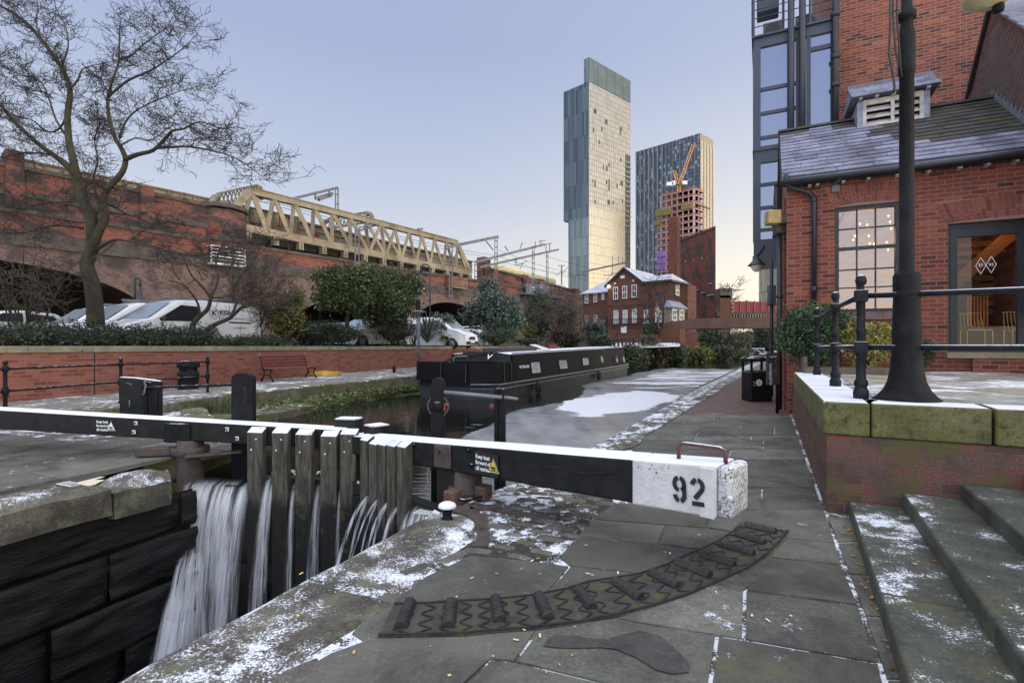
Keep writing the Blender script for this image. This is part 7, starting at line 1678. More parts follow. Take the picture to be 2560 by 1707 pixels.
def smoothpath(pts, sub=4):
 out = []
 for i in range(len(pts)-1):
  p0, p1, p2, p3 = pts[max(i-1,0)], pts[i], pts[i+1], pts[min(i+2,len(pts)-1)]
  for s in range(sub):
   t_ = s/sub; out.append(.5*((2*p1)+(p2-p0)*t_+(2*p0-5*p1+4*p2-p3)*t_*t_+(3*p1-p0-3*p2+p3)*t_**3))
 out.append(pts[-1]); return out
def baretree(label, limbs, Y, seed, dens=1.9, L0=1.5, depth=2, flat=.35, mat='bark', nm='bare_tree', twm='twig', up=.06, cat='tree', rk=.00036):
 r = random.Random(seed); mb = MB(); mb.s = True; tb = MB(); tb.s = True; base = None
 for k, (pl, r0, r1, dy0, dy1) in enumerate(limbs):
  n_ = len(pl); pts = [P(x, y, Y+lerp(dy0,dy1,i/(n_-1))) for i, (x, y) in enumerate(pl)]
  if k == 0: base = pts[0]
  pts = smoothpath(pts, 3); rad = [lerp(r0,r1,(i/(len(pts)-1))**.8) for i in range(len(pts))]; mb.tube(pts, rad, 9 if r0 > .06 else 6)
  st = int(len(pts)*(.3 if k else .75)); twigs(tb, pts[st:], rad[st:], r, depth, dens, L0, flat, up=up, rm=rk*Y)
 t = thing(nm, label, cat, base); mb.build('trunk', M[mat], t); tb.build('crown', M[twm], t); return t
T1 = [ # (pixel path, radius start, radius end, depth offset start, end)
        ([(240,815),(236,750),(228,700),(217,660),(232,612),(228,546),(211,504),(200,470),(191,438)], .235,.13,0,0),
        ([(233,625),(245,585),(262,546),(258,505),(264,475)], .13,.09,0,-.2),
        ([(191,438),(182,395),(172,350),(169,287),(175,223),(153,169),(108,105),(64,57),(10,20),(-60,-20)], .12,.03,0,.9),
        ([(200,460),(178,427),(140,392),(96,360),(41,309),(0,262),(-70,200)], .10,.03,0,-1.4),
        ([(264,475),(285,455),(306,430),(314,398),(300,365),(287,344),(271,287),(270,245),(274,225),(285,190),(297,153),(298,100),(300,60)], .10,.015,-.2,1.2),
        ([(314,398),(345,386),(383,376),(410,350),(430,328),(460,322),(500,305),(560,325)], .075,.012,0,-1.6),
        ([(392,370),(430,368),(472,367),(520,375),(574,389),(620,415),(672,455)], .045,.007,-.5,-1.8),
        ([(271,242),(312,207),(345,190),(376,178),(415,152),(446,131),(470,110),(497,80)], .045,.006,.6,-.8),
        ([(297,150),(330,138),(344,125),(380,95),(415,70),(432,40),(441,-5)], .035,.006,.9,1.8),
        ([(300,345),(315,303),(350,271),(414,242),(460,225),(540,208)], .04,.006,.2,1.5),
        ([(175,223),(195,200),(205,175),(230,165),(300,150)], .035,.01,.3,1.2),
        ([(169,287),(150,320),(120,330),(80,300),(40,290),(-20,250)], .04,.008,.3,1.6),
        ([(210,571),(180,566),(150,563),(105,569),(70,580),(0,583),(-60,578)], .05,.02,0,-1.2),
        ([(236,628),(262,610),(291,599),(330,605),(386,617),(430,630),(491,638),(555,622),(640,610)], .06,.008,0,-1.5),
        ([(291,599),(270,622),(240,640),(215,655),(190,660),(140,700),(60,760)], .025,.006,-.3,-1.6),
        ([(215,500),(160,505),(95,510),(60,525),(0,530)], .03,.008,0,1.0),
        ([(191,438),(175,415),(140,390),(90,383),(40,385),(0,395),(-60,405)], .055,.015,.2,1.2),
        ([(232,546),(250,520),(240,490),(235,440),(245,400),(236,350),(250,300),(215,250)], .05,.012,.3,2.0),
        ([(258,505),(290,520),(330,540),(380,530),(440,560)], .04,.006,0,.9),
        ([(300,365),(340,345),(380,350),(440,310),(500,330),(590,365)], .03,.005,.1,2.1),
        ([(172,350),(140,300),(120,240),(95,200),(30,180),(-30,130)], .04,.008,.4,2.4),
        ([(153,169),(170,120),(165,70),(140,20),(130,-40)], .03,.006,.6,.2),
        ([(108,105),(90,60),(95,10),(80,-40)], .025,.006,.7,1.4),
]
YT = 15.4
baretree('large bare spreading tree with dark twisting limbs above the hedge', T1, YT, 11, dens=4.6, L0=1.08, depth=2, rk=.00037)
def thicket(px, pyb, pyt, wpx, Y, lab, seed, nst=7, dens=2.0, L0=.9, depth=2, mat='bark', twm='twig', nm='bare_shrub', r0=.06, up=.12):
 r = random.Random(seed); limbs = []
 for k in range(nst):
  x0 = px+r.uniform(-.08,.08)*wpx; x1 = px+(k/(nst-1)-.5)*wpx*r.uniform(.8,1.05); y1 = lerp(pyt,pyb,.35*abs(2*k/(nst-1)-1)**1.5+r.uniform(0,.12)); m_ = lerp(x0,x1,.45)+r.uniform(-.08,.08)*wpx
  limbs.append(([(x0,pyb),(lerp(x0,m_,.6),lerp(pyb,y1,.3)),(m_,lerp(pyb,y1,.6)),(x1,y1)], r0*r.uniform(.7,1.1), .006*Y/15, r.uniform(-.15,.15), r.uniform(-.9,.9)))
 return baretree(lab, limbs, Y, seed, dens, L0, depth, .8, mat=mat, nm=nm, twm=twm, up=up, cat='shrub')
# gnarled thicket by the vans: traced
T2 = [([(480,840),(482,812),(500,790),(520,772),(527,745)], .10,.06,0,0), ([(527,745),(505,715),(480,690),(465,660),(450,630)], .05,.012,0,-.6), ([(527,745),(545,700),(540,660),(552,620),(560,590)], .045,.012,0,.5), ([(500,790),(495,760),(480,735),(462,715),(440,705),(415,700)], .045,.01,0,-.5),
         ([(505,842),(520,822),(545,808),(575,795),(600,772),(630,750),(665,740),(705,735)], .10,.025,.1,.3), ([(575,795),(590,760),(585,725),(600,690),(630,660),(650,625)], .05,.012,.1,.9), ([(600,772),(650,760),(690,765),(730,745)], .04,.01,.2,-.4), ([(527,745),(570,740),(610,715),(650,690),(690,650)], .035,.008,0,.8), ([(585,725),(570,680),(590,640),(580,600)], .03,.008,.3,1.2), ([(450,700),(430,670),(440,640),(420,600)],.025,.006,-.3,.4), ([(552,640),(600,620),(640,590),(690,580)],.025,.006,.3,1.0)]
baretree('gnarled bare thicket with mossy stems in front of the lettered van', T2, wallY(520)+.75, 21, dens=3.4, L0=1.05, depth=2, flat=.8, nm='bare_shrub', cat='shrub', twm='twig_brown', rk=.00024)
thicket(60, 850, 600, 260, 14.2, 'wispy bare shrub at the far left in front of the arch', 31, 9, 2.6, 1.1, 2, r0=.05, twm='twig_brown')
thicket(1405, 862, 752, 110, 43, 'bare brown shrub between the dark evergreen and the house', 33, 8, 2.0, 2.2, 2, twm='twig_brown', r0=.10)
thicket(640, 845, 650, 160, wallY(640)+2.2, 'bare twiggy shrub behind the variegated bush', 35, 9, 4.5, 1.1, 2, twm='twig_brown', r0=.04)
thicket(1035, 866, 785, 90, wallY(1030)+1.2, 'bare reddish twiggy shrub beside the slim post light', 36, 8, 4.0, 1.0, 1, twm='twig_brown', r0=.03)
# weeds on the quay wall and grass tufts
rg = random.Random(40); mb = MB()
for k in range(900):
 s = rg.random(); q = lerp(V(-7.3,12.9,0), V(-3.7,20.6,0), s)+V(.889,-.458,0)*rg.uniform(.05,.12+1.15*(1-smst(s,.1,.7))); q.z = rg.uniform(-.32,.05); mb.new()
 for j in range(3):
  a = rg.random()*6.28; sz_ = rg.uniform(.02,.055); ex_ = V(math.cos(a),math.sin(a),rg.uniform(-.3,.6))*sz_; ey_ = V(-math.sin(a),math.cos(a),rg.uniform(0,.8))*sz_*.6; p = q+V(rg.gauss(0,.05),rg.gauss(0,.05),rg.gauss(0,.03)); mb.add([p-ex_,p-ey_,p+ex_,p+ey_],[[0,1,2,3]])
tag(mb.build('weeds', M['leaf_moss']), 'moss and small weeds growing on the stone quay side', 'weeds', kind='stuff')
def tuft(px, py, Y, h, n_, lab, seed, z):
 b_ = P(px,py,Y); b_.z = z; r = random.Random(seed); mb = MB()
 for k in range(n_):
  p = b_+V(r.gauss(0,.10),r.gauss(0,.06),0); a = r.random()*6.28; e = r.uniform(0,.5); d = V(math.cos(a)*e,math.sin(a)*e,1); L_ = h*r.uniform(.5,1.1); s = V(-math.sin(a),math.cos(a),0)*.006; mb.new(); q1 = p+d*L_*.6; q2 = p+d*L_-V(0,0,e*L_*.3); mb.add([p-s,p+s,q1+s*.8,q1-s*.8],[[0,1,2,3]]); mb.add([q1-s*.8,q1+s*.8,q2],[[0,1,2]])
 tag(mb.build('grass_tuft', M['grass']), lab, 'grass', 'grass tufts at the low ledge')
tuft(515, 1052, 12.6, .55, 70, 'long grass tuft on the low ledge left of the broad paddle post', 1, -.17); tuft(567, 1050, 12.8, .55, 90, 'long grass tuft right beside the broad paddle post', 2, -.17); tuft(690, 1032, 14.4, .3, 50, 'short grass tuft at the water line of the mossy bank', 3, -.25)
# ================================================================ VEHICLES (local: x forward, y left, z up)
def interp(tab, x):
 for (x0,y0),(x1,y1) in zip(tab[:-1],tab[1:]):
  if x0 <= x <= x1 or x1 <= x <= x0: return lerp(y0,y1,(x-x0)/(x1-x0)) if x1 != x0 else y0
 return tab[0][1] if abs(x-tab[0][0]) < abs(x-tab[-1][0]) else tab[-1][1]
VAN = dict(L=5.0, hw=.95, top=[(-2.5,1.15),(-2.46,1.75),(-2.3,1.93),(-.2,1.97),(.55,1.93),(.85,1.82),(1.62,1.22),(2.15,1.05),(2.42,.88),(2.5,.62)], belt=1.12, tum=.10, ws=(.86,1.60), side=[[(.05,1.2),(.05,1.72),(.62,1.74),(1.35,1.25),(1.3,1.17)]], wheels=(1.62,-1.55), wr=.34)
CAR = dict(L=4.2, hw=.88, top=[(-2.1,.7),(-2.06,.95),(-1.85,1.15),(-1.45,1.42),(-.3,1.5),(.35,1.43),(.6,1.32),(1.15,.98),(1.75,.86),(2.02,.7),(2.1,.5)], belt=.92, tum=.17, ws=(.42,1.10), side=[[(-.32,.99),(-.32,1.36),(.3,1.34),(.98,1.0)],[(-.40,.99),(-.40,1.36),(-1.3,1.30),(-1.62,1.05)]], wheels=(1.3,-1.28), wr=.31)
def vehicle(name, sp, label, cat, loc, rz, paint, rack=False, livery=False, group=None, sc_=1.0):
 t = thing(name, label, cat, loc, rz, group); t.scale = (sc_,)*3
 hw, belt, tum, L = sp['hw'], sp['belt'], sp['tum'], sp['L']; top = lambda x: interp(sp['top'], x)
 def sy(x, z):
  e = smst(abs(x)/(L/2), .80, 1.0)*.16; f = max(0, z-belt)/max(.2, 1.95-belt); return hw-e*hw-(tum*f if z > belt else .02*(belt-z))
 xs = [-L/2,-L/2+.05]+[lerp(-L/2+.12,L/2-.12,i/34) for i in range(35)]+[L/2-.05,L/2]; mb = MB(); mb.s = True; secs = []
 for x in xs:
  tz = top(x); b = min(belt, tz-.08); arch = 0
  for w in sp['wheels']:
   if abs(x-w) < sp['wr']+.05: arch = max(arch, math.sqrt(max(0,(sp['wr']+.05)**2-(x-w)**2)))
  zb = .24 if not arch else max(.24, .30+arch); zb = min(zb, tz-.2)
  zs = [zb, lerp(zb,b,.5), b, lerp(b,tz,.55), tz-.07]; half = [(sy(x,z), z) for z in zs]+[(sy(x,tz)-.10, tz-.012), (sy(x,tz)*.5, tz+.012)]
  secs.append([V(x,y,z) for y, z in half]+[V(x,0,tz+.018)]+[V(x,-y,z) for y, z in half[::-1]])
 for a, b in zip(secs[:-1], secs[1:]):
  k = len(a)
  for i in range(k-1): mb.add([a[i],b[i],b[i+1],a[i+1]],[[0,1,2,3]])
 mb.add(secs[0],[list(range(len(secs[0])))]); mb.add(secs[-1],[list(range(len(secs[-1])))[::-1]])
 weld(mb.build('body', paint, t, True))
 mb = MB(); w0, w1 = sp['ws']; n_ = 6
 for i in range(n_):
  xa, xb = lerp(w0,w1,i/n_), lerp(w0,w1,(i+1)/n_); r_ = []
  for x in (xa, xb): yy = sy(x,top(x))-.16; r_.append([V(x+.012,yy*f,top(x)+.03+.006*(1-f*f)) for f in (-1,-.5,0,.5,1)])
  for k in range(4): mb.add([r_[0][k],r_[0][k+1],r_[1][k+1],r_[1][k]],[[0,1,2,3]])
 mb.build('windscreen', M['windscreen'], t, True)
 for s in (1,-1):
  for pl in sp['side']:
   mb = MB(); mb.poly([V(x, s*(sy(x,z)+.006), z) for x, z in pl]); mb.build('side_window', M['car_glass'], t, True)
  mb = MB(); x = L/2-.16; mb.box((x, s*(hw-.27), min(top(x)-.09,.82)), (.16,.30,.15)); mb.build('headlight', M['lamp_lens'], t, True, bevel=.03)
  mb = MB(); mb.box((sp['side'][0][-1][0]-.05, s*(hw+.10), belt+.12), (.10,.20,.16)); mb.build('wing_mirror', M['plastic_black'], t, True, bevel=.03)
  mb = MB(); mb.box((-.12, s*(sy(-.12,1.0)+.015), belt-.12), (.20,.02,.03)); mb.box((.0 if len(sp['side']) > 1 else -.5, s*(sy(-.5,1.0)+.015), belt-.12), (.18,.02,.03)); mb.build('door_handle', M['plastic_black'], t, True)
  for w in sp['wheels']:
   mb = MB(); mb.s = True; mb.tube([V(w,s*(hw-.22),sp['wr']),V(w,s*(hw-.02),sp['wr'])], sp['wr'], 20); wh = mb.build('wheel', M['tyre'], t, True)
   mb = MB(); mb.s = True; mb.tube([V(w,s*(hw-.03),sp['wr']),V(w,s*(hw-.012),sp['wr'])], sp['wr']*.6, 14); mb.build('rim', M['steel_grey'], wh, True)
 mb = MB()
 for s in (1,-1):
  for x in ((sp['side'][0][-1][0]-.02, -.42, -1.5) if len(sp['side']) < 2 else (1.0,-.36,-1.35)): mb.bar(V(x,s*(sy(x,.45)+.004),.45), V(x,s*(sy(x,belt)+.004),belt), .008, .014, (1,0,0))
 mb.bar(V(L/2+.045,-.3,.70), V(L/2+.045,.3,.70), .02, .12); mb.build('door_seams', M['plastic_black'], t, True)
 mb = MB(); mb.box((L/2+.05,0,.44), (.012,.5,.11)); mb.build('number_plate', M['white_paint'], t, True)
 mb = MB(); mb.box((L/2-.02,0,.38), (.12,hw*1.5,.20)); mb.box((L/2-.03,0,.62), (.08,hw*.9,.10)); mb.build('bumper', M['plastic_black'], t, True, bevel=.02)
 if rack:
  mb = MB(); mb.s = True
  for x in (.3,-.7,-1.8): mb.tube([V(x,-.75,2.02),V(x,.75,2.02)], .022, 6); mb.tube([V(x,-.75,1.93),V(x,-.75,2.03)],.02,6); mb.tube([V(x,.75,1.93),V(x,.75,2.03)],.02,6)
  mb.tube([V(.5,-.5,2.08),V(-2.2,-.5,2.08)], .045, 8); mb.tube([V(.35,.35,2.06),V(-2.1,.35,2.06)], .02, 6); mb.build('roof_rack', M['steel_grey'], t, True)
 if livery:
  s = 1; y = lambda x, z: s*(sy(x,z)+.008); BM = lambda x, z: frame(V(x,y(x,z),z), V(-1,0,0), V(0,-.12,1))
  mb = MB(); c = (-.52,1.52)
  for rr, w_ in ((.17,.035),):
   for k in range(26):
    if k in (8,9,10): continue
    a, b = 2*math.pi*k/28, 2*math.pi*(k+1)/28; mb.bar(V(c[0]-rr*math.cos(a),y(c[0],c[1]+rr*math.sin(a)),c[1]+rr*math.sin(a)), V(c[0]-rr*math.cos(b),y(c[0],c[1]+rr*math.sin(b)),c[1]+rr*math.sin(b)), .006, w_, (0,1,0))
  j = joinm([text('K', .26, BM(-.52,1.52), M['lettering_navy'], depth=.002, bold=.008), text('KGN', .24, BM(-.98,1.56), M['lettering_navy'], depth=.002, bold=.008), text('ELECTRICAL SERVICES', .085, BM(-1.22,1.36), M['lettering_navy'], depth=.002)], 'l'); mb.add(j.v, j.f); mb.build('lettering', M['lettering_navy'], t, True)
  j = joinm([text('0800 056 3234', .125, BM(.52,.96), M['lettering_black'], depth=.002, bold=.003), text('CALL US ON', .06, BM(.38,1.07), M['lettering_black'], depth=.002)], 'l'); mb = MB(); mb.add(j.v, j.f); mb.build('lettering', M['lettering_black'], t, True)
  mb = MB(); mb.s = True; mb.tube([V(-.55+.1*math.cos(k*.5),y(-.5,.9),.9+.1*math.sin(k*.5)) for k in range(13)], .014, 5); mb.tube([V(-.55+.05*math.cos(k*.5),y(-.5,.9),.9+.05*math.sin(k*.5)) for k in range(9)], .012, 5); mb.build('round_logo', M['lettering_green'], t, True)
  mb = MB(); mb.box((-1.5,sy(-1.5,1.2)+.008,1.22), (.9,.012,.05)); mb.box((-1.5,sy(-1.5,1.)+.008,1.02), (.5,.012,.025)); mb.build('door_rail', M['plastic_black'], t, True)
 return t
M['lamp_lens'] = mk('lamp_lens', (.45,.47,.5), (.6,.62,.65), 8, .15, coat=.5)
zc = 1.17; hd = R(243)
GV = 'vans parked in a row behind the hedge'
vc = V(-11.75,18.35,zc)
vehicle('panel_van', VAN, 'white panel van with navy lettering and phone number behind the gnarled thicket', 'van', vc, hd, M['van_white'], True, True, GV)
vehicle('panel_van', VAN, 'white van with roof bars directly behind the bare tree trunk', 'van', vc+V(-2.3,1.2,0), hd, M['van_white'], True, False, GV)
vehicle('panel_van', VAN, 'white van with dark side window left of the bare tree trunk', 'van', vc+V(-4.5,2.35,-.05), hd, M['van_white'], True, False, GV)
q = P(10,800,22.5); vehicle('parked_car', CAR, 'white car at the far left edge behind the hedge', 'car', V(q.x,q.y,zc+.35), hd, M['car_silver'], sc_=1.05)
GC = 'cars parked beyond the hollies'
q = P(905,830,28.6); vehicle('parked_car', CAR, 'white hatchback facing the hedge behind the leaning holly trunk', 'car', V(q.x+.4,q.y+.2,1.38), R(240), M['van_white'], group=GC, sc_=1.14)
q = P(838,820,32.0); vehicle('parked_car', CAR, 'dark blue hatchback just left of the white hatchback', 'car', V(q.x,q.y,1.3), R(228), M['car_blue'], group=GC, sc_=1.14)
q = P(786,820,34.5); vehicle('parked_car', CAR, 'silver car left of the dark blue hatchback', 'car', V(q.x,q.y,1.3), R(228), M['car_silver'], group=GC, sc_=1.14)
q = P(985,830,31.5); vehicle('parked_car', CAR, 'white car half hidden behind the taller holly', 'car', V(q.x,q.y,1.36), R(228), M['van_white'], group=GC, sc_=1.14)
q = P(1092,830,32.0); vehicle('panel_van', VAN, 'small white van facing right beside the rhododendron', 'van', V(q.x,q.y,1.33), R(-24), M['van_white'], group=None, sc_=1.0)
q = P(1168,840,44); vehicle('parked_car', CAR, 'white car tail half hidden behind the rhododendron', 'car', V(q.x,q.y,1.36), R(150), M['car_silver'], sc_=1.1)
# ================================================================ VIADUCT
Vz = lambda x, y: WV.uz(x, y)
S_TOP, S_LOW = 9.85, 7.75
ARCH = [(-1.5,9.0,6.75,3.0),(lerp(Vz(766,790)[0],Vz(975,790)[0],.5),5.6,5.95,1.9),(lerp(Vz(1045,780)[0],Vz(1196,780)[0],.5),5.5,6.75,2.7)]
via = thing('railway_viaduct', 'long soot stained brick railway viaduct with dark arches behind the car park', 'viaduct', WV.pt(0,1.1))
T0, T1_ = -14.0, 74.0; tU = Vz(598,560)[0]
def archz(t_):
 for c_, h_, zc_, rise in ARCH:
  if abs(t_-c_) < h_: return zc_-rise+rise*math.sqrt(1-((t_-c_)/h_)**2)
 return None
low = MB(); band = MB(); up = MB(); ints = MB(); ring = MB(); voidm = MB()
sof = {}
ts = sorted({T0,T1_,*[T0+.35*k for k in range(int((T1_-T0)/.35))],*[c_+s*h_*.9995 for c_,h_,_,_ in ARCH for s in (-1,1)],*[c_+s*(h_+.001) for c_,h_,_,_ in ARCH for s in (-1,1)],*[c_+s*h_*f for c_,h_,_,_ in ARCH for s in (-1,1) for f in (.99,.97,.94)]})
for a, b_ in zip(ts[:-1], ts[1:]):
 za, zb_ = archz(a), archz(b_)
 if za is not None and zb_ is not None:
  low.add([WV.pt(a,za),WV.pt(b_,zb_),WV.pt(b_,S_LOW),WV.pt(a,S_LOW)],[[0,1,2,3]])
 else: low.add([WV.pt(a,.9),WV.pt(b_,.9),WV.pt(b_,S_LOW),WV.pt(a,S_LOW)],[[0,1,2,3]])
low.wbox(WV, T0, T1_, S_LOW, S_LOW+.02, -9.5, -.02)
low.build('lower_wall', M['brick_via_low'], via)
for c_, h_, zc_, rise in ARCH:
 n_ = 40; P_ = []; ring = MB(); voidm = MB(); ints2 = MB()
 for k in range(n_+1):
  a = math.pi*k/n_; P_.append((c_+h_*math.cos(a), zc_-rise+rise*math.sin(a), c_+(h_+.62)*math.cos(a), zc_-rise+(rise+.62)*math.sin(a)))
 for k in range(n_):
  i0, z0, o0, y0 = P_[k]; i1, z1, o1, y1 = P_[k+1]; ring.new(); ring.hexa([WV.pt(i0,z0,-.05),WV.pt(i1,z1,-.05),WV.pt(o1,y1,-.05),WV.pt(o0,y0,-.05)],[WV.pt(i0,z0,.05),WV.pt(i1,z1,.05),WV.pt(o1,y1,.05),WV.pt(o0,y0,.05)])
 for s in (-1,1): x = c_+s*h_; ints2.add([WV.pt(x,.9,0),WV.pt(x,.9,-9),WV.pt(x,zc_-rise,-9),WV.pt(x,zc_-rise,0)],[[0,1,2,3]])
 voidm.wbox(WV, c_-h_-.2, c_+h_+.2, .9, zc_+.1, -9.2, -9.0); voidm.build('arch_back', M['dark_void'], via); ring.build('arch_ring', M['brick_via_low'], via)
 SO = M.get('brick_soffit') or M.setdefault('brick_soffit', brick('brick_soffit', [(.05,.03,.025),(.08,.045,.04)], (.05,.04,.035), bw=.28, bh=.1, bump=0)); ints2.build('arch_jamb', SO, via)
 for a, b_ in zip(ts[:-1], ts[1:]):
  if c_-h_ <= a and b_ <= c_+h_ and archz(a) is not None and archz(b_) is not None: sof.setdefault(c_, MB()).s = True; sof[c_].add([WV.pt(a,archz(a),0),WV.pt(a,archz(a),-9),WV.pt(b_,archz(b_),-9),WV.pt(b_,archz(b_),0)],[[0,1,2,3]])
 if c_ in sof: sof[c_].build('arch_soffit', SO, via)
up.wbox(WV, T0, T1_, S_LOW+.32, S_TOP-.12, -1.2, 0); up.build('spandrel_wall', M['brick_via'], via)
band.wbox(WV, T0, T1_, S_LOW, S_LOW+.32, -1.2, .12); band.wbox(WV, T0, T1_, S_LOW+.321, S_LOW+.95, -1.2, .05); band.wbox(WV, T0, T1_, S_TOP-.12, S_TOP+.14, -1.2, .14); band.build('string_course', M['stone_via'], via)
mb = MB(); mb.wbox(WV, T0, tU, S_TOP+.14, 12.45, -1.0, .0); mb.build('parapet_wall', M['brick_via_up'], via)
mb = MB(); mb.wbox(WV, T0, tU, 12.45, 12.72, -1.1, .12); mb.wbox(WV, T0, tU, S_TOP+.9, S_TOP+1.25, -.9, .10); mb.build('parapet_coping', M['stone_via'], via)
for px in (36, 366): a = Vz(px,500)[0]; mb = MB(); mb.wbox(WV, a-.42, a+.42, S_TOP+.14, 13.5 if px == 36 else 12.95, -1.2, .28); mb.build('pilaster', M['brick_via_up'], via)
mb = MB(); mb.s = True; c = WV.pt(tU-1.0,0,-1.0); mb.lathe(V(c.x,c.y,S_TOP+.14), [(1.9,0),(1.9,2.35)], 10); mb.lathe(V(c.x,c.y,S_LOW+1), [(1.75,0),(1.75,1.9)], 10); mb.build('turret', M['brick_via_up'], via)
for z_, pf in ((12.5,[(2.05,0),(2.05,.3),(1.8,.4)]),(S_TOP,[(2.0,0),(2.05,.32)])): mb = MB(); mb.lathe(V(c.x,c.y,z_), pf, 10); mb.build('turret_coping', M['stone_via'], via)
# access cages on the viaduct
def cage(x0, x1, y0, y1, lab, m_, n_=4):
 a, z1 = Vz(x0,y0); b_, z0 = Vz(x1,y1); t = thing('access_platform', lab, 'platform', WV.pt((a+b_)/2, z0, .5)); mb = MB()
 for k in range(n_+1): z = lerp(z0,z1,k/n_); mb.bar(WV.pt(a,z,.9), WV.pt(b_,z,.9), .05, .07)
 for u in (a,b_): mb.bar(WV.pt(u,z0,.9), WV.pt(u,z1,.9), .06, .06); mb.bar(WV.pt(u,z1,.9), WV.pt(u,z1,.1), .05, .05)
 mb.build('railing', m_, t); mb = MB(); mb.wbox(WV, a, b_, z0-.12, z0, .15, .95); mb.build('floor', m_, t)
cage(516,600,616,668,'white railed access platform hung on the viaduct turret', M['white_paint'], 5); cage(1117,1155,695,722,'cream railed access platform on the viaduct under the portal leg', M['bridge_cream'], 4)
# cream plate girder on the left part
t = thing('plate_girder', 'cream riveted plate girder along the top of the viaduct', 'girder', WV.pt(5,12.3,-1.6))
WV2 = WV.off(-1.6)
mb = MB(); a = WV2.uz(62,405)[0]; mb.wbox(WV2, a, tU+6, 12.3, 13.45, -.1, .0); mb.build('web', M['bridge_cream'], t)
mb = MB(); mb.wbox(WV2, a-.1, tU+6, 13.45, 13.56, -.3, .15);
for k in range(22): u = lerp(a,tU+6,k/21); mb.wbox(WV2, u, u+.1, 12.3, 13.45, 0, .12)
mb.build('flange', M['bridge_dim'], t)
# ================================================================ TRUSS BRIDGE
WT = WV.off(-.6); tr = thing('truss_bridge', 'long cream steel truss railway bridge above the brick viaduct', 'bridge', WT.pt(20,10))
tL, zBL = WT.uz(602,574); tR, zBR = WT.uz(1176,687); tTL, zTL = WT.uz(626,479); tTR, zTR = WT.uz(1141,608); e0 = WT.uz(580,524)
NP = 13
bot = lambda f: (lerp(tL,tR,f), lerp(zBL,zBR,f)+.18); top_ = lambda f: (lerp(tTL,tTR,f), lerp(zTL,zTR,f))
mc, md = M['bridge_cream'], M['bridge_dim']
for oo, nm in ((0,'front_chord'),):
 mb = MB(); a, b_ = bot(-.03), bot(1.0); mb.bar(WT.pt(*a), WT.pt(*b_), .5, .62); mb.build('bottom_chord', mc, tr)
 mb = MB(); a, b_ = top_(0), top_(1); mb.bar(WT.pt(*a), WT.pt(*b_), .55, .50); mb.bar(WT.pt(a[0],a[1]+.28), WT.pt(b_[0],b_[1]+.28), .75, .06); mb.build('top_chord', mc, tr)
 mb = MB(); mb.bar(WT.pt(*bot(-.055)), WT.pt(*top_(-.004)), .5, .55); mb.build('end_post', mc, tr); mb = MB(); mb.bar(WT.pt(*bot(1.0)), WT.pt(*top_(1.003)), .45, .5); mb.build('end_post', mc, tr)
fs = [k/NP for k in range(NP+1)]
for k, f in enumerate(fs):
 a, b_ = bot(lerp(.0,.975,f)), top_(f); mb = MB(); mb.bar(WT.pt(a[0],a[1],.12), WT.pt(b_[0],b_[1],.12), .10, .34); mb.bar(WT.pt(a[0]+.22,a[1],-.15), WT.pt(b_[0]+.22,b_[1],-.15), .3, .10)
 mb.build('vertical', mc if k % 3 else md, tr)
for k in range(NP):
 f0, f1 = fs[k], fs[k+1]
 if k < 8:
  mb = MB(); a, b_ = top_(f0), bot(lerp(0,.975,f1)); mb.bar(WT.pt(*a,.16), WT.pt(*b_,.16), .08, .34); mb.bar(WT.pt(a[0]+.3,a[1],-.1), WT.pt(b_[0]+.3,b_[1],-.1), .08, .30); mb.build('diagonal', mc, tr)
 if k > 5:
  mb = MB(); a, b_ = top_(f1), bot(lerp(0,.975,f0)); mb.bar(WT.pt(*a,.2), WT.pt(*b_,.2), .08, .32); mb.build('diagonal', mc, tr)
for k in range(12): mb = MB(); f = lerp(.02,.93,k/11); a = bot(f); mb.wbox(WT, a[0]-.22, a[0]-.04, a[1]-.95, a[1]-.31, -.3, .3); mb.wbox(WT, a[0]+.04, a[0]+.22, a[1]-.95, a[1]-.31, -.3, .3); mb.wbox(WT, a[0]-.26, a[0]+.26, a[1]-1.0, a[1]-.94, -.3, .3); mb.build('cross_girder_end', mc, tr)
mb = MB(); a, b_ = bot(-.03), bot(1.0); mb.hexa([WT.pt(a[0],a[1]-.9,-8),WT.pt(b_[0],b_[1]-.9,-8),WT.pt(b_[0],b_[1]-.9,-.4),WT.pt(a[0],a[1]-.9,-.4)],[WT.pt(a[0],a[1]-.3,-8),WT.pt(b_[0],b_[1]-.3,-8),WT.pt(b_[0],b_[1]-.3,-.4),WT.pt(a[0],a[1]-.3,-.4)]); mb.build('deck', M['dark_void'], tr)
# rear plate girder with red graffiti
WT2 = WT.off(-4.5); rg_ = thing('plate_girder', 'dull cream plate girder with red graffiti behind the truss', 'girder', WT2.pt(20,10)); a0, zz0 = WT2.uz(590,590); a1, zz1 = WT2.uz(1180,690); _, zt0 = WT2.uz(590,518); _, zt1 = WT2.uz(1180,655)
mb = MB(); mb.hexa([WT2.pt(a0,zz0-.5,-.2),WT2.pt(a1,zz1-.5,-.2),WT2.pt(a1,zz1-.5,0),WT2.pt(a0,zz0-.5,0)],[WT2.pt(a0,zt0,-.2),WT2.pt(a1,zt1,-.2),WT2.pt(a1,zt1,0),WT2.pt(a0,zt0,0)]); mb.build('web', md, rg_)
mb = MB(); mb.bar(WT2.pt(a0,zt0,.1), WT2.pt(a1,zt1,.1), .5, .16); mb.bar(WT2.pt(a0,lerp(zz0,zt0,.45),.1), WT2.pt(a1,lerp(zz1,zt1,.45),.1), .12, .1); mb.bar(WT2.pt(a0,lerp(zz0,zt0,.75),.1), WT2.pt(a1,lerp(zz1,zt1,.75),.1), .12, .1); mb.build('flange', mc, rg_)
mb = MB(); mb.s = True; rg = random.Random(14)
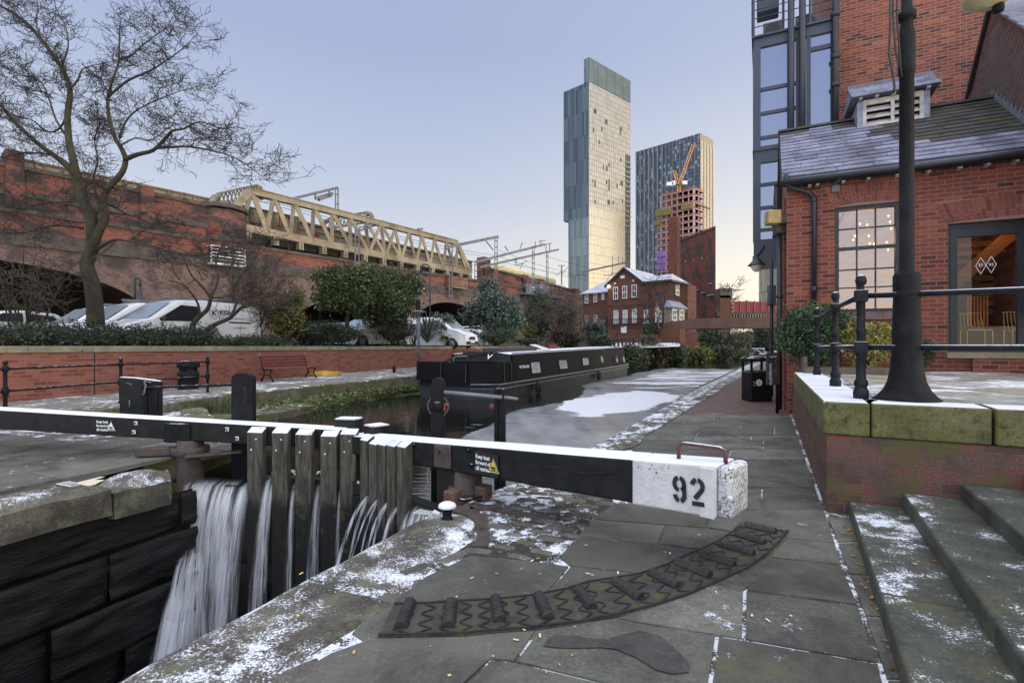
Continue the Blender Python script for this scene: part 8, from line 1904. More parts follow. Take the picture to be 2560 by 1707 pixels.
for px in (606,632,650,690,738,790,832):
 y = lerp(542,602,(px-606)/226); sz = 12
 pts = [WT2.px(px+sz*rg.uniform(-.6,.6), y+sz*rg.uniform(-1,1), .06) for k in range(5)] if px % 3 else [WT2.px(px+8*math.cos(k*.7), y+13*math.sin(k*.7), .06) for k in range(10)]
 mb.tube(smoothpath(pts,3), .10, 4)
mb.build('graffiti', M['graffiti_red'], rg_)
# far brick abutment wall right of the truss, train above
ab = thing('viaduct_wall', 'brick parapet wall of the further viaduct right of the truss', 'wall', WV.pt(60,9,-6)); WA = WV.off(-6)
a0, z0 = WA.uz(1205,668); a1, z1 = WA.uz(1475,740)
mb = MB(); za = WA.uz(1250,680); zb_ = WA.uz(1470,737); zl_f = lambda u: lerp(za[1], zb_[1], (u-za[0])/(zb_[0]-za[0])); mb.hexa([WA.pt(a0,7,-1),WA.pt(a1,7,-1),WA.pt(a1,7,0),WA.pt(a0,7,0)],[WA.pt(a0,zl_f(a0),-1),WA.pt(a1,zl_f(a1),-1),WA.pt(a1,zl_f(a1),0),WA.pt(a0,zl_f(a0),0)]); mb.build('brickwork', M['brick_via'], ab)
mb = MB(); mb.bar(WA.pt(a0,zl_f(a0)+.1,-.4), WA.pt(a1,zl_f(a1)+.1,-.4), 1.3, .22); mb.build('coping', M['stone_via'], ab)
mb = MB();
for px in (1215,1312,1352,1440): u = WA.uz(px,700)[0]; mb.wbox(WA, u-.7, u+.7, 7, zl_f(u)+(.55 if px > 1220 else 1.6), -1.2, .3)
mb.build('pier', M['brick_via_up'], ab)
tn = thing('train', 'pale yellow train carriage passing behind the viaduct parapet', 'train', WA.pt(62,10,-5)); WN = WA.off(-3.5)
b0, c0 = WN.uz(1246,664); b1, c1 = WN.uz(1392,720); M['train_cream'] = mk('train_cream', (.55,.45,.24), (.66,.55,.32), .8, .4)
mb = MB(); zt0_, zt1_ = WN.uz(1246,660)[1], WN.uz(1390,696)[1]; mb.hexa([WN.pt(b0,9,-2.6),WN.pt(b1,9,-2.6),WN.pt(b1,9,0),WN.pt(b0,9,0)],[WN.pt(b0,zt0_,-2.6),WN.pt(b1,zt1_,-2.6),WN.pt(b1,zt1_,0),WN.pt(b0,zt0_,0)]); mb.build('carriage', M['train_cream'], tn, bevel=.3)
mb = MB();
for k in range(9): u = lerp(b0+1.5,b1-1.5,k/8); z = lerp(zt0_,zt1_,k/8)-1.15; mb.wbox(WN, u-.8, u+.8, z-.4, z+.35, -.05, .02)
mb.build('windows', mk('train_glass', (.25,.22,.15), (.32,.28,.2), 2, .3), tn)
# ================================================================ OVERHEAD LINE STRUCTURES
GO = 'overhead line gantries along the railway'; ms = M['steel_grey']
def lattice(mb, a, b_, w, sideways, ch=.09, n_=None):
 a, b_ = V(*a), V(*b_); L_ = (b_-a).length; n_ = n_ or max(3, int(L_/(w*1.3))); s = V(*sideways).normalized()*w/2
 mb.bar(a-s, b_-s, ch, ch); mb.bar(a+s, b_+s, ch, ch)
 for k in range(n_): p, q = lerp(a,b_,k/n_), lerp(a,b_,(k+1)/n_); sg = 1 if k % 2 else -1; mb.bar(p-s*sg, q+s*sg, ch*.55, ch*.55)
def gantry(lab, masts, beams, extra=(), mat=ms, nm='overhead_gantry', thick=.26):
 t = thing(nm, lab, 'gantry', (masts or beams or extra)[0][0], 0, GO)
 for a, b_ in masts:
  mb = MB(); d = (V(*b_)-V(*a)).normalized(); s = WV.d*thick*.7; mb.bar(V(*a)-s, V(*b_)-s, .12, .10); mb.bar(V(*a)+s, V(*b_)+s, .12, .10); L_ = (V(*b_)-V(*a)).length; n_ = max(2,int(L_/.75))
  for k in range(n_): p = lerp(V(*a),V(*b_),(k+.3)/n_); mb.bar(p-s, p+s, .08, .14)
  mb.build('mast', mat, t)
 for a, b_ in beams: mb = MB(); mb.bar(a, b_, .22, thick); mb.build('beam', mat, t)
 if extra:
  mb = MB()
  for a, b_, w in extra: mb.bar(a, b_, w, w)
  mb.build('brackets', mat, t)
 return t
A = lambda x, y, o=-1.5: WV.off(o).px(x, y)
gantry('grey portal gantry standing in front of the right end of the truss', [(A(1127,745,.6),A(1127,620,.6)),(A(1240,760,.9),A(1240,592,.9))], [(A(1113,619,.6),A(1245,592,.9))], [(A(1134,650,.6),A(1147,618,.6),.1),(A(1233,625,.9),A(1213,600,.9),.1)], thick=.36)
gantry('nearer of the two grey cross beams above the transformer boxes', [(A(1190,712,-2),A(1190,652,-2)),(A(1333,715,1.2),A(1333,622,1.2))], [(A(1190,655,-2),A(1362,611,1.2))], [(A(1270,628,0),A(1262,615,0),.1),(A(1300,622,0),A(1306,606,0),.1),(A(1338,622,1),A(1338,604,1),.12),(A(1352,613,1),A(1352,600,1),.12),(A(1346,604,1),A(1364,601,1),.1)], thick=.34)
gantry('further grey cross beam with masts ending above the transformer boxes', [(A(1368,718,1.2),A(1368,630,1.2))], [(A(1200,668,-3),A(1396,624,1.2))], [(A(1290,645,-1),A(1290,664,-1),.14),(A(1292,664,-1),A(1318,653,-1),.09),(A(1300,672,-1),A(1308,656,-1),.07),(A(1365,630,1),A(1365,612,1),.12),(A(1374,628,1),A(1374,610,1),.12),(A(1358,612,1),A(1380,608,1),.1),(A(1240,672,-2),A(1262,664,-2),.08)], thick=.30)
gantry('slim grey mast with short arms right of the transformer boxes', [(A(1404,712,-3),A(1404,664,-3))], [], [(A(1404,678,-3),A(1390,688,-3),.08),(A(1404,685,-3),A(1420,668,-3),.08),(A(1396,664,-3),A(1412,664,-3),.12)], thick=.16)
gantry('grey cantilever gantry over the house roof', [(A(1459,745,-2),A(1459,680,-2))], [(A(1455,680,-2),A(1572,655,2))], [(A(1462,690,-2),A(1474,676,-2),.12),(A(1531,664,1),A(1531,690,1),.1),(A(1531,640,1),A(1531,664,1),.1),(A(1546,660,1),A(1546,640,1),.1),(A(1556,658,1),A(1556,640,1),.1),(A(1510,690,0),A(1544,682,0),.09),(A(1515,702,0),A(1530,682,0),.06)], thick=.30)
gantry('grey cantilever mast with dangling gear above the middle of the truss', [(A(842,540,-4),A(842,470,-4))], [(A(727,498,-6),A(845,469,-4))], [(A(788,480,-5),A(788,498,-5),.14),(A(823,473,-5),A(823,485,-5),.14),(A(788,496,-5),A(832,484,-5),.3),(A(796,498,-5),A(812,492,-5),.42),(A(812,492,-5),A(826,488,-5),.4)], thick=.22)
gantry('grey lattice mast in front of the middle of the truss', [(A(893,665,.8),A(893,572,.8))], [], [(A(897,578,.8),A(958,556,-2),.14),(A(897,570,.8),A(950,553,-2),.10),(A(905,576,.5),A(915,563,.5),.07),(A(925,569,.5),A(935,557,.5),.07),(A(915,563,.5),A(925,569,.5),.07),(A(935,557,.5),A(950,560,.5),.07),(A(956,550,-1),A(956,580,-1),.1),(A(956,552,-2),A(972,558,-2),.1)], thick=.30)
def boxgantry(lab, x0, y0, x1, y1, h, o0, o1):
 t = thing('overhead_gantry', lab, 'gantry', A(x0,y0+20,o0), 0, GO); mb = MB(); p0, p1 = A(x0,y0,o0), A(x1,y1,o1); up_ = V(0,0,h/2); d = (p1-p0); n_ = 11
 for s in (-1,1): mb.bar(p0+d*.1+up_*s, p1-d*.08+up_*s, .18, .16)
 for k in range(n_):
  f0, f1 = lerp(.1,.92,k/n_), lerp(.1,.92,(k+1)/n_); mb.bar(p0+d*f0-up_, p0+d*f1+up_, .08, .08); mb.bar(p0+d*f0+up_, p0+d*f1-up_, .08, .08)
 mb.build('lattice_beam', md, t); mb = MB(); mb.s = True
 for p, s in ((p0,1),(p1,-1)): mb.tube(smoothpath([p+d*.1*s+up_*.6, p+d*.04*s+up_*.5, p-up_*.2, p-up_*1.6],3), .26, 8)
 mb.build('curved_end', md, t)
boxgantry('curved cream box gantry over the left end of the truss', 529, 506, 652, 475, 1.15, -1, -7); boxgantry('curved cream box gantry behind the middle of the truss', 808, 562, 930, 541, 1.1, -8, -2.5)
gantry('thin mast with a flat cap rising behind the right half of the truss', [], [], [(A(1050,600,-4),A(1050,575,-4),.10),(A(1044,573,-4),A(1056,573,-4),.22)], nm='signal_mast')
# transformer boxes on a railed platform
tp = thing('transformer_platform', 'grey railed platform fixed to the viaduct wall', 'platform', A(1365,742,1.3)); WPf = WV.off(1.6)
a, b_ = WPf.uz(1318,740)[0], WPf.uz(1412,742)[0]; z0 = WPf.uz(1400,742)[1]; z1 = WPf.uz(1400,722)[1]
mb = MB(); mb.wbox(WPf, a, b_, z0-.25, z0, -1.5, 0); mb.build('floor', ms, tp); mb = MB()
for k in range(10): u = lerp(a,b_,k/9); mb.bar(WPf.pt(u,z0), WPf.pt(u,z1+.5), .07, .07)
for z in (z1+.5,z1): mb.bar(WPf.pt(a,z), WPf.pt(b_,z), .06, .06)
mb.build('railing', ms, tp)
for x0, x1, lab in ((1324,1338,'grey transformer box on the left of the platform'),(1347,1359,'grey transformer box in the middle of the platform'),(1360,1373,'grey transformer box on the right of the platform')):
 t = thing('transformer_box', lab, 'transformer', WPf.px((x0+x1)/2,729,-.6), 0, 'transformer boxes on the viaduct platform'); W6 = WPf.off(-.5); u0, u1 = W6.uz(x0,720)[0], W6.uz(x1,720)[0]
 mb = MB(); mb.wbox(W6, u0, u1, z0, W6.uz(x0,711)[1], -.8, 0); mb.build('casing', M['boxgrey'] if 'boxgrey' in M else M.setdefault('boxgrey', mk('boxgrey', (.16,.18,.21), (.22,.24,.27), 2, .6)), t, bevel=.04)
 mb = MB(); mb.wbox(W6, lerp(u0,u1,.3), lerp(u0,u1,.8), W6.uz(x0,718)[1], W6.uz(x0,715)[1], 0, .02); mb.build('label_plate', M['white_paint'], t)
# contact wires
wl_ = [((0,420),(620,505),-3),((640,492),(1240,640),-3),((640,500),(1245,648),-5),((1245,625),(1470,690),-2),((1245,640),(1470,700),-3),((1250,655),(1560,700),-4),((560,470),(700,505),-6),((1362,640),(1600,690),-1)]
mb = MB(); mb.s = True
for (xa,ya),(xb,yb),o in wl_:
 a, b_ = A(xa,ya,o), A(xb,yb,o); mb.tube([lerp(a,b_,k/8)-V(0,0,.5*math.sin(math.pi*k/8)) for k in range(9)], .022, 4)
tag(mb.build('contact_wires', M['plastic_black']), 'thin overhead contact wires strung along the railway', 'wires')
# ---- swan-neck street lamps
def swan(px, pyb, pyt, Y, side, lab, glass=True, arm=.8, hd_=1.0, twin=False):
 b_ = P(px, pyb, Y); zt = P(px, pyt, Y).z; k = Y/F; t = thing('swan_neck_lamp', lab, 'street lamp', b_, 0, 'swan neck lamps of the car park and basin')
 r_ = arm/2; mb = MB(); mb.s = True; c = V(b_.x+side*r_, b_.y, zt-r_)
 mb.tube([b_, V(b_.x,b_.y,zt-r_)]+[c+V(-side*r_*math.cos(a),0,r_*math.sin(a)) for a in [math.pi*i/10 for i in range(1,11)]]+[c+V(side*r_,0,-.35)], .055, 8)
 if twin: mb.tube([V(b_.x,b_.y,zt-2.0)]+[V(b_.x-side*.35*(1-math.cos(a)),b_.y,zt-2.0+.4*math.sin(a)) for a in [math.pi*i/6 for i in range(1,7)]], .035, 6)
 mb.build('pole', M['lamp_blue'], t); e_ = c+V(side*r_,0,-.35)
 mb = MB(); mb.s = True; mb.lathe(e_+V(0,0,-1.0), [(.46*hd_,0),(.44*hd_,.05),(.24*hd_,.18),(.15*hd_,.26),(.15*hd_,.62),(.11*hd_,.68),(.06,.95),(.05,1.02)], 14); mb.build('shade', M['lamp_blue'], t)
 if glass: mb = MB(); mb.s = True; mb.lathe(e_+V(0,0,-1.0), [(.02,-.42),(.18*hd_,-.38),(.30*hd_,-.22),(.36*hd_,0)], 14); mb.build('glass', M['lamp_bowl'], t)
M['lamp_blue'] = mk('lamp_blue', (.03,.036,.05), (.05,.06,.08), 4, .5); M['lamp_bowl'] = mk('lamp_bowl', (.42,.43,.30), (.52,.53,.40), 4, .3)
swan(1075, 866, 661, 37, -1, 'swan neck lamp with white bowl right of the taller holly', True, .68, .95, True)
swan(582, 830, 557, 27, -1, 'blue grey swan neck lamp near the viaduct turret behind the thicket', False, .50, .62)
swan(337, 830, 694, 28, 1, 'swan neck lamp with wide shade in front of the arch pier', True, .30, .62)
swan(1314, 850, 711, 48, -1, 'blue grey swan neck lamp behind the dark upright evergreen', False, .66, .6)
swan(1452, 840, 742, 60, -1, 'swan neck lamp with pale bowl left of the house', True, .70, .85)
# ================================================================ MIDDLE DISTANCE: house, chimney block, footbridge, rail bridge
mb = MB(); mb.poly([P(1525,872,45), P(1700,866,47.5), P(1700,857,58), P(1500,857,58)]); tag(mb.build('plaza', M['snowground']), kind='structure')
HC = V(20.3,66,0); HD = V(-.755,.656,0).normalized(); HS = V(.656,.755,0).normalized()
WH = Wall(HC[:2], HD[:2]); WHs = Wall(HC[:2], HS[:2])
hs_ = thing('brick_house', 'two storey red brick house with snowy roof and white sash windows across the canal', 'house', HC+V(0,0,2.5))
uh0 = WH.uz(1519,760)[0]; ug = WH.uz(1606,706)[0]; zE_ = WH.uz(1606,704)[1]; zA_ = WH.uz(1557,673)[1]; uA = (uh0+ug)/2; zEl = WH.uz(1519,715)[1]; zEv = (zE_+zEl)/2; zB0 = 2.2
wS = 5.9
mb = MB(); mb.extr([WH.pt(0,zB0),WH.pt(uh0,zB0),WH.pt(uh0,zEv),WH.pt(uA,zA_),WH.pt(ug,zEv),WH.pt(0,zEv)], -WH.n*9); mb.build('wall', M['brick_house'], hs_)
mb = MB(); mb.wbox(WHs, .003, wS, zB0, zEv, -8.5, .0); mb.build('side_wall', M['brick_house'], hs_)
# roofs
mb = MB(); back = -WH.n*9; ov = .3
eL, aP, eR = WH.pt(uh0+.35,zEv-.25,ov), WH.pt(uA,zA_+.1,ov), WH.pt(ug-.35,zEv-.25,ov)
for a, b_ in ((eL,aP),(aP,eR)): mb.hexa([a,b_,b_+back,a+back],[a+V(0,0,.16),b_+V(0,0,.16),b_+back+V(0,0,.16),a+back+V(0,0,.16)])
zR2 = WH.uz(1660,672)[1]; pk = WH.pt(1.2,0,-3.6); pk.z = zR2-.2
c0, c1 = WH.pt(-.3,zEv,ov), WH.pt(ug+.2,zEv,ov); pk2 = WH.pt(ug+.5,0,-3.6); pk2.z = pk.z-.1; cs = WHs.pt(wS+.2,zEv,.3); cb = WHs.pt(wS+.2,zEv,-7)
mb.add([c0,c1,pk2,pk],[[0,1,2,3]]); mb.add([c0,cs,pk],[[0,1,2]]); mb.add([cs,cb,pk],[[0,1,2]])
mb.build('roof', M['slate_snow'], hs_)
mb = MB(); mb.bar(c0+V(0,0,-.1), c1+V(0,0,-.1), .2, .25); mb.bar(c0+V(0,0,-.1), cs+V(0,0,-.1), .2, .25); mb.bar(eL+V(0,0,.0), aP+V(0,0,.0), .1, .3); mb.bar(aP, eR, .1, .3); mb.build('gutter', M['navy_dark'], hs_)
mb = MB(); mb.wbox(WH, 0, uh0, WH.uz(1560,763)[1]-.08, WH.uz(1560,763)[1]+.08, 0, .05); mb.build('string_course', M['brick_dark'], hs_)
def hwin(W, x0, x1, y0, y1, par, wide=False):
 u0, z1 = W.uz(x0,y0); u1, z0 = W.uz(x1,y1); u0, u1 = sorted((u0,u1)); mb = MB(); f = .11
 for a, b_, c_, d_ in ((u0,u0+f,z0,z1),(u1-f,u1,z0,z1),(u0+f,u1-f,z1-f,z1),(u0+f,u1-f,z0,z0+f),(u0+f,u1-f,(z0+z1)/2-.06,(z0+z1)/2+.06),((u0+u1)/2-.035,(u0+u1)/2+.035,z0+f,z1-f)): mb.wbox(W, a, b_, c_, d_, -.1, .03)
 w_ = mb.build('window', M['white_paint'], par); mb = MB(); mb.wbox(W, u0+f, u1-f, z0+f, z1-f, -.1, .012); mb.build('pane', M['glass_win'] if not wide else M['curtain'], w_)
 mb = MB(); mb.wbox(W, u0-.1, u1+.1, z0-.2, z0-.01, 0, .1); mb.build('sill', M['stone_via'], w_)
for x0, x1, y0, y1, cu in ((1533,1545,718,748,0),(1556,1568,715,746,0),(1579,1592,712,743,0),(1534,1546,776,809,1),(1557,1569,775,808,1),(1580,1592,773,807,1),(1610,1621,774,801,1),(1638,1657,776,805,1)): hwin(WH, x0, x1, y0, y1, hs_, cu)
hwin(WHs, 1689, 1698, 711, 739, hs_)
# bay window
by = thing('bay_window', 'small stone bay window with a lead roof on the end of the brick house', 'bay window', WHs.px(1697,804))
Wb_ = WHs.off(.9); a, b_ = Wb_.uz(1679,780)[0], Wb_.uz(1715,780)[0]; z0, z1 = Wb_.uz(1697,806)[1], Wb_.uz(1697,770)[1]
mb = MB(); mb.wbox(Wb_, a, b_, z0-1.6, z0, -1, 0); mb.wbox(Wb_, a, b_, z1-.3, z1, -1, 0); mb.wbox(Wb_, a, b_, z0, z1-.3, -1, -.15); mb.build('stone_frame', M['coping_pale'], by)
mb = MB(); p = [Wb_.pt(a-.2,z1,.2),Wb_.pt(b_+.2,z1,.2),Wb_.pt(b_+.1,z1+.9,-.9),Wb_.pt(a+.5,z1+.9,-.9)]; mb.extr(p, V(0,0,.08)); mb.add([Wb_.pt(a-.2,z1,.2),Wb_.pt(a-.2,z1,-.9),Wb_.pt(a+.5,z1+.9,-.9)],[[0,1,2]]); mb.build('lead_roof', M['lead'], by)
for x0, x1 in ((1681,1691),(1699,1709)): hwin(Wb_, x0, x1, 773, 802, by)
# left wing
lw_ = thing('house_wing', 'lower brick wing with its own slate roof at the left of the house', 'house', WH.pt(uh0+3,2)); WL_ = WH.off(-2.2); a, b_ = WL_.uz(1519,760)[0], WL_.uz(1457,760)[0]; zw = WL_.uz(1500,732)[1]
mb = MB(); mb.wbox(WL_, a-.3, b_, 1.5, zw, -7, 0); mb.build('wall', M['brick_house'], lw_)
mb = MB(); p0, p1 = WL_.pt(b_+.3,zw-.05,.35), WL_.pt(a-.3,zw-.05,.35); r1 = WL_.px(1535,688,-3.5); r0 = WL_.pt(b_-2.2, r1.z-.3, -3.5); mb.extr([p0,p1,r1,r0], V(0,0,.14)); mb.add([p0, WL_.pt(b_+.3,zw,-7), r0],[[0,1,2]]); mb.build('roof', M['slate_snow'], lw_)
for x0, x1, y0, y1 in ((1462,1471,737,758),(1484,1493,734,755),(1504,1511,731,749),(1462,1471,789,806),(1484,1493,787,804)): hwin(WL_, x0, x1, y0, y1, lw_)
mb = MB(); u0, u1 = sorted((WL_.uz(1514,800)[0],WL_.uz(1521,800)[0])); mb.wbox(WL_, u0, u1, 2.5, WL_.uz(1517,793)[1], -.05, .04); mb.build('door', M['plastic_black'], lw_)
# lit lamp under the gable, alarm boxes
t = thing('wall_lamp', 'lit yellow lamp under the left eaves of the house gable', 'wall lamp', WH.px(1525,717,.3)); mb = MB(); mb.s = True; mb.lathe(WH.px(1525,717,.35), [(.05,-.2),(.2,-.05),(.2,.1),(.05,.2)], 10)
m_, n, l, b = newmat('lit_lamp'); b.inputs['Emission Color'].default_value = (1,.85,.4,1); b.inputs['Emission Strength'].default_value = 6; mb.build('glass', m_, t)
mb = MB(); mb.wbox(WH, WH.uz(1557,693)[0]-.3, WH.uz(1557,693)[0]+.3, WH.uz(1557,696)[1], WH.uz(1557,689)[1], 0, .12);
for x, y in ((1538,709),(1584,702)): mb.s = True; mb.lathe(WH.px(x,y,.05), [(.02,-.2),(.2,0),(.02,.2)], 8)
tag(mb.build('alarm_boxes', M['white_paint']), 'white alarm boxes on the house gable', 'alarm box')
# terrace walls, railings, steps below the house
tw = thing('terrace_wall', 'low brick terrace walls and railings under the house windows', 'wall', P(1600,850,62)); WQ = Wall(P(1515,850,64)[:2], (P(1668,850,60)-P(1515,850,64))[:2])
a, b_ = WQ.uz(1519,840)[0], WQ.uz(1700,840)[0]; z1 = WQ.uz(1600,823)[1]; mb = MB(); mb.wbox(WQ, a, b_, .5, z1, -3, 0); mb.build('brickwork', M['brick_house'], tw)
mb = MB()
for k in range(30): u = lerp(a,b_-3,k/29); mb.bar(WQ.pt(u,z1,-.3), WQ.pt(u,z1+1.3,-.3), .05, .05)
for z in (.7,1.3): mb.bar(WQ.pt(a,z1+z,-.3), WQ.pt(b_-3,z1+z,-.3), .06, .06)
mb.build('railing', M['black_iron'], tw)
t = thing('notice_board', 'white notice board on the terrace wall', 'sign', WQ.px(1560,822)); mb = MB(); u, z = WQ.uz(1560,822); mb.wbox(WQ, u-.35, u+.35, z-.5, z+.3, .05, .12); mb.build('board', M['white_paint'], t)
t = thing('name_board', 'small dark sign board with pale lettering by the house hedge', 'sign', WQ.px(1617,808)); mb = MB(); u, z = WQ.uz(1617,807); mb.wbox(WQ, u-.7, u+.7, z-.35, z+.4, .1, .16); mb.build('board', M['plastic_black'], t); mb = MB(); mb.wbox(WQ, u-.3, u+.3, z+.13, z+.2, .16, .17); mb.wbox(WQ, u-.5, u+.5, z-.08, z+.0, .16, .17); mb.build('lettering', M['lettering_white'], t)
bush('hedge', 1632, 812, 830, 44, 60.5, M['leaf_dark'], 'small clipped hedge below the ground floor windows', 'hedge', 900, .14, 51, ground=WQ.uz(1632,830)[1])
t = thing('stair_rail', 'dark iron handrail of the terrace steps', 'handrail', P(1545,835,58)); mb = MB(); mb.s = True; mb.tube([P(1539,842,58), P(1551,817,59), P(1560,817,59)], .05, 5); mb.tube([P(1539,855,58), P(1539,842,58)], .05, 5); mb.tube([P(1551,830,59), P(1551,817,59)], .05, 5); mb.build('rail', M['lamp_iron'], t)
# bollards
GB = 'black bollards along the snowy plaza'; b0 = None
pxs = [(1526,845,866),(1536,845,864),(1546,844,868),(1556,843,862),(1565,842,862),(1574,842,861),(1583,842,860),(1597,840,858),(1604,840,857),(1611,840,856)]
nms = ['leftmost tall','second from the left','third, nearest','fourth','fifth','sixth','seventh','third from the right','second from the right','rightmost']
for (px, y0, y1), nm_ in zip(pxs, nms):
 Y = lerp(48,55,(px-1526)/85); q = P(px,y1,Y); h = P(px,y0,Y).z-q.z; t = thing('bollard', nm_+' black bollard of the row on the snowy plaza', 'bollard', q, 0, GB)
 mb = MB(); mb.s = True; mb.lathe(q, [(.13,-.1),(.11,.05),(.10,h*.8),(.13,h*.82),(.13,h*.9),(.06,h)], 10); mb.build('post', M['plastic_black'], t)
t = thing('barrier_rail', 'low black barrier rail between the left bollards', 'barrier', P(1540,860,47.5)); mb = MB(); mb.bar(P(1526,853,47.5), P(1546,853,47.5), .07, .1); mb.build('rail', M['plastic_black'], t)
# chimney and brick block
ch = thing('factory_chimney', 'square dark brick chimney stack against the ruined brick block', 'chimney', P(1686,760,84)); WC = Wall(P(1686,700,84)[:2], HD[:2]);
mb = MB(); c = P(1686,700,84); sz = 24/F*84; d1 = HD*sz*.50; d2 = HS*sz*.40; zt = P(1686,545,84).z
def tap(f): return [c+(d1*s+d2*q)*f for s, q in ((-1,-1),(1,-1),(1,1),(-1,1))]
mb.hexa([V(p.x,p.y,2) for p in tap(1.2)],[V(p.x,p.y,zt-2.2) for p in tap(.95)]); mb.hexa([V(p.x,p.y,zt-2.2) for p in tap(1.0)],[V(p.x,p.y,zt) for p in tap(1.0)]); mb.build('stack', M['brick_dark'], ch)
bk = thing('brick_block', 'tall windowless weathered brick block beside the chimney', 'building', P(1745,790,86)); WK = Wall(P(1789,700,82)[:2], (P(1699,700,92)-P(1789,700,82))[:2])
zt1 = WK.uz(1788,581)[1]; u1 = WK.uz(1699,650)[0]; zt2 = WK.uz(1700,594)[1]; zt1 = zt2 = (zt1+zt2)/2
sg_ = V(.385,1,0)*14; mb = MB(); mb.extr([WK.pt(0,0),WK.pt(u1,0),WK.pt(u1,zt1),WK.pt(0,zt1)], sg_); mb.build('wall', brick('brick_ruin', [(.10,.05,.04),(.20,.055,.04),(.30,.075,.045),(.15,.05,.04)], (.14,.09,.075), bw=.42, bh=.16, ms=.012, slo=.44, shi=.58, soot=(.06,.046,.042), sscale=.5, bump=.3, grime=.6), bk)
mb = MB(); mb.extr([WK.pt(-.2,zt1,.15),WK.pt(u1,zt1,.15),WK.pt(u1,zt1+.35,.15),WK.pt(-.2,zt1+.35,.15)], sg_); mb.build('coping', M['stone_via'], bk)
mb = MB();
for x, y in ((1714,653),(1735,650),(1755,646)): u, z = WK.uz(x,y); mb.wbox(WK, u-.14, u+.14, z-.2, z+.2, 0, .06)
for x, y, w in ((1742,725,20),(1760,731,14),(1778,737,20),(1778,708,8)): u, z = WK.uz(x,y); k = w/F*86/2; mb.wbox(WK, u-k, u+k, z-.15, z+.05, 0, .3)
mb.build('ledge', M['lead'], bk)
# footbridge in rusted steel
fbz = [(1668,806),(1706,800),(1757,796),(1821,793.5),(1910,793),(1990,794),(2040,796)]; fbb = [(1668,829),(1706,823.5),(1757,821.5),(1821,820.5),(1910,820),(1990,821),(2040,823)]
fb = thing('footbridge', 'curved rust brown steel footbridge over the canal', 'bridge', P(1800,830,59))
fy = lambda x: lerp(62,58,(x-1668)/372)
mb = MB(); tp_ = [P(x,y,fy(x)) for x, y in fbz]; bt_ = [P(x,y,fy(x)) for x, y in fbb]; dd = V(.25,2.6,0)
for i in range(len(tp_)-1):
 th_ = V(.03,.3,0); mb.hexa([bt_[i],bt_[i+1],bt_[i+1]+th_,bt_[i]+th_],[tp_[i],tp_[i+1],tp_[i+1]+th_,tp_[i]+th_])
mb.build('front_parapet', M['steel_weather'], fb)
mb = MB()
for i in range(len(tp_)-1): th_ = V(.03,.3,0); mb.hexa([bt_[i]+dd,bt_[i+1]+dd,bt_[i+1]+dd+th_,bt_[i]+dd+th_],[tp_[i]+dd,tp_[i+1]+dd,tp_[i+1]+dd+th_,tp_[i]+dd+th_])
mb.build('rear_parapet', M['steel_weather'], fb)
mb = MB()
for i in range(len(tp_)-1): mb.hexa([bt_[i]+th_,bt_[i+1]+th_,bt_[i+1]+dd,bt_[i]+dd],[bt_[i]+th_+V(0,0,.2),bt_[i+1]+th_+V(0,0,.2),bt_[i+1]+dd+V(0,0,.2),bt_[i]+dd+V(0,0,.2)])
mb.build('deck', M['dark_void'], fb)
mb = MB(); q = P(1690,845,63); mb.box(V(q.x,q.y,1.2), (4.5,3,4.2), -.1); mb.build('abutment', M['brick_house'], fb)
# iron railway bridge behind: red parapet, cream arcading
ib = thing('rail_bridge', 'red iron railway bridge with cream arcading beyond the footbridge', 'bridge', P(1870,790,112)); WI = Wall(P(1795,770,112)[:2], (1,-.05)); M['bridge_red'] = mk('bridge_red', (.20,.028,.03), (.27,.045,.045), 1.5, .6)
a, b_ = WI.uz(1815,770)[0], WI.uz(2010,770)[0]; z = lambda y: WI.uz(1870,y)[1]
mb = MB(); mb.hexa([WI.pt(a,z(779),-.4),WI.pt(b_,z(781),-.4),WI.pt(b_,z(781),0),WI.pt(a,z(779),0)],[WI.pt(a,z(752),-.4),WI.pt(b_,z(757),-.4),WI.pt(b_,z(757),0),WI.pt(a,z(752),0)]); mb.build('parapet', M['bridge_red'], ib)
RP = mk('red_post', (.30,.08,.07), (.36,.12,.10), 2, .6)
for k in range(12): mb = MB(); u = lerp(a,b_,k/11); mb.wbox(WI, u-.07, u+.07, z(781), z(751), 0, .2); mb.build('parapet_post', RP, ib)
mb = MB(); mb.wbox(WI, a, b_, z(783), z(779)+.05, -4, .4); mb.build('deck_beam', M['stone_via'], ib)
mb = MB(); mb.wbox(WI, a, b_, z(794), z(783), -.5, -.1); mb.build('arcade_back', M['dark_void'], ib)
mb = MB()
for k in range(30):
 u = lerp(a,b_,k/29); w = (b_-a)/29; mb.wbox(WI, u-.12, u+.12, z(794), z(783), -.1, .12)
 for s in range(5): x0_ = u+w*s/5; x1_ = u+w*(s+1)/5; h = lambda q: z(785.5)-.3*abs(2*q-1)**2; mb.hexa([WI.pt(x0_,h(s/5),-.1),WI.pt(x1_,h((s+1)/5),-.1),WI.pt(x1_,h((s+1)/5),.1),WI.pt(x0_,h(s/5),.1)],[WI.pt(x0_,z(783),-.1),WI.pt(x1_,z(783),-.1),WI.pt(x1_,z(783),.1),WI.pt(x0_,z(783),.1)])
mb.build('arcading', M['bridge_cream'], ib)
mb = MB(); n_ = 14
for k in range(n_): f0, f1 = k/n_, (k+1)/n_; ar = lambda f: z(796)-2.0*(2*f-1)**2+.2; x = lambda f: lerp(WI.uz(1850,790)[0], WI.uz(2010,790)[0], f); mb.bar(WI.pt(x(f0),ar(f0),.2), WI.pt(x(f1),ar(f1),.2), .6, .8)
mb.build('arch_rib', M['bridge_red'], ib)
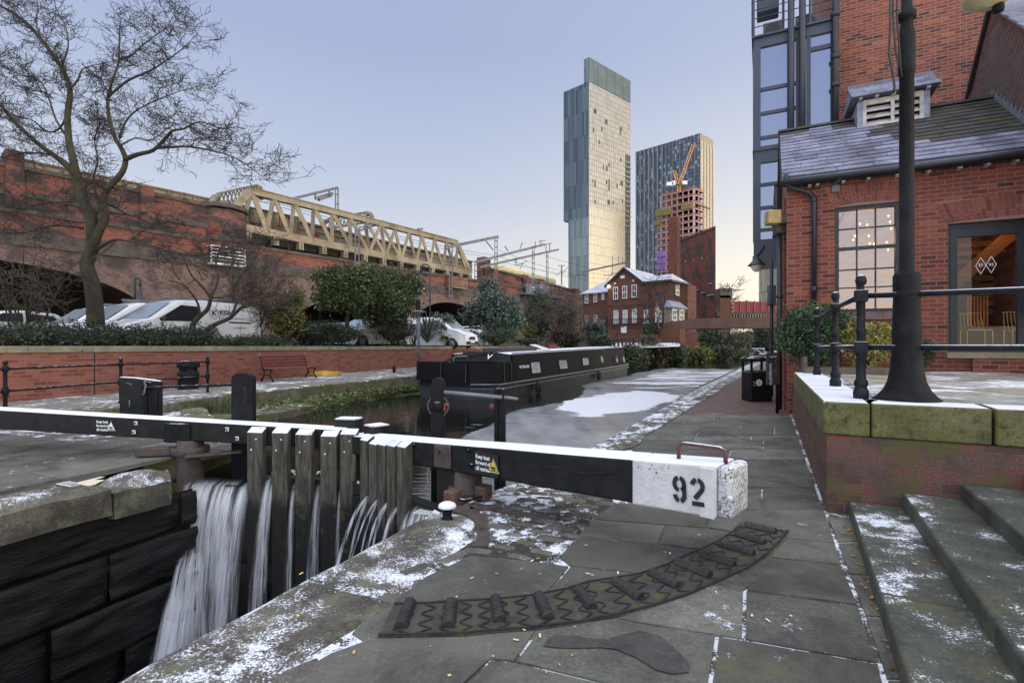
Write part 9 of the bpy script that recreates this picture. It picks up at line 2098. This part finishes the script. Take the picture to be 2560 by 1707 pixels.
pr = thing('bridge_pier', 'brick pier with a castellated dark stone turret at the bridge end', 'pier', P(1808,800,108)); q = P(1808,760,108); mb = MB(); mb.box(V(q.x-.2,q.y,5.6), (2.2,3,13), 0); mb.build('pier_wall', M['brick_house'], pr)
mb = MB(); zt = P(1808,738,108).z; mb.box(V(q.x,q.y,zt), (2.5,3,1.4));
for k in (-1,0,1): mb.box(V(q.x+k*.95,q.y,zt+1.0), (.5,3,.7))
mb.build('turret', M['stone_via'], pr)
mb = MB();
for k in range(4): mb.box(V(q.x+1.3,q.y-1.3,P(1817,750+k*10,108).z), (.5,.6,.45))
mb.build('quoin', M['coping_pale'], pr)
gantry('grey cantilever line mast beside the castellated pier', [(P(1823,760,115),P(1823,712,115))], [], [(P(1823,725,115),P(1862,724,115),.14),(P(1823,718,115),P(1840,726,115),.12),(P(1828,740,115),P(1850,724,115),.09)], thick=.24)
# embankment and far vegetation
def farbush(px, y0, y1, w, Y, mat, lab, n, sz, seed, asp=.4): bush('shrub', px, y0, y1, w, Y, M[mat], lab, 'shrub', n, sz, seed, ground=ZW, asp=asp, depth=w/2/F*Y*.6)
mb = MB(); mb.s = True
def embf(u, v):
 k = u*(len(bank_far)-1); i = min(len(bank_far)-2, int(k)); p = lerp(bank_far[i], bank_far[i+1], k-i); n_ = V(-.55,.83,0); q = p+n_*(v*6-.6); return V(q.x,q.y,lerp(ZW-.3,1.6,smst(v,0,.55))+noise.noise(V(q.x*.6,q.y*.6,v*3))*.35)
mb.grid(embf, 80, 10); M['embank'] = mk('embank', (.03,.03,.018), (.075,.07,.045), 1.5, .95, .8, 10, moss=(.05,.055,.02), mscale=.8); tag(mb.build('embankment', M['embank']), kind='structure')
FB = [(1590,850,925,80,43,'leaf_holly','glossy ivy shrub at the bow of the black boat',4200,.09),(1640,852,922,80,49,'leaf_brown','brown green bank shrub right of the ivy by the bow',3200,.10),(1618,832,870,60,52,'leaf_brown','twiggy grey bush in front of the bollards',1800,.10),
         (1695,855,918,80,54,'leaf_holly','mossy bank shrub under the left end of the footbridge',3000,.11),(1748,858,914,80,60,'leaf_moss','yellow green bank shrub beneath the footbridge',2600,.12),(1800,862,910,80,66,'leaf_brown','brown bank shrub under the middle of the footbridge',2400,.13),(1845,868,908,60,74,'leaf_holly','dark bank shrub nearest the far water',2000,.14)]
for k, (px, y0, y1, w, Y, mt, lab, n, sz) in enumerate(FB): farbush(px, y0, y1, w, Y, mt, lab, n, sz, 60+k)
for k, (px, y0, y1, w, Y, mt, lab) in enumerate(((1690,812,880,90,72,'leaf_brown','dark brushy growth behind the footbridge abutment'),(1760,815,890,110,80,'leaf_dark','dark bushes seen under the footbridge'),(1835,812,895,110,105,'leaf_brown','hazy bank trees under the right half of the footbridge'),(1905,810,896,110,130,'leaf_dark','far dark trees at the end of the canal'),(1870,800,892,160,190,'leaf_brown','farthest brown trees closing the canal view'),(1765,770,835,70,90,'leaf_brown','brown scrub at the foot of the brick block'))):
 bush('shrub', px, y0, y1, w, Y, M[mt], lab, 'shrub', 4500, .22, 80+k, ground=ZW, asp=.4)
thicket(1700, 860, 740, 110, 70, 'bare scrub in front of the brick block', 90, 7, .55, 4.0, 1, twm='twig_brown', r0=.12)
thicket(1625, 860, 690, 110, 61, 'leafless tree in front of the house windows', 92, 8, .6, 3.6, 2, twm='twig', r0=.13)
thicket(1820, 770, 705, 75, 135, 'bare crown of a far tree behind the castellated pier', 93, 7, .5, 4.5, 2, twm='twig_brown', r0=.2)
swan(1656, 835, 735, 63, -1, 'swan neck lamp in front of the house windows', True, .70, .8)
# moored boat far away on the right
mbt = thing('moored_boat', 'small dark canal boat with white trim moored far along the towpath', 'boat', P(1905,892,48)); q = P(1905,892,50); d = V(.53,1,0).normalized(); s = V(d.y,-d.x,0); q = V(35.3,74,ZW)
mb = MB(); pl = [q-d*.0+s*.3, q+d*1.2+s*1.0, q+d*12+s*1.0, q+d*12-s*1.0, q+d*1.2-s*1.0, q-s*.3]; mb.prism([(p.x,p.y) for p in pl], ZW-.2, ZW+.75); mb.build('hull', M['boat_black'], mbt)
mb = MB(); pl = [q+d*2.4+s*.8, q+d*11+s*.8, q+d*11-s*.8, q+d*2.4-s*.8]; mb.prism([(p.x,p.y) for p in pl], ZW+.75, ZW+1.5); mb.build('cabin', M['boat_grey'], mbt)
mb = MB(); mb.prism([(p.x,p.y) for p in pl], ZW+1.502, ZW+1.56); mb.build('roof', M['boat_roof'], mbt)
mb = MB(); mb.s = True; mb.tube([q+d*2.4+s*.7+V(0,0,.8), q+d*1.5+V(0,0,1.35), q+d*2.4-s*.7+V(0,0,.8)], .05, 6); mb.tube([q+s*.35+V(0,0,.78), q+d*1.2+s*1.02+V(0,0,.78), q+d*10+s*1.02+V(0,0,.78)], .05, 6); mb.tube([q-s*.35+V(0,0,.78), q+d*1.2-s*1.02+V(0,0,.78), q+d*10-s*1.02+V(0,0,.78)], .05, 6); mb.build('white_trim', M['white_paint'], mbt)
# ================================================================ TOWERS
def tower_faces(px_c, px_l, px_r, Yc, yl, yc, yr, ybot=780):
 C0 = P(px_c, 800, Yc); zt = P(px_c, yc, Yc).z
 Yl = Yc*(HY-yc)/(HY-yl); Yr = Yc*(HY-yc)/(HY-yr); return C0, P(px_l,800,Yl), P(px_r,800,Yr), zt
# glass tower with the blade
C0, Lp, Rp, zt = tower_faces(1472, 1409, 1576, 300, 231, 204, 259); tw1 = thing('glass_tower', 'tall slim glass skyscraper with a louvred blade on top', 'skyscraper', V(C0.x,C0.y,0))
WTl = Wall(C0[:2], (Lp-C0)[:2]); WTr = Wall(C0[:2], (Rp-C0)[:2]); lL = (V(Lp.x,Lp.y,0)-V(C0.x,C0.y,0)).length; lR = (V(Rp.x,Rp.y,0)-V(C0.x,C0.y,0)).length
zov = WTl.uz(1440,548)[1]; zb_ = WTr.uz(1520,527)[1]; zmid = WTr.uz(1520,500)[1]
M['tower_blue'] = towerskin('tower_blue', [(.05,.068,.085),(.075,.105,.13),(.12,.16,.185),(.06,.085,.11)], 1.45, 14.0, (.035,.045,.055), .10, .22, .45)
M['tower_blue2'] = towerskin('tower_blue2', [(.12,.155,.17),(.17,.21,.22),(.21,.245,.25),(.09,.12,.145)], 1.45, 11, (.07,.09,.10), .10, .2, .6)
M['tower_skyglow'] = towerskin('tower_skyglow', [(.40,.37,.31),(.47,.44,.37),(.53,.49,.41),(.44,.42,.37)], 2.05, 3.1, (.26,.25,.23), .16, .28, .65)  # right face: warm reflected sky put into the base colour
M['tower_skyglow_low'] = towerskin('tower_skyglow_low', [(.58,.53,.42),(.62,.57,.46),(.66,.60,.47)], 1.6, 5.6, (.42,.38,.31), .12, .22, .75)  # lower part warmer and brighter, sunrise reflection painted into the panels
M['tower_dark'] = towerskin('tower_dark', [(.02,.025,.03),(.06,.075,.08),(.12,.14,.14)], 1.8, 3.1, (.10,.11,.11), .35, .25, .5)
inset = 3.6
def corner_prism(Wa, Wb, la, lb, z0, z1, oa=0, ob=0):
 c = Wa.pt(oa,0); a = Wa.pt(la,0); b_ = Wb.pt(lb,0); d = a+b_-Wa.pt(0,0); return [(c.x,c.y),(b_.x,b_.y),(d.x,d.y),(a.x,a.y)]
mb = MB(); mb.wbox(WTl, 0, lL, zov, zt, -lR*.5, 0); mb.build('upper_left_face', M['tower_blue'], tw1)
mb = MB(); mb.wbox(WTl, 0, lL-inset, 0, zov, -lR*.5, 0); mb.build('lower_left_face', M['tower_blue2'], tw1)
mb = MB(); mb.wbox(WTr, .05, lR*.86, zb_, zt-.02, -lL+.1, .06); mb.build('upper_right_face', M['tower_skyglow'], tw1)
mb = MB(); mb.wbox(WTr, .05, lR*.86, zmid-20, zb_, -lL+inset, .06); mb.wbox(WTr, .05, lR*.86, 0, zmid-20, -lL+inset, .06); mb.build('lower_right_face', M['tower_skyglow_low'], tw1)
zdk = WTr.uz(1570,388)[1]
mb = MB(); mb.wbox(WTr, lR*.86, lR, zdk, zt-.02, -lL+.1, .06); mb.build('upper_right_face', M['tower_skyglow'], tw1)
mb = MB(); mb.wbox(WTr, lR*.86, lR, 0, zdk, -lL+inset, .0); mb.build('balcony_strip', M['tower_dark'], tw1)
mb = MB()
for k in range(int((zdk-zov)/3.1)): z = zov+k*3.1; mb.wbox(WTr, lR*.86, lR+.3, z, z+.5, -.6, .55)
mb.build('balcony', M['tower_skyglow'], tw1)
mb = MB();
for x, y, w, h in ((1484,272,7,10),(1512,298,7,12),(1482,320,3,10),(1503,318,3,10),(1549,317,3,20),(1553,317,2,10),(1496,350,3,10),(1550,395,3,10),(1507,413,3,10),(1515,415,4,12),(1521,407,3,10),(1486,450,3,18),(1480,448,2,8),(1515,450,3,10),(1521,447,3,30),(1541,460,3,10),(1551,452,6,12),(1486,500,3,10),(1519,499,6,12),(1531,502,3,10),(1554,498,3,10)):
 u0, z1 = WTr.uz(x,y); u1, _ = WTr.uz(x+w,y); z0 = WTr.uz(x,y+h)[1]; mb.wbox(WTr, u0, u1, z0, z1, 0, .16)
mb.build('open_window', M['tower_dark'], tw1)
zb0 = WTr.uz(1474,146)[1]; bl_ = tw1
mb = MB(); n_ = 14
for k in range(n_): z = lerp(zt+.4, zb0-.6, k/(n_-1)); mb.wbox(WTr, .2, lR, z, z+1.15, -.5, .0)
mb.build('blade_louvres', mk('blade_glass', (.13,.165,.16), (.19,.23,.22), .05, .3, metal=.4), bl_)
mb = MB(); mb.wbox(WTr, 0, lR, zt, zb0, -1.3, -.9); mb.build('blade_screen', mk('blade_back', (.04,.052,.055), (.06,.072,.075), .05, .4, metal=.3), bl_)
mb = MB();
for f in (0,.2,.4,.6,.8,.985): mb.wbox(WTr, lR*f, lR*f+.5, zt, zb0+.3, -1.0, .1)
mb.wbox(WTl, 0, 3.4, zt, zb0+.2, -.8, .1); mb.build('blade_fin', M['tower_blue2'], bl_)
# striped apartment tower
C0, Lp, Rp, zt = tower_faces(1750, 1591, 1783, 420, 380, 333, 350); tw2 = thing('striped_tower', 'broad dark apartment tower with vertical pale fins', 'skyscraper', V(C0.x,C0.y,0)); WSl = Wall(C0[:2], (Lp-C0)[:2]); WSr = Wall(C0[:2], (Rp-C0)[:2]); sL = (V(Lp.x,Lp.y,0)-V(C0.x,C0.y,0)).length; sR = (V(Rp.x,Rp.y,0)-V(C0.x,C0.y,0)).length
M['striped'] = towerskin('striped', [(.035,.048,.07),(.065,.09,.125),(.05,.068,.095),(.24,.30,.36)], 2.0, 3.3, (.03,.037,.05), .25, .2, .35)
M['striped_sunlit'] = towerskin('striped_sunlit', [(.42,.38,.30),(.50,.45,.36),(.46,.42,.34)], 3.0, 3.3, (.25,.23,.2), .25, .3, .6)  # sunlit copy of the cladding, low sun put into the colour
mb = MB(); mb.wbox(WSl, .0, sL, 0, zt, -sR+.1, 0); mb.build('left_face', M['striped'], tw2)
mb = MB(); mb.wbox(WSr, .02, sR, 0, zt-6, -20, .05); mb.build('right_face', M['striped_sunlit'], tw2); mb = MB(); mb.wbox(WSr, .02, sR, zt-6, zt, -20, .08); mb.build('crown_band', mk('bronze', (.28,.23,.17), (.33,.28,.21), .3, .5), tw2)
mb = MB(); rg = random.Random(3)
k = 0; u = 1.0
while u < sL:
 mb.new(); z1 = zt-rg.uniform(0,.2); wd = .8
 if u > sL*.55: mb.wbox(WSl, u, u+wd, 0, z1, -.1, .9); u += 4.2
 else: mb.wbox(WSl, u, u+.35, 0 if k % 2 else zt-8, z1, -.1, .5); u += 3.2
 k += 1
mb.build('fin', mk('fin_pale', (.15,.16,.18), (.21,.22,.235), .1, .5), tw2)
mb = MB();
for k in range(5): u = lerp(1, sR-1.2, k/4); mb.wbox(WSr, u, u+1.6, 0, zt-6, 0, .8)
mb.build('bright_fin', mk('fin_sunlit', (.55,.48,.36), (.63,.55,.42), .1, .4, metal=.3), tw2)  # fins of the sunlit face, warm light in their colour
# building under construction with tower crane
UC = thing('unfinished_block', 'unfinished concrete frame with red edge barriers in front of the dark tower', 'building', P(1700,700,330)); C1 = P(1737,700,320); WUl = Wall(C1[:2], (WSl.d)[:2]); WUr = Wall(C1[:2], (WSr.d)[:2]); M['concrete'] = mk('concrete', (.40,.33,.33), (.50,.43,.43), .3, .85); M['barrier_red'] = mk('barrier_red', (.38,.07,.05), (.48,.11,.08), .3, .7)
def uu(W, x): return W.uz(x, 600)[0]
full_l, mid_l, r_ = uu(WUl,1653), uu(WUl,1643), uu(WUr,1761)
zs_ = [WUl.uz(1737,y)[1] for y in (472,488,505,521,537,553,569,585,602,619,636,653,670,687,704)]
sl_ = MB(); br = MB(); cl = MB(); dk = MB()
for k, z in enumerate(zs_):
 e_ = full_l if k < 3 else mid_l
 sl_.wbox(WUl, 0, e_, z-.25, z+.25, -12, 0); sl_.wbox(WUr, 0.01, r_, z-.25, z+.25, -12, 0); br.wbox(WUl, 0, e_, z+.7, z+1.3, .02, .1); br.wbox(WUl, 0, e_, z+.26, z+.42, .02, .1); br.wbox(WUr, 0, r_, z+.7, z+1.0, .02, .1); br.wbox(WUr, 0, r_, z+.26, z+.42, .02, .1)
 for j in range(14): u = e_*j/13; br.wbox(WUl, u, u+.15, z+.25, z+1.4, .0, .1)
 for j in range(6): u = r_*j/5; br.wbox(WUr, u, u+.15, z+.25, z+1.4, 0, .1)
for j in range(7): u = full_l*j/6+.3; cl.wbox(WUl, u, u+.5, 0, zs_[0], -1.2, -.4)
for j in range(3): u = r_*j/2; cl.wbox(WUr, u-.3, u+.3, 0, zs_[0], -1.2, -.4)
dk.wbox(WUl, full_l*.25, full_l*.8, 0, zs_[0], -11.5, -8)
sl_.build('floor_slab', M['concrete'], UC); br.build('edge_barrier', M['barrier_red'], UC); cl.build('column', M['concrete'], UC); dk.build('core', M['steel_dim'], UC)
mb = MB()
for x0, x1, y0, y1 in ((1643,1655,632,648),(1654,1664,630,646),(1643,1655,650,660),(1654,1664,648,658),(1643,1655,662,678),(1654,1664,660,676)): u0, z1 = WUl.uz(x0,y0); u1, z0 = WUl.uz(x1,y1); mb.wbox(WUl, *sorted((u0,u1)), z0, z1, -.3, .1)
mb.build('purple_sheeting', mk('purple', (.19,.12,.42), (.25,.17,.5), .3, .7), UC)
mb = MB()
for x0, x1, y0, y1, W in ((1640,1680,527,536,WUl),(1705,1733,515,521,WUl),(1738,1772,512,522,WUr),(1636,1652,553,563,WUl)): u0, z1 = W.uz(x0,y0); u1, z0 = W.uz(x1,y1); mb.wbox(W, *sorted((u0,u1)), z0, z1, .1, 1.4)
mb.build('safety_screen', mk('olive', (.17,.14,.05), (.23,.19,.07), .3, .8), UC)
cr = thing('tower_crane', 'orange luffing tower crane on the unfinished block', 'crane', P(1697,480,325)); mcr = mk('crane_orange', (.55,.23,.04), (.63,.29,.06), .5, .6); Yq = 322; Q = lambda x, y: P(x, y, Yq); s_ = V(1,0,0)
mb = MB(); lattice(mb, Q(1697,480), Q(1697,464), 1.9, s_, .35, 4); mb.build('mast', mcr, cr)
mb = MB(); lattice(mb, Q(1698,462), Q(1734,360), 2.0, V(.9,0,.35), .40, 14); mb.build('jib', mcr, cr)
mb = MB(); lattice(mb, Q(1696,462), Q(1685,426), 1.9, V(.9,0,-.3), .40, 5); mb.build('back_mast', mcr, cr)
mb = MB(); mb.bar(Q(1672,464), Q(1714,459), 2.0, .5); mb.build('platform', M['steel_dim'], cr)
mb = MB(); mb.box(Q(1674,461), (4,2.5,2.2)); mb.box(Q(1683,459), (2,2.5,2.6)); mb.box(Q(1711,458), (3,2.5,2.2)); mb.build('counterweight', M['white_paint'], cr)
mb = MB(); mb.bar(Q(1685,426), Q(1728,372), .12, .12); mb.build('luffing_rope', M['plastic_black'], cr)
# far glazed slab seen under the bay
t = thing('far_office', 'narrow blue glass office far off under the glazed bay', 'building', P(1925,760,190)); mb = MB(); q = P(1928,700,190); mb.box(V(q.x+6,q.y,22), (14.5,14,44), 0); mb.build('facade', M['tower_blue2'], t)
